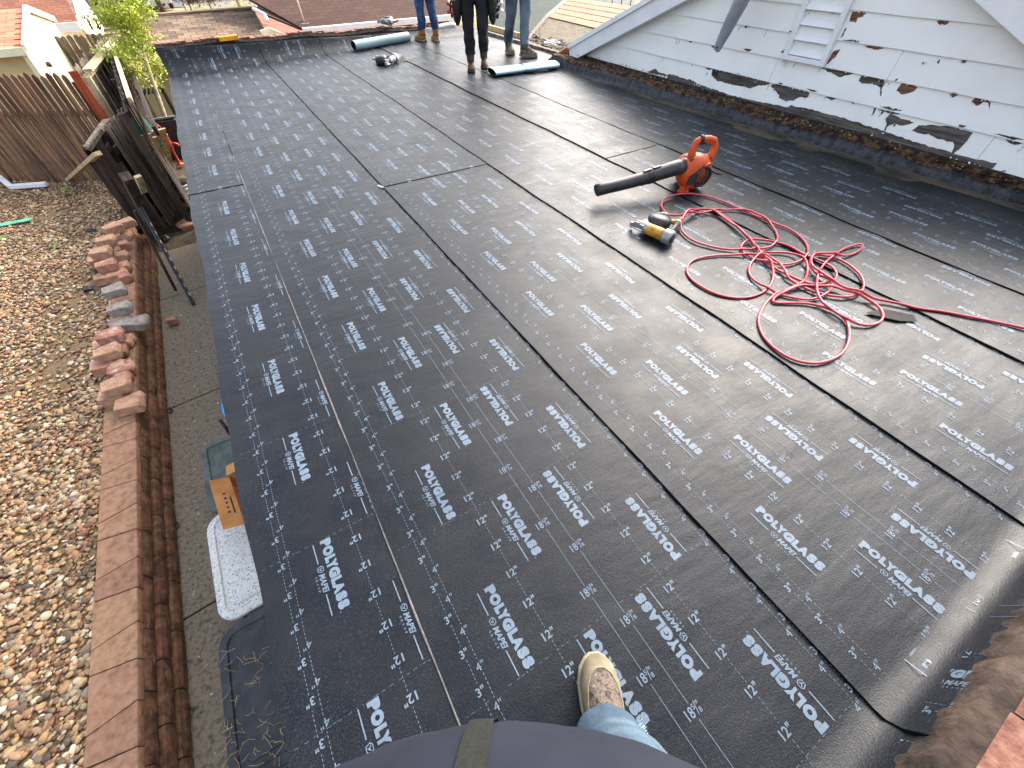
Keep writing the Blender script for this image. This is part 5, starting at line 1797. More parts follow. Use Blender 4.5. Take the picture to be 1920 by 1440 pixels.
def tote(c, w, l, hgt, rz, ml, mbdy, label, rad=.07, lip=.03, panel=True):
    e = empty('storage_tote', (c[0], c[1], Z_WALK), label, 'storage tote', rz=rz)
    zt = c[2] - Z_WALK
    pr = lambda k, z: [Vector((x * k, y * k, z)) for x, y in rrect(w, l, rad)]
    MB().loft([pr(.80, .0), pr(.82, .01), pr(.93, zt - lip - .005), pr(.94, zt - lip + .004)]).build('tub', mbdy, e)
    rg = [pr(1.0, zt - lip), pr(1.0, zt - .008), pr(.985, zt)]
    if panel:
        ins = lambda dx, z: [Vector((x, y, z)) for x, y in rrect(w - dx, l - dx, max(.02, rad - dx / 2))]
        rg += [ins(.10, zt + .0), ins(.115, zt - .012), ins(.19, zt - .012), ins(.20, zt - .001), ins(.30, zt)]
    MB().loft(rg, smooth=False).build('lid', ml, e, bevel=.003)
    for s in (-1, 1): MB().box((0, s * (l / 2 + .004), zt - lip - .012), (.16, .022, .05)).build('latch', mbdy, e, bevel=.004)
    return e


def place_tote(pn, pf, z, w, *a, **k):
    """near left / far left corners in the photograph at lid height"""
    A, B = at(*pn, z), at(*pf, z)
    d = B - A
    l = d.length
    d.normalize()
    rt = Vector((d.y, -d.x, 0))
    c = (A + B) / 2 + rt * w / 2
    return tote((c.x, c.y, z), w, l, 0, math.atan2(d.y, d.x) - PI / 2, *a, **k)


place_tote((412, 1178), (383, 975), -1.72, .5, m_bin_w, m_teal, 'storage tote with dirt speckled white lid under the roof edge', rad=.13)
place_tote((432, 1500), (405, 1187), -1.66, .52, m_bin_b, M_PLASTIC_BK, 'black lidded tote sprinkled with dry pine needles under the roof edge', rad=.13)
place_tote((392, 966), (373, 838), -1.72, .62, m_bin_g, m_bin_g, 'dull green tote beneath the open cardboard box', rad=.07)
# pine needles on the black lid
m_need = mat('dry_pine_needles', ['#8f6f42', '#c7a56e', '#d9bd88'], scale=9, rough=.8)
mb = MB()
for k in range(60):
    px, py = random.uniform(420, 530), random.uniform(1205, 1435)
    p = at(px, py, -1.652)
    a = random.uniform(0, PI); L = random.uniform(.03, .09); cv = random.uniform(-.015, .015)
    d = Vector((math.cos(a), math.sin(a), 0)); s = Vector((-d.y, d.x, 0))
    mb.tube([p - d * L / 2, p + s * cv, p + d * L / 2 + Vector((0, 0, .006))], .0008, 4, cap=False)
tag(mb.build('pine_needles', m_need, None, fix=False), kind='stuff')
# twigs and specks on walkway
mb = MB()
for k in range(120):
    p = Vector((random.uniform(-1.75, -1.2), random.uniform(-.2, 7.5), Z_WALK + .004))
    mb.box(p, (random.uniform(.006, .03), random.uniform(.006, .02), .004), (0, 0, random.uniform(0, 3)))
tag(mb.build('leaf_litter', mat('litter', ['#2a2118', '#b8ad98', '#4a3c28'], scale=3, rand=.3), None, fix=False), kind='stuff')
# moss at the foot of the wall
m_moss = mat('moss', ['#2f3a18', '#54632a'], scale=20, rough=.9)
for px, py, lab in ((330, 985, 'small weed at the foot of the retaining wall beside the white lid'), (318, 770, 'tiny weed at the foot of the wall halfway along'), (357, 1335, 'moss tuft at the foot of the wall near the black lid')):
    c = at(px, py, Z_WALK + .01)
    mb = MB()
    for k in range(26):
        a = random.uniform(0, 6.28); d = Vector((math.cos(a), math.sin(a), 0)) * random.uniform(.01, .05)
        mb.add([d * .3, d + Vector((0, 0, random.uniform(.01, .04))), d * .6 + Vector((-d.y, d.x, 0)) * .4], [(0, 1, 2)])
    tag(mb.build('weed', m_moss, None, c, fix=False), lab, 'plant')

# cardboard box with open flaps
m_card = mat('cardboard', ['#a8703c', '#bf8650', '#c8925c'], scale=5, rough=.85, bump=.06)
m_ink = mat('box_ink', ['#2d2118', '#3b2c20'], rough=.8)
zb = -1.52
B0, B1 = at(386 + 20, 862, zb), at(455, 968, zb)
cb = empty('cardboard_box', (0, 0, 0), 'open cardboard box with printed flap standing on the green tote', 'box')
n0, n1 = at(428, 893, zb), at(458, 985, zb)     # left top edge of the box
d = (n0 - n1); L = d.length; d.normalize(); rt = Vector((d.y, -d.x, 0))
Wd = .36
cen = (n0 + n1) / 2 + rt * Wd / 2
Hb = zb - (-1.72)
Rz = math.atan2(d.y, d.x) - PI / 2
cb.location = (cen.x, cen.y, -1.718); cb.rotation_euler = (0, 0, Rz)
for s, sx, sy, w_, l_ in (('side', -Wd / 2, 0, .005, L), ('side', Wd / 2, 0, .005, L), ('side', 0, L / 2, Wd, .005), ('side', 0, -L / 2, Wd, .005)):
    MB().box((sx, sy, Hb / 2), (w_, l_, Hb)).build(s, m_card, cb)
MB().box((0, 0, .004), (Wd, L, .005)).build('base', m_card, cb)
fl = MB().box((-.06, 0, 0), (.13, L * .96, .004)).build('flap', m_card, cb, (-Wd / 2, 0, Hb), (0, .5, 0))
for k in range(5):
    MB().lathe([(0, 0), (.009, 0), (.009, .001), (0, .001)], 10, Matrix.Translation((-.06, -.10 + .045 * k, .0025))).build('printed_dot', m_ink, fl)
MB().box((-.028, -.04, .0028), (.010, .16, .001)).build('printed_line', m_ink, fl)
MB().box((.0, 0, 0), (Wd * .9, .15, .004)).build('flap', m_card, cb, (-.02, L / 2 + .06, Hb - .0), (-.35, 0, 0))
MB().box((.0, 0, 0), (Wd * .9, .12, .004)).build('flap', m_card, cb, (.0, -L / 2 - .05, Hb + .02), (.6, 0, 0))

# blue seat on small black wheeled frame, half under the eave
m_blue = mat('bright_blue_plastic', ['#2d6fd0', '#4a90ec'], scale=4, rough=.35)
c = at(424, 800, Z_WALK)
kt = empty('ride_on_toy', (at(425, 812, -1.75).x, at(425, 812, -1.75).y, Z_WALK), 'black wheeled frame with a bright blue seat half hidden under the roof edge', 'ride on toy')
MB().tube([(.02, .0, .06), (.0, .05, .32), (.0, .09, .52)], .016, 10).build('post', M_PLASTIC_BK, kt)
MB().tube([(.06, .0, .09), (.2, -.02, .09), (.1, .05, .3), (0, .06, .36)], .012, 8).build('frame', M_PLASTIC_BK, kt)
for dx, dy in ((-.03, -.05), (.16, -.03)):
    t = [(dx + .085 * math.cos(q), dy, .095 + .085 * math.sin(q)) for q in [2 * PI * k / 20 for k in range(21)]]
    MB().tube(t, .017, 8, cap=False).build('wheel', M_BLACK, kt)
    MB().lathe([(0, -.012), (.02, -.012), (.02, .012), (0, .012)], 10, Matrix.Translation((dx, dy, .095)) @ Matrix.Rotation(PI / 2, 4, 'X')).build('hub', M_STEEL, kt)
q = at(421, 768, -1.52) - Vector(kt.location)
rings = [[Vector((.09 * s * math.cos(a), .17 * s * math.sin(a), z)) for a in [2 * PI * k / 24 for k in range(24)]] for s, z in ((.2, -.03), (.8, -.02), (1, .0), (.95, .02), (.6, .03), (.1, .03))]
MB().loft(rings).build('seat', m_blue, kt, (q.x + .07, q.y, q.z))
MB().lathe([(.0, 0), (.05, .0), (.075, .012), (.08, .03), (.07, .032), (.06, .015), (0, .01)], 20).build('round_cap', m_bin_g, kt, at(418, 708, -1.6) - Vector(kt.location) + Vector((.05, 0, 0)))

# ------------------------------------------------------------------ fences
def picket_mesh(name, w, hgt, t, m, dog=.035, seed=0):
    r = random.Random(seed)
    k = dog
    poly = [(-w / 2, 0), (w / 2, 0), (w / 2, hgt - k), (w / 2 - k * .45, hgt - k * .3), (w / 2 - k * .9, hgt), (-w / 2 + k * .9, hgt), (-w / 2 + k * .45, hgt - k * .3), (-w / 2, hgt - k)]
    me = MB().prism(poly, t, Matrix(((1, 0, 0, 0), (0, 0, -1, t / 2), (0, 1, 0, 0), (0, 0, 0, 1)))).mesh(name, m)
    return me


def fence_run(e, a, b, hgt, w, gap, m, rail_m, side=1, post=True, rails=(.25, .55, .88), lean=.01, nm='picket', rail_side=-1, ztop_end=None):
    """pickets from a to b (ground points), children of e (e at origin)"""
    a, b = Vector(a), Vector(b)
    d = b - a; L = math.hypot(d.x, d.y); ux = Vector((d.x, d.y, 0)) / L; nrm = Vector((-ux.y, ux.x, 0))
    ang = math.atan2(d.y, d.x)
    ms = [picket_mesh(nm, w, hgt * f, .018, m, .048, i) for i, f in enumerate((1, .992, 1.006))]
    n = int(L / (w + gap))
    for i in range(n):
        f = (i + .5) / n
        p = a + d * f + nrm * (.012 * side)
        o = link(nm, ms[(i * 7) % 3], e, None, (p.x, p.y, p.z + random.uniform(-.012, .008)), (random.uniform(-lean, lean), random.uniform(-lean, lean) * 1.2, ang + random.uniform(-.02, .02)))
    for k in rails:
        MB().beam(a + Vector((0, 0, hgt * k)) + nrm * (.045 * rail_side), b + Vector((0, 0, hgt * k)) + nrm * (.045 * rail_side), .04, .085).build('rail', rail_m, e)
    if post:
        np_ = max(2, int(L / 2.2) + 1)
        for i in range(np_):
            p = a + d * (i / (np_ - 1)) + nrm * (.10 * rail_side)
            MB().box((p.x, p.y, p.z + hgt * .46), (.09, .09, hgt * .92), (0, 0, ang)).build('post', rail_m, e)


# brown fence behind the gravel
fa = empty('picket_fence', (0, 0, 0), 'stained brown dog eared picket fence closing the far end of the gravel yard', 'fence')
A0, A1 = Vector((-4.228, 12.014, -1.82)), Vector((-2.0, 10.80, -1.86))
dA = (A1 - A0)
Aext = A0 - dA * 1.6
Aext.z = -1.8
fence_run(fa, Aext, A1, 1.70, .089, .0215, M_WOOD_BROWN, M_WOOD_BROWN, -1, rails=(.2, .66), rail_side=1, lean=.004)
o = MB().beam(A1 + Vector((.12, -.06, .9)), A1 + Vector((.12, -.06, 1.72)), .13, .02, (0, 1, 0)).build('new_red_picket', mat('red_stained_board', ['#6f2c17', '#93401f', '#a9532d'], scale=3, stretch=(6, 6, .6), rough=.8), fa)

# old side fence beyond the wall, end on
W0, E0, F0, F1 = at(160, 282, -.42), at(200, 262, -.36), at(242, 200, -.22), at(232, 205, -.25)
fb = empty('weathered_fence', (0, 0, 0), 'dark weathered double sided fence seen end on past the retaining wall', 'fence')
zb_ = -2.02
hB = 1.62
e_a = Vector((-1.60, 8.80, zb_)); e_b = Vector((-1.43, 9.90, zb_))
w_a = Vector((-1.97, 8.75, zb_ + .10)); w_b = w_a + (e_b - e_a)
fence_run(fb, e_a, e_b, 1.50, .14, .006, M_WOOD_GREY, M_WOOD_DARK, -1, post=False, rails=(.2, .8), rail_side=1)
fence_run(fb, w_a, w_b, 1.22, .14, .012, M_WOOD_DARK, M_WOOD_DARK, 1, post=False, rails=(.3, .82), rail_side=-1)
mid_a = (w_a + e_a) / 2
for f in (0.02, .5, .98):
    p = mid_a + (e_b - e_a) * f
    MB().box((p.x, p.y, zb_ + .68), (.10, .10, 1.36)).build('post', M_WOOD_DARK, fb, bevel=.006)
MB().beam(Vector((w_a.x + .05, w_a.y - .02, zb_ + 1.28)), Vector((e_a.x - .03, e_a.y - .0, zb_ + 1.48)), .10, .045).build('top_board', M_WOOD_GREY, fb, bevel=.004)
MB().beam(Vector((w_a.x + .05, w_a.y - .02, zb_ + 1.30)), Vector((w_b.x + .1, w_b.y, zb_ + 1.36)), .10, .045).build('top_board', M_WOOD_GREY, fb, bevel=.004)
# broken end boards of the near end
for k, (dx, z0, z1) in enumerate(((.02, .1, 1.2), (.14, .05, 1.14), (.26, .2, 1.35), (.36, .0, 1.05))):
    p = w_a + (e_a - w_a) * (dx / .46)
    MB().beam(Vector((p.x, p.y - .06, zb_ + z0)), Vector((p.x - .02, p.y - .04, zb_ + z1)), .10, .02, (0, 1, 0)).build('end_board', M_WOOD_DARK, fb)
MB().beam(at(270, 360, -1.2), at(258, 330, -.95), .09, .05).build('cut_block', M_WOOD_PALE, fb, bevel=.005)
# leaning prop
a, b = at(128, 337, -1.78), at(183, 288, -.62)
o = MB().beam(a, b, .09, .05).build('timber_prop', M_WOOD_PALE, None, bevel=.005)
tag(o, 'pale timber prop leaning from the gravel against the weathered fence', 'timber')
# second dark post with base against block stack
o = MB().beam(at(292, 440, -1.95), at(236, 330, -.75), .12, .12).build('fence_post', M_WOOD_DARK, None, bevel=.006)
tag(o, 'blackened fence post standing behind the far end of the block stack', 'post')
# slotted bar leaning out over the walkway
a, b = at(362, 571, Z_WALK + .02), at(263, 390, -1.25)
pe = empty('slotted_bar', (0, 0, 0), 'long black slotted metal bar leaning over the walkway', 'metal bar')
MB().beam(a, b, .045, .02, (1, 0, .3)).build('bar', M_PLASTIC_BK, pe)
MB().beam(a + Vector((.022, 0, .01)), b + Vector((.022, 0, .01)), .006, .03, (1, 0, .3)).build('flange', M_PLASTIC_BK, pe)
dd = (b - a)
for k in range(9):
    p = a + dd * (.08 + .09 * k)
    MB().beam(p + Vector((.026, -.002, .012)), p + dd * .035 + Vector((.026, -.002, .012)), .004, .016, (1, 0, .3)).build('slot', M_WOOD_PALE, pe)
o = MB().beam(at(330, 545, Z_WALK + .05), at(252, 395, -1.0), .03, .03).build('thin_pole', M_WOOD_DARK, None)
tag(o, 'thin dark pole leaning beside the black slotted bar', 'pole')
# pale boards leaning on the east face of the old fence
for k, (p0, p1, lab) in enumerate([((334, 383), (266, 252), 'pale plank nearest the tub leaning on the weathered fence'), ((328, 372), (278, 258), 'cream plank second from the tub leaning on the weathered fence'),
                                   ((318, 338), (291, 243), 'broad cream board leaning behind the red pump'), ((312, 318), (282, 240), 'short cream board leaning upright by the red pump'),
                                   ((322, 398), (258, 268), 'grey brown plank leaning close to the weathered fence'), ((312, 412), (250, 280), 'dark plank at the bottom of the leaning boards')]):
    a = at(p0[0] - 3, p0[1], -2.1); b = at(p1[0] + 6, p1[1], -.8 - .08 * k)
    a = a + Vector((.02 * k, 0, 0))
    o = MB().beam(a, b, .15 if k != 2 else .22, .022, (.35, -1, .2)).build('leaning_plank', [M_WOOD_PALE, M_WOOD_PALE, M_WOOD_PALE, M_WOOD_PALE, M_WOOD_GREY, M_WOOD_DARK][k], None)
    tag(o, lab, 'plank', 'planks leaning on the fence')

# fence running away behind the brown one
fc = empty('tall_side_fence', (0, 0, 0), 'grey capped picket fence running away beyond the brown fence', 'fence')
c0, c1 = at(135, 122, -.14), at(192, 66, -.14)
c0.z = c1.z = -1.95
fence_run(fc, c0, c1, 1.78, .14, .006, M_WOOD_GREY, M_WOOD_PALE, 1, rails=(.3, .9), rail_side=-1)
MB().beam(c0 + Vector((.16, 0, 1.72)), c1 + Vector((.16, 0, 1.72)), .14, .04).build('cap_rail', M_WOOD_PALE, fc)
fd = empty('dark_inner_fence', (0, 0, 0), 'dark stained fence panels with pale batten along the narrow side yard', 'fence')
c2, c3 = at(236, 196, -.3), at(196, 78, -.16)
g0, g1 = Vector((c2.x, c2.y, -2.1)), Vector((c3.x, c3.y, -2.1))
fence_run(fd, g0, g1, 1.86, .14, .004, M_WOOD_DARK, M_WOOD_DARK, -1, rails=(.3, .9), rail_side=1)
MB().beam(g0 + Vector((.08, 0, 1.84)), g1 + Vector((.08, 0, 1.84)), .05, .07).build('pale_batten', M_WOOD_PALE, fd)
MB().beam(g0 + Vector((.2, -.3, 1.5)), g1 + Vector((.2, 0, 1.5)), .05, .12).build('dark_rail', M_WOOD_DARK, fd)
# grey fence between the cream houses
fe = empty('grey_fence', (0, 0, 0), 'weathered grey picket fence between the cream houses', 'fence')
y_ = 19.5
g0, g1 = aty(84, 68, y_), aty(192, 63, y_ - .3)
zt = (g0.z + g1.z) / 2
g0.z = g1.z = zt - 1.85
fence_run(fe, g0 - (g1 - g0) * .2, g1, 1.85, .135, .006, M_WOOD_GREY, M_WOOD_GREY, -1, rails=(.25, .8), rail_side=1)

# ------------------------------------------------------------------ red hand pump
m_pump = mat('red_pump_paint', k=.65, cols=['#8d2a20', '#c0402f', '#cf5643'], scale=14, rough=.5, bump=.15, lo=.25, hi=.55)
pb = at(338, 308, -2.08)
pp = empty('hand_pump', pb, 'old red cast iron hand water pump standing by the leaning boards', 'water pump')
pp.scale = (.8, .8, .64)
MB().lathe([(.10, 0), (.10, .02), (.045, .04), (.035, .10), (.035, .42), (.05, .45), (.052, .48), (.075, .52), (.085, .60), (.085, .86), (.10, .88), (.10, .92), (.06, .95), (.04, 1.02), (.03, 1.06)], 20).build('pump_body', m_pump, pp)
MB().tube([(.06, 0, .62), (.14, -.02, .64), (.19, -.03, .60), (.20, -.03, .54)], [.04, .036, .034, .036], 12).build('spout', m_pump, pp)
MB().tube([(-.02, .0, 1.02), (-.02, .0, 1.22), (-.10, .02, 1.40), (-.22, .04, 1.56), (-.30, .05, 1.62)], [.024, .022, .02, .018, .022], 10).build('handle', m_pump, pp)
MB().tube([(.05, 0, .95), (.03, 0, 1.12), (-.02, 0, 1.24)], .018, 8).build('bracket', m_pump, pp)
MB().tube([(0, 0, 1.0), (-.05, .02, 1.3)], .011, 8).build('pump_rod', M_STEEL, pp)

# galvanised tub, rock
tbp = at(343, 368, -2.12)
tub = empty('galvanised_tub', tbp, 'galvanised metal tub beside the leaning planks half under the roof', 'tub')
MB().lathe([(.0, .0), (.21, .0), (.235, .10), (.262, .235), (.275, .24), (.275, .25), (.258, .25), (.228, .10), (.205, .015), (0, .012)], 32, cap=False).build('tub_wall', M_GALV, tub)
for z_, rr in ((.09, .236), (.17, .252)): MB().tube([(rr * math.cos(q), rr * math.sin(q), z_) for q in [2 * PI * k / 32 for k in range(33)]], .006, 6, cap=False).build('rib', M_GALV, tub)
V, T = icosa(3)
c = at(352, 424, -2.10)
r_ = np.random.default_rng(5)
sc = 1 + .16 * np.sin(V[:, [0]] * 4 + 1) * np.cos(V[:, [1]] * 5) + .10 * np.sin(V[:, [2]] * 7)
Vr = V * sc * np.array([.20, .13, .10])
tag(link('red_rock', fastmesh('red_rock', Vr, T, m_lb['red'], False), None, None, (c.x + .05, c.y, c.z + .03), (0, 0, .3)), 'jagged red rock on the dirt beside the roof edge', 'rock')
mb = MB()
for k in range(14):
    p = Vector((random.uniform(-.1, .1), random.uniform(-.08, .08), random.uniform(0, .06)))
    mb.box(p, (random.uniform(.02, .07), random.uniform(.02, .05), .03), (random.random(), random.random(), random.random()))
tag(mb.build('black_debris', M_PLASTIC_BK, None, at(305, 450, Z_WALK + .02)), 'small heap of black debris on the walkway below the slotted bar', 'debris')
# planters and black cabinet behind the pump
for (x, y, sx, sy, sz, m, lab, ttop) in (((300), (222), .55, .4, .75, M_PLASTIC_BK, 'dark grey bin with open top behind the red pump', 1), ((285), (205), .6, .35, .55, M_WOOD_DARK, 'low dark crate behind the red pump', 1)):
    p = at(x, y, -1.35)
    e = empty('yard_bin', (p.x, p.y, -2.12), lab, 'bin')
    MB().loft([[Vector((a * sx / 2 * .85, b * sy / 2 * .85, 0)) for a, b in ((1, 1), (-1, 1), (-1, -1), (1, -1))], [Vector((a * sx / 2, b * sy / 2, sz)) for a, b in ((1, 1), (-1, 1), (-1, -1), (1, -1))],
               [Vector((a * sx / 2 * .9, b * sy / 2 * .9, sz)) for a, b in ((1, 1), (-1, 1), (-1, -1), (1, -1))], [Vector((a * sx / 2 * .8, b * sy / 2 * .8, .2)) for a, b in ((1, 1), (-1, 1), (-1, -1), (1, -1))]], smooth=False).build('bin_body', m, e)
    MB().box((0, 0, sz + .02), (sx * 1.05, .05, .03)).build('rim', M_GALV if y > 210 else M_WOOD_GREY, e)
mb = MB()
for k in range(9): mb.box((-.35 + .085 * k, 0, .0), (.035, .55, .03))
p = at(272, 172, -1.2)
e = empty('slatted_rack', (p.x, p.y, -1.2), 'black slatted rack behind the young tree', 'rack')
for k in range(9): MB().box((-.35 + .085 * k, 0, .0), (.035, .55, .03)).build('slat', M_WOOD_DARK, e)
for sx in (-.36, .36): MB().box((sx, 0, -.45), (.04, .5, .86)).build('leg', M_WOOD_DARK, e)
# green net roll
m_net = mat('dark_green_net', ['#12302a', '#245447', '#0c1f1b'], scale=40, rough=.9, bump=.5)
p = at(262, 232, -.9)
mb = MB().tube([p + Vector((-.05, .1, .25)), p + Vector((0, 0, 0)), p + Vector((.1, -.15, -.35))], [.10, .13, .09], 12, flat=.5)
tag(mb.build('green_netting', m_net, None), 'bundle of dark green netting hanging on the weathered fence', 'netting')
o = MB().tube([at(228, 195, -.9), at(252, 205, -1.3), at(268, 225, -1.6)], .03, 8).build('grey_pipe', M_WOOD_GREY, None)
tag(o, 'grey weathered pole leaning behind the green netting', 'pole')
# ------------------------------------------------------------------ young tree with fresh leaves
m_bark = mat('pale_bark', ['#8f8468', '#b9ad8c', '#cfc4a4'], scale=9, rough=.85, bump=.2)
m_tleaf = mat('spring_leaf', ['#8a9a22', '#b3bf3a', '#cdd45c'], scale=3, rough=.55, rand=.0, k=0.9)
N_, L_ = m_tleaf.node_tree.nodes, m_tleaf.node_tree.links
tb_ = at(332, 290, -2.12)
T0 = tb_
T1 = aty(292, 170, tb_.y + .05)
T2 = aty(262, 80, tb_.y + .1)
T3 = aty(238, 15, tb_.y + .15)
T4 = T3 + (T3 - T2) * .7
tree = empty('young_tree', T0, 'young tree with sparse yellow green spring leaves beside the far roof corner', 'tree')
rel = lambda p: Vector(p) - T0
tk = [rel(T0), rel(T0 * .5 + T1 * .5) + Vector((.01, 0, 0)), rel(T1), rel(T2), rel(T3), rel(T4)]
trunk = MB().tube(tk, [.055, .048, .042, .03, .02, .008], 10).build('trunk', m_bark, tree)
br = MB(); tips = []
r = random.Random(4)
for k in range(46):
    f = r.uniform(.30, 1.0) ** .8
    i = min(int(f * 5), 4); t = f * 5 - i
    p = tk[i] * (1 - t) + tk[i + 1] * t
    if f < .34: continue
    a = r.uniform(0, 2 * PI); L = r.uniform(.35, .95) * (1.15 - f * .6)
    d = Vector((math.cos(a), math.sin(a), r.uniform(.3, 1.0))).normalized()
    m1 = p + d * L * .5 + Vector((0, 0, .05)); e = p + d * L + Vector((0, 0, .16))
    br.tube([p, m1, e], [.014, .009, .003], 5, cap=False)
    tips += [(p, m1, e)]
    for q in range(4):
        s = m1.lerp(e, r.random()); d2 = Vector((r.gauss(0, 1), r.gauss(0, 1), r.uniform(0, 1))).normalized() * r.uniform(.1, .3)
        br.tube([s, s + d2], [.005, .002], 4, cap=False); tips.append((s, s + d2 * .5, s + d2))
br.build('branches', m_bark, tree, fix=False)


def leaves(pts, n, size, seed, spread):
    g = np.random.default_rng(seed)
    P = np.array([[list(a), list(b), list(c)] for a, b, c in pts])
    i = g.integers(0, len(P), n); t = g.uniform(.15, 1, n)[:, None]
    c = np.where(t < .5, P[i, 0] * (1 - 2 * t) + P[i, 1] * 2 * t, P[i, 1] * (2 - 2 * t) + P[i, 2] * (2 * t - 1)) + g.normal(0, spread, (n, 3))
    a = g.normal(0, 1, (n, 3)); a /= np.linalg.norm(a, axis=1)[:, None]
    b = g.normal(0, 1, (n, 3)); b = np.cross(a, b); b /= np.linalg.norm(b, axis=1)[:, None]
    s = (size * g.uniform(.6, 1.3, n))[:, None]
    V = np.stack([c - a * s, c + b * s * .5, c + a * s, c - b * s * .5], 1).reshape(-1, 3)
    Q = (np.arange(n)[:, None] * 4 + np.arange(4)[None]).reshape(-1, 4)
    return V, Q


V, Q = leaves(tips, 10500, .027, 3, .07)
link('foliage', fastmesh('foliage', V, Q, m_tleaf), tree)


def blob_tree(name, c, rx, rz_, hgt, n, size, m, label, seed, trunk_m=m_bark, bare=False, cat='tree', group=None):
    e = empty(name, (c[0], c[1], c[2]), label, cat, group)
    r = random.Random(seed)
    tw = MB(); pts = []
    top = Vector((0, 0, hgt))
    tw.tube([(0, 0, 0), (r.uniform(-.1, .1), 0, hgt * .5), top], [.05 * hgt * .6, .03 * hgt * .6, .01], 8)
    for k in range(34):
        s = Vector((0, 0, hgt * r.uniform(.25, 1)))
        d = Vector((r.gauss(0, 1), r.gauss(0, 1), r.uniform(-.2, 1))).normalized()
        e2 = Vector((d.x * rx, d.y * rx, hgt - rz_ * .9 + d.z * rz_)) * 1.0
        e2 = s.lerp(e2, r.uniform(.6, 1))
        tw.tube([s, s.lerp(e2, .5) + Vector((0, 0, .05)), e2], [.02 * hgt * .5, .012 * hgt * .5, .004], 5, cap=False)
        pts.append((s, s.lerp(e2, .6), e2))
        for q in range(5):
            s2 = s.lerp(e2, r.uniform(.4, 1)); d2 = Vector((r.gauss(0, 1), r.gauss(0, 1), r.gauss(.2, 1))).normalized() * rx * r.uniform(.15, .4)
            tw.tube([s2, s2 + d2], [.006 * hgt * .5, .002], 4, cap=False); pts.append((s2, s2 + d2 * .5, s2 + d2))
    tw.build('trunk', trunk_m, e, fix=False)
    if not bare:
        V, Q = leaves(pts, n, size, seed, rx * .10)
        link('crown', fastmesh('crown', V, Q, m), e)
    return e


m_hedge = mat('hedge_leaf', ['#2c3f14', '#55701f', '#7d962f'], scale=3, rough=.6, k=0.65)
m_bloss = mat('white_blossom', ['#c9c4b4', '#e4e0d4', '#9da07f'], scale=3, rough=.7)
m_brown = mat('brown_twig_leaf', ['#5c4632', '#8a6b4d', '#a58a68'], scale=3, rough=.8, k=0.65)
m_gbark = mat('grey_bark', ['#3f3833', '#6a6058'], scale=6, rough=.9)
# hedge below the tree along the dark fence, far side
p = at(215, 120, -2.2)
blob_tree('shrub', (p.x + .15, p.y + 1.2, -2.3), .55, .7, 1.5, 1800, .05, m_tleaf, 'bright leafed shrub behind the young tree along the dark fence', 21, cat='shrub')
p = at(215, 60, -2.3)
blob_tree('shrub', (p.x, p.y, -2.4), .9, .8, 1.6, 2200, .06, m_hedge, 'dark green shrub beyond the young tree by the cream house', 22, cat='shrub')

# ------------------------------------------------------------------ background houses
m_roofred = mat('red_brown_shingle', ['#8c5540', '#aa6e54', '#bd8468'], scale=60, detail=5, rough=.95, bump=.4, bscale=90, rand=.3, bdist=.004, k=1.05)
m_rooftan = mat('tan_brown_shingle', ['#6b5443', '#88705a', '#9c836a'], scale=60, detail=5, rough=.95, bump=.4, bscale=90, rand=.42, bdist=.004, k=0.75)


def roof_mat(name, c1, c2, c3, ex=.14, tab=.30, k=1.0):
    sc_ = lambda c: tuple(v * k for v in hexc(c))
    """fine courses for roofs too far to pick single tabs apart"""
    m = mat(name, [c1, c2], scale=3, rough=.95, bump=.2, bscale=60)
    N, L = m.node_tree.nodes, m.node_tree.links
    b = N['Principled BSDF']; tc = N['Texture Coordinate']
    br_ = N.new('ShaderNodeTexBrick')
    br_.inputs['Color1'].default_value = (*sc_(c1), 1); br_.inputs['Color2'].default_value = (*sc_(c2), 1); br_.inputs['Mortar'].default_value = (*sc_(c3), 1)
    br_.inputs['Scale'].default_value = 1; br_.inputs['Brick Width'].default_value = tab; br_.inputs['Row Height'].default_value = ex
    br_.inputs['Mortar Size'].default_value = .007; br_.inputs['Bias'].default_value = -.1
    L.new(tc.outputs['UV'], br_.inputs['Vector']); L.new(br_.outputs['Color'], b.inputs['Base Color'])
    return m


m_far_red = roof_mat('far_red_roof', '#8a5742', '#a87058', '#6b4232', k=0.8)
m_far_brown = roof_mat('far_brown_roof', '#6b4a3e', '#7d584a', '#49322a', k=0.45)
m_far_green = roof_mat('far_green_roof', '#46544c', '#55645b', '#36423c', k=0.5)
m_brick = roof_mat('far_brick', '#a3583c', '#b86c4e', '#c9a890', .075, .22, k=0.5)
m_ytrim = mat('cream_trim', ['#d9d3b0', '#e6e1c4'], rough=.7)
m_cream2 = mat('pale_yellow_siding', ['#d6c795', '#e2d6a8'], scale=3, rough=.85)


def quad(pts, name, m, par, thick=.06):
    """roof/wall panel with uv in metres and a little thickness"""
    P = [Vector(p) for p in pts]
    n = (P[1] - P[0]).cross(P[3] - P[0]).normalized()
    if n.z < 0: n = -n
    me = bpy.data.meshes.new(name)
    k = len(P)
    vs = P + [p - n * thick for p in P]
    fs = [tuple(range(k)), tuple(range(k, 2 * k))[::-1]] + [(i, k + i, k + (i + 1) % k, (i + 1) % k) for i in range(k)]
    me.from_pydata([tuple(v) for v in vs], [], fs)
    uv = me.uv_layers.new(name='UVMap')
    u = (P[1] - P[0]).normalized(); v = n.cross(u)
    for lp in me.loops:
        d = Vector(vs[lp.vertex_index]) - P[0]
        uv.data[lp.index].uv = (d.dot(u), d.dot(v))
    me.materials.append(m)
    return link(name, me, par)


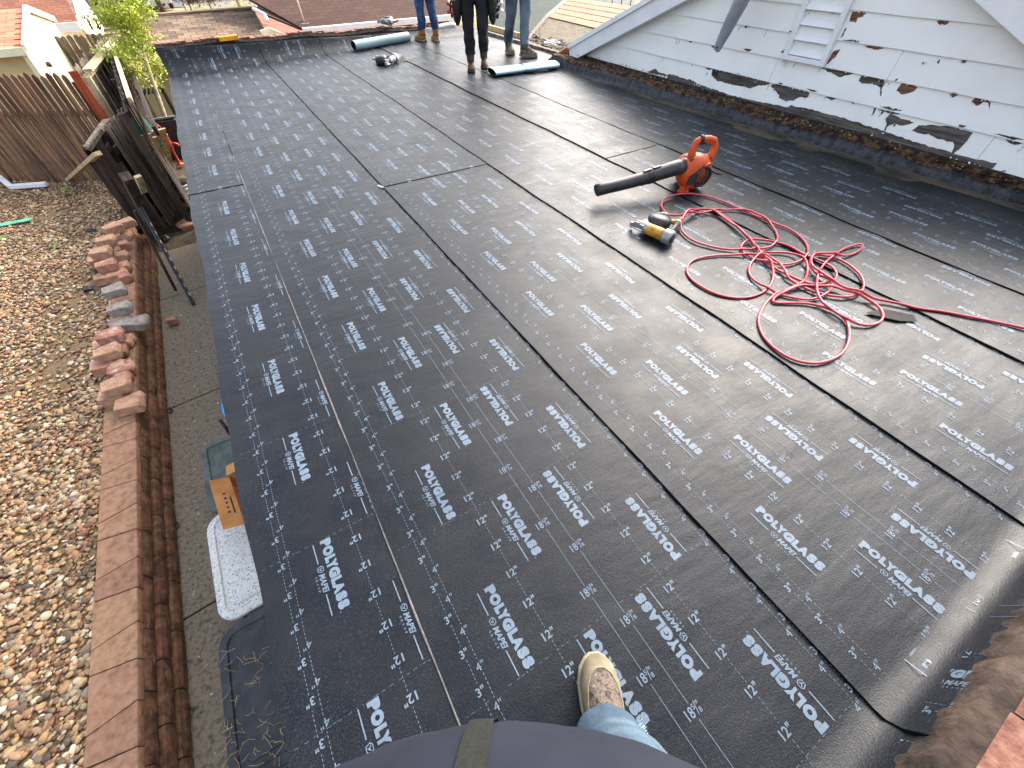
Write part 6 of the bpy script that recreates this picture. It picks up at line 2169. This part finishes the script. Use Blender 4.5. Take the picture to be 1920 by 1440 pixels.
def shingles(par, p0, u, v, nu, nv, wu, wv, m, name='shingle', split=3):
    wv = wv * 1.0
    """rows of real shingles over the plane p0 + i*u + j*v"""
    n = u.cross(v).normalized()
    if n.z < 0: n = -n
    R = Matrix((u, v, n)).transposed()
    ms = [MB().box((0, 0, 0), (wu * f - .014, wv - .022, .008)).mesh(name, m) for f in (1, 1, 1)]
    R2 = R @ Matrix.Rotation(.02, 3, 'X')
    for j in range(nv):
        off = (j % 2) * wu / 2
        for i in range(nu):
            p = p0 + u * (wu * (i + .5) + off) + v * (wv * (j + .5)) + n * (.012 + random.uniform(0, .003))
            o = link(name, ms[i % 3], par, None, p, R2.to_euler())


# tan shingled garage just beyond the parapet
ga = empty('tan_garage', (0, 0, 0), 'garage with patchwork tan and brown shingle roof just past the parapet', 'garage')
gy = 17.5
R0, R1 = aty(240, 29, gy), aty(474, 20, gy)
zr = (R0.z + R1.z) / 2
R0.z = R1.z = zr; R0.y = R1.y = gy
E1 = aty(497, 66, gy - 2.2)
slope = (zr - E1.z) / 2.2
run = 2.3
u = Vector((1, 0, 0)); v = Vector((0, run, slope * run)).normalized()
X0, X1 = R0.x - .6, R1.x + .1
B = Vector((X0, gy - run, zr - slope * run))
quad([B, B + u * (X1 - X0), Vector((X1, gy, zr)), Vector((X0, gy, zr))], 'roof', M_WOOD_DARK, ga)  # dark underlayer: shows in the shingle gaps as painted row shadows
quad([Vector((X0, gy + run, zr - slope * run)), Vector((X1, gy + run, zr - slope * run)), Vector((X1, gy, zr)), Vector((X0, gy, zr))], 'roof', m_far_brown, ga)
LV = math.hypot(run, slope * run)
shingles(ga, B + Vector((.0, 0, .0)), u, v, int((X1 - X0) / .30), int(LV / .185), .30, .185, m_rooftan)
MB().beam(Vector((X0, gy, zr + .03)), Vector((X1, gy, zr + .03)), .28, .03).build('ridge_cap', m_rooftan, ga)
# lower porch roof course in front
MB().beam(B + Vector((0, -.01, -.03)), B + u * (X1 - X0) + Vector((0, -.01, -.03)), .05, .12).build('fascia', M_WOOD_DARK, ga)
B2 = B + Vector((0, -.75, -.26)); v2 = Vector((0, .75, .17)).normalized()
quad([B2, B2 + u * (X1 - X0 + .15), B2 + u * (X1 - X0 + .15) + v2 * .78, B2 + v2 * .78], 'porch_roof', M_WOOD_DARK, ga)  # same dark underlayer, painting the row shadows in the gaps
shingles(ga, B2, u, v2, int((X1 - X0) / .30), 4, .30, .19, m_rooftan)
MB().box(((X0 + X1) / 2, gy, (zr - slope * run - 2.4) / 2), (X1 - X0 - .3, run * 2 - .4, abs(-2.4 - (zr - slope * run)))).build('wall', m_cream2, ga)

# brown roofed brick house
hb = empty('brick_house', (0, 0, 0), 'brick house with big brown shingle roof and white gutter past the parapet', 'house')
hy = 15.0
g0, g1 = aty(566, 53, hy), aty(905, 31, hy)
ze = (g0.z + g1.z) / 2
sl = .42
ridge = 5.5
x0, x1 = g0.x, aty(858, 33, hy).x
quad([(x0, hy, ze + .06), (x1, hy, ze + .06), (x1 - .0, hy + ridge, ze + .06 + sl * ridge), (x0 - 1.2, hy + ridge, ze + .06 + sl * ridge), (x0 - 1.2, hy + 1.7, ze + .06 + sl * 1.7)], 'roof', m_far_brown, hb)
MB().box(((x0 + x1) / 2, hy - .05, ze + .0), (x1 - x0, .13, .13)).build('gutter', M_WHITE2, hb, bevel=.01)
MB().box(((x0 + x1) / 2, hy + .3, ze - 1.3), (x1 - x0 - .4, .12, 2.45)).build('wall_core', m_deckw, hb)
quad([(x0 + .2, hy + .22, ze - 2.5), (x1 - .2, hy + .22, ze - 2.5), (x1 - .2, hy + .22, ze - .02), (x0 + .2, hy + .22, ze - .02)], 'wall', m_brick, hb)
q = aty(630, 58, hy + .1)
MB().box((q.x, hy + .1, ze - 1.0), (.08, .07, 1.9)).build('downspout', M_WHITE2, hb)
# front wing with its own gable to the left
w0 = aty(472, 12, hy + 2.2); w1 = aty(505, 72, hy - 1.0)
pk = aty(476, 20, 14.2)
wing = [aty(478, 22, 15.6), aty(560, 60, 14.3), aty(600, 72, 13.2), aty(505, 70, 12.9)]
quad(wing, 'wing_roof', m_far_red, hb)
quad([aty(478, 18, 15.8), aty(565, 55, 15.0), aty(585, 0, 19), aty(500, -10, 20)], 'valley_roof', m_far_brown, hb)
MB().beam(aty(490, 63, 12.8), aty(505, 57, 12.85), .05, .10).build('gable_trim', m_ytrim, hb)
MB().beam(aty(504, 57, 12.85), aty(548, 74, 12.8), .05, .10).build('gable_trim', m_ytrim, hb)
a, b = aty(474, 16, 14.5), aty(502, 40, 14.1)
MB().tube([a, a * .5 + b * .5 + Vector((.1, 0, 0)), b], .04, 8).build('vent_flashing', M_WHITE2, hb)
for px, py, h0 in ((572, 46, 1.25), (745, 10, .5)):
    q = aty(px, py, hy + (.25 if px < 600 else 1.6))
    st_ = MB().tube([q - Vector((0, 0, .1)), q + Vector((-.05, 0, h0))], .022, 8).build('roof_mast', mat('pinkish_pipe', ['#c9b4ac', '#d8c8c0'], rough=.5) if 'pinkish_pipe' not in bpy.data.materials else bpy.data.materials['pinkish_pipe'], hb)
    MB().box(q + Vector((0, 0, .02)), (.2, .2, .03)).build('flange', M_WHITE2, st_)
    if px < 600: MB().beam(q + Vector((-.1, 0, 1.1)), q + Vector((.35, 0, 1.02)), .03, .03).build('crossbar', M_WHITE2, st_)

# red roofed cream house at the left
hl = empty('cream_house', (0, 0, 0), 'cream house with red shingle roof at the left edge behind the brown fence', 'house')
ly = 15.5
e1 = aty(45, 90, ly); ez = e1.z
pk_ = aty(34, 16, ly + 2.6)
fx_ = aty(88, 60, ly + 5.2)
gxr = e1.x
lslope = (pk_.z - ez) / 2.6
u = Vector((1, 0, 0)); v = Vector((0, 2.6, pk_.z - ez)).normalized()
X0 = gxr - 4.2
B = Vector((X0, ly, ez))
quad([B, B + u * 4.2, Vector((gxr, ly + 2.6, pk_.z)), Vector((X0, ly + 2.6, pk_.z))], 'roof', m_roofred, hl)
quad([Vector((X0, ly + 5.2, ez)), Vector((gxr, ly + 5.2, ez)), Vector((gxr, ly + 2.6, pk_.z)), Vector((X0, ly + 2.6, pk_.z))], 'roof', m_far_red, hl)
LV = math.hypot(2.6, pk_.z - ez)
shingles(hl, B + u * 1.06, u, v, 9, int(LV / .17), .33, .17, m_roofred)
MB().beam(Vector((X0, ly - .03, ez - .05)), Vector((gxr, ly - .03, ez - .05)), .05, .14).build('eave_trim', m_ytrim, hl)
MB().prism([(ly + .05, ez - .04), (ly + 2.6, pk_.z - .06), (ly + 5.15, ez - .04), (ly + 5.15, -2.4), (ly + .05, -2.4)], .1, Matrix(((0, 0, 1, gxr - .14), (1, 0, 0, 0), (0, 1, 0, 0), (0, 0, 0, 1)))).build('gable_wall', m_cream2 if False else m_ytrim, hl)
MB().box(((X0 + gxr) / 2 - .1, ly + .35, (ez - 2.4) / 2), (4.0, .1, ez + 2.4 - .02)).build('wall', m_cream2, hl)
for a, b in (((gxr + .02, ly - .02, ez + .0), (gxr + .02, ly + 2.6, pk_.z + .0)), ((gxr + .02, ly + 5.22, ez), (gxr + .02, ly + 2.6, pk_.z))):
    MB().beam(a, b, .05, .13).build('rake_trim', m_ytrim, hl)
q = atx(88, 121, gxr - .02)
MB().lathe([(0, 0), (.055, 0), (.055, .08), (0, .08)], 12, Matrix.Translation(q) @ Matrix.Rotation(PI / 2, 4, 'Y')).build('wall_vent', M_BLACK, hl)

# second cream house behind it
h2_ = empty('cream_house', (0, 0, 0), 'larger cream house with red roof and white gable end behind the grey fence', 'house')
y2 = 25.0
a, b = aty(60, 50, y2), aty(148, 46, y2)
z2 = (a.z + b.z) / 2
X0, X1 = a.x - 6, b.x
quad([(X0, y2, z2), (X1, y2, z2), (X1 - .2, y2 + 4, z2 + 1.75), (X0, y2 + 4, z2 + 1.75)], 'roof', m_far_red, h2_)
MB().box(((X0 + X1) / 2, y2 - .04, z2 - .06), (X1 - X0, .1, .24)).build('eave_trim', M_WHITE2, h2_)
MB().box(((X0 + X1) / 2 - .4, y2 + .6, z2 - 1.4), (X1 - X0 - 1, .15, 2.7)).build('wall', m_cream2, h2_)
g = [aty(134, -8, y2 + 3.4), aty(160, -6, y2 + 3.3), aty(176, 20, y2 + 1), aty(149, 46, y2 - .02)]
quad([g[3], g[2], g[1], g[0]], 'white_gable', M_WHITE2, h2_, .1)
g = [aty(149, 46, y2), aty(175, 22, y2 + 1.5), aty(203, 64, y2 + 1.5), aty(165, 64, y2 - .05)]
quad([g[0], g[1], g[2], g[3]], 'side_wall', m_cream2, h2_, .1)
for px in (163, 177):
    q0, q1 = aty(px, 34, y2 - .2), aty(px + 11, 56, y2 - .2)
    MB().beam(q0, q1, .06, .06).build('window_slot', M_BLACK, h2_)
MB().beam(aty(160, -4, y2 + 1), aty(196, 44, y2 - .3), .12, .12).build('downspout', M_WOOD_DARK, h2_)

# torn roof next door: bare boards above old shingles
nt = empty('stripped_roof', (0, 0, 0), 'half stripped roof with bare orange boards above worn grey shingles', 'roof')
p0, p1 = at(985, 87, -.06), at(1062, 122, -.06)
ud = Vector((.96, -.28, 0)).normalized()
base0 = at(1000, 104, -.05)
ty = 8.3
bl_, br_ = aty(985, 80, ty), aty(1075, 118, ty - 1.8)
m_torn = mat('worn_grey_shingle', ['#5a5142', '#857a64', '#a0957c', '#6b6250'], scale=9, stretch=(1, 2.2, 1), detail=9, rough=.95, bump=.9, bscale=28, bdist=.03, k=0.5)
Lc, Rc = aty(985, 82, 8.6), aty(1070, 122, 6.9)
Lm, Rm = aty(1026, 33, 10.2), aty(1135, 59, 8.9)
Lt, Rt = aty(1068, -4, 12.2), aty(1195, 14, 11.0)
quad([Lc, Rc, Rm, Lm], 'old_shingles', m_torn, nt)
n = 5
for k in range(n):
    f0, f1 = k / n, (k + 1) / n
    a0, a1 = Lm.lerp(Lt, f0), Rm.lerp(Rt, f0); b0, b1 = Lm.lerp(Lt, f1 - .02), Rm.lerp(Rt, f1 - .02)
    ext = (a1 - a0) * .12
    quad([a0 + Vector((0, 0, .02)), a1 + ext + Vector((0, 0, .02)), b1 + ext + Vector((0, 0, .02)), b0 + Vector((0, 0, .02))], 'roof_board', M_WOOD_NEW, nt, .02)
MB().beam(Lm, Lt, .08, .08).build('rake_edge', M_WOOD_PALE, nt)
MB().beam(Lc, Lm, .08, .08).build('rake_edge', M_WOOD_GREY, nt)
mb = MB()
for k in range(22):
    q = aty(random.uniform(1022, 1052), random.uniform(82, 92), 7.9) + Vector((0, 0, .05))
    mb.box(q, (random.uniform(.03, .12), .06, .01), (random.uniform(-.4, .4), random.uniform(-.4, .4), random.random() * 3))
mb.build('white_scraps', M_WHITE2, nt)
mb = MB()
for k in range(60):
    f = random.random(); q = Lc.lerp(Rc, f) + Vector((0, random.uniform(.05, .6), .05))
    q = Lc.lerp(Rc, f).lerp(Lm.lerp(Rm, f), random.uniform(.02, .35)) + Vector((0, 0, .03))
    mb.box(q, (random.uniform(.04, .15), random.uniform(.03, .1), .012), (random.uniform(-.4, .4), random.uniform(-.4, .4), random.random() * 3))
o = mb.build('torn_shingle_bits', M_WOOD_GREY, nt); o['kind'] = 'stuff'
for k in range(9):
    q = Lc.lerp(Rc, (k + .3) / 9) + Vector((0, -.02, .03))
    MB().beam(q, q + (Rc - Lc) * .09, .09, .03).build('eave_board', [M_WOOD_GREY, M_WOOD_PALE][k % 2], nt)

# green roofed house
hg = empty('green_roofed_house', (0, 0, 0), 'dark blue grey house with green shingle roof behind the workers', 'house')
gy_ = 17.5
a, b = aty(915, 44, gy_), aty(1010, 75, gy_ - 2.4)
t0, t1 = aty(925, -25, gy_ + 5), aty(1090, -20, gy_ + 3)
quad([a, b, t1, t0], 'roof', m_far_green, hg)
MB().beam(a + Vector((-.3, .0, -.02)), b + Vector((0, 0, -.02)), .12, .14).build('eave_trim', M_WOOD_PALE, hg)
m_bluewall = mat('blue_grey_siding', ['#39414f', '#4a5362'], scale=3, rough=.8, k=0.5)
aa, bb = a + Vector((0, .25, -.1)), b + Vector((.1, .25, -.1))
quad([aa + Vector((0, 0, -2.4)), bb + Vector((0, 0, -2.4)), bb, aa], 'wall', m_bluewall, hg, .1)
q = aa.lerp(bb, .38) + Vector((0, -.08, -.75))
wd = (bb - aa).normalized()
w_ = MB().beam(q - wd * .22, q + wd * .22, .05, .75).build('window', M_WHITE2, hg)
MB().beam(q - wd * .15 + Vector((0, -.03, 0)), q + wd * .15 + Vector((0, -.03, 0)), .04, .6).build('pane', mat('dark_glass', ['#56606c', '#8f98a0'], rough=.15, spec=.6), w_)
# plain low roof beyond the workers (white patches of ground and car behind torn roof)
vh = empty('parked_trailer', tuple(aty(1165, 6, 13.5)), 'pale grey panelled trailer parked beyond the stripped roof', 'trailer')
MB().box((0, .5, .25), (1.3, 1.0, .75)).build('body', M_WHITE2, vh, bevel=.06)
for k in range(3): MB().box((-.4 + .4 * k, -.004, .25), (.02, .02, .7)).build('seam', M_WOOD_GREY, vh)
MB().box((0, .5, -.4), (.5, .6, .6)).build('underframe', M_BLACK, vh)

# ------------------------------------------------------------------ street beyond
m_asph = mat('street_asphalt', ['#58585a', '#6d6d6d'], scale=3, rough=.9, bump=.2, k=0.65)
p = at(280, 12, -2.42)
tag(link('street', MB().box((0, 0, -.02), (60, 9, .06), None).mesh('street', m_asph), None, None, (p.x, p.y + 2.5, -2.42)), kind='structure')
m_lawn = mat('dry_lawn', ['#6f6a3c', '#8f855a', '#a89a70'], scale=1.5, rough=.95, k=0.65)
tag(link('lawn', MB().box((0, 0, 0), (14, 5, .06)).mesh('lawn', m_lawn), None, None, (p.x + 9.3, p.y - 3.5, -2.41)), kind='structure')
tag(link('driveway', MB().box((0, 0, 0), (1.3, 5.5, .06)).mesh('driveway', m_conc), None, None, (p.x + 4.6, p.y - 3.4, -2.400)), kind='structure')


def car(c, rz, m, label):
    e = empty('parked_car', c, label, 'car', 'cars parked on the street', rz)
    sec = [(-2.1, .55, .75, .8), (-2.05, .35, .95, .86), (-1.2, .3, 1.0, .9), (1.0, .3, .98, .9), (2.0, .35, .85, .86), (2.15, .5, .7, .78)]
    MB().loft([[Vector((x, w, z0)), Vector((x, w, z1)), Vector((x, -w, z1)), Vector((x, -w, z0))] for x, z0, z1, w in sec], smooth=False).build('body', m, e, bevel=.06)
    cab = [(-1.9, .95, .97, .80), (-1.5, .95, 1.55, .70), (.5, .95, 1.6, .72), (1.2, .95, .98, .80)]
    MB().loft([[Vector((x, w + .05, z0)), Vector((x, w, z1)), Vector((x, -w, z1)), Vector((x, -w - .05, z0))] for x, z0, z1, w in cab], smooth=False).build('windows', mat('car_glass', ['#14181c', '#20262b'], rough=.1, spec=.6) if 'car_glass' not in bpy.data.materials else bpy.data.materials['car_glass'], e, bevel=.05)
    MB().box((-.5, 0, 1.59), (1.9, 1.35, .05)).build('roof', m, e, bevel=.02)
    for x in (-1.35, 1.35):
        for s in (-1, 1):
            w = MB().lathe([(0, -.1), (.33, -.1), (.34, 0), (.33, .1), (0, .1)], 18, Matrix.Translation((x, s * .82, .34)) @ Matrix.Rotation(PI / 2, 4, 'X')).build('wheel', M_BLACK, e)
            MB().lathe([(0, -.11), (.2, -.11), (.2, .11), (0, .11)], 14, Matrix.Translation((x, s * .82, .34)) @ Matrix.Rotation(PI / 2, 4, 'X')).build('rim', M_GALV, w)
    for s in (-1, 1):
        MB().box((2.1, s * .6, .72), (.08, .3, .12)).build('headlight', M_WHITE, e)
        MB().box((-2.1, s * .65, .78), (.06, .22, .14)).build('tail_light', m_redh, e)


m_cw = mat('white_car_paint', [(.6, .6, .6), (.7, .7, .7)], rough=.3, spec=.5)
m_cd = mat('dark_car_paint', [(.03, .03, .04), (.05, .05, .06)], rough=.25, spec=.5)
c = at(285, 17, -2.4); car((c.x + .25, c.y + .3, -2.39), 1.75, m_cw, 'white car parked on the street beside the bare tree trunk')
c = at(250, 3, -2.4); car((c.x, c.y + 1.2, -2.39), .15, m_cd, 'dark car parked on the street above the young tree')
c = at(307, 24, -2.4)
blob_tree('bare_tree', (c.x, c.y, -2.45), 2.6, 2.0, 6.0, 0, .1, m_brown, 'bare grey tree trunk standing beyond the tan roof', 31, m_gbark, True)
c = at(450, 20, -2.4)
blob_tree('blossom_tree', (aty(452, 20, 38).x, 38, -2.45), 2.6, 1.7, 4.0, 9000, .11, m_bloss, 'white blossoming tree behind the tan roof', 33)
for k, (px, y, lab) in enumerate(((362, 44, 'brown leafless shrub beyond the left part of the tan roof'), (400, 43, 'reddish brown shrub between the bare tree and the blossom tree'))):
    blob_tree('shrub', (aty(px, 25, y).x, y, -2.45), 1.1, .7, 1.5, 1400, .07, m_brown, lab, 40 + k, m_gbark, cat='shrub')
hx = aty(400, 3, 62)
hh = empty('low_red_house', (hx.x, 62, -2.45), 'low red brick house across the street behind the shrubs', 'house')
MB().box((0, 1.5, 1.0), (5, 3, 2.0)).build('wall', m_oldbrick if False else m_lb['red'], hh)
MB().box((0, 1.4, 2.2), (5.6, 3.6, .4)).build('roof', M_WHITE2, hh, bevel=.1)
# green crown beyond the right
blob_tree('leafy_tree', (aty(935, 5, 24).x, 24, -2.45), 1.6, 1.4, 3.4, 3500, .1, m_tleaf, 'pale green tree between the brown roof and the green roof', 51)
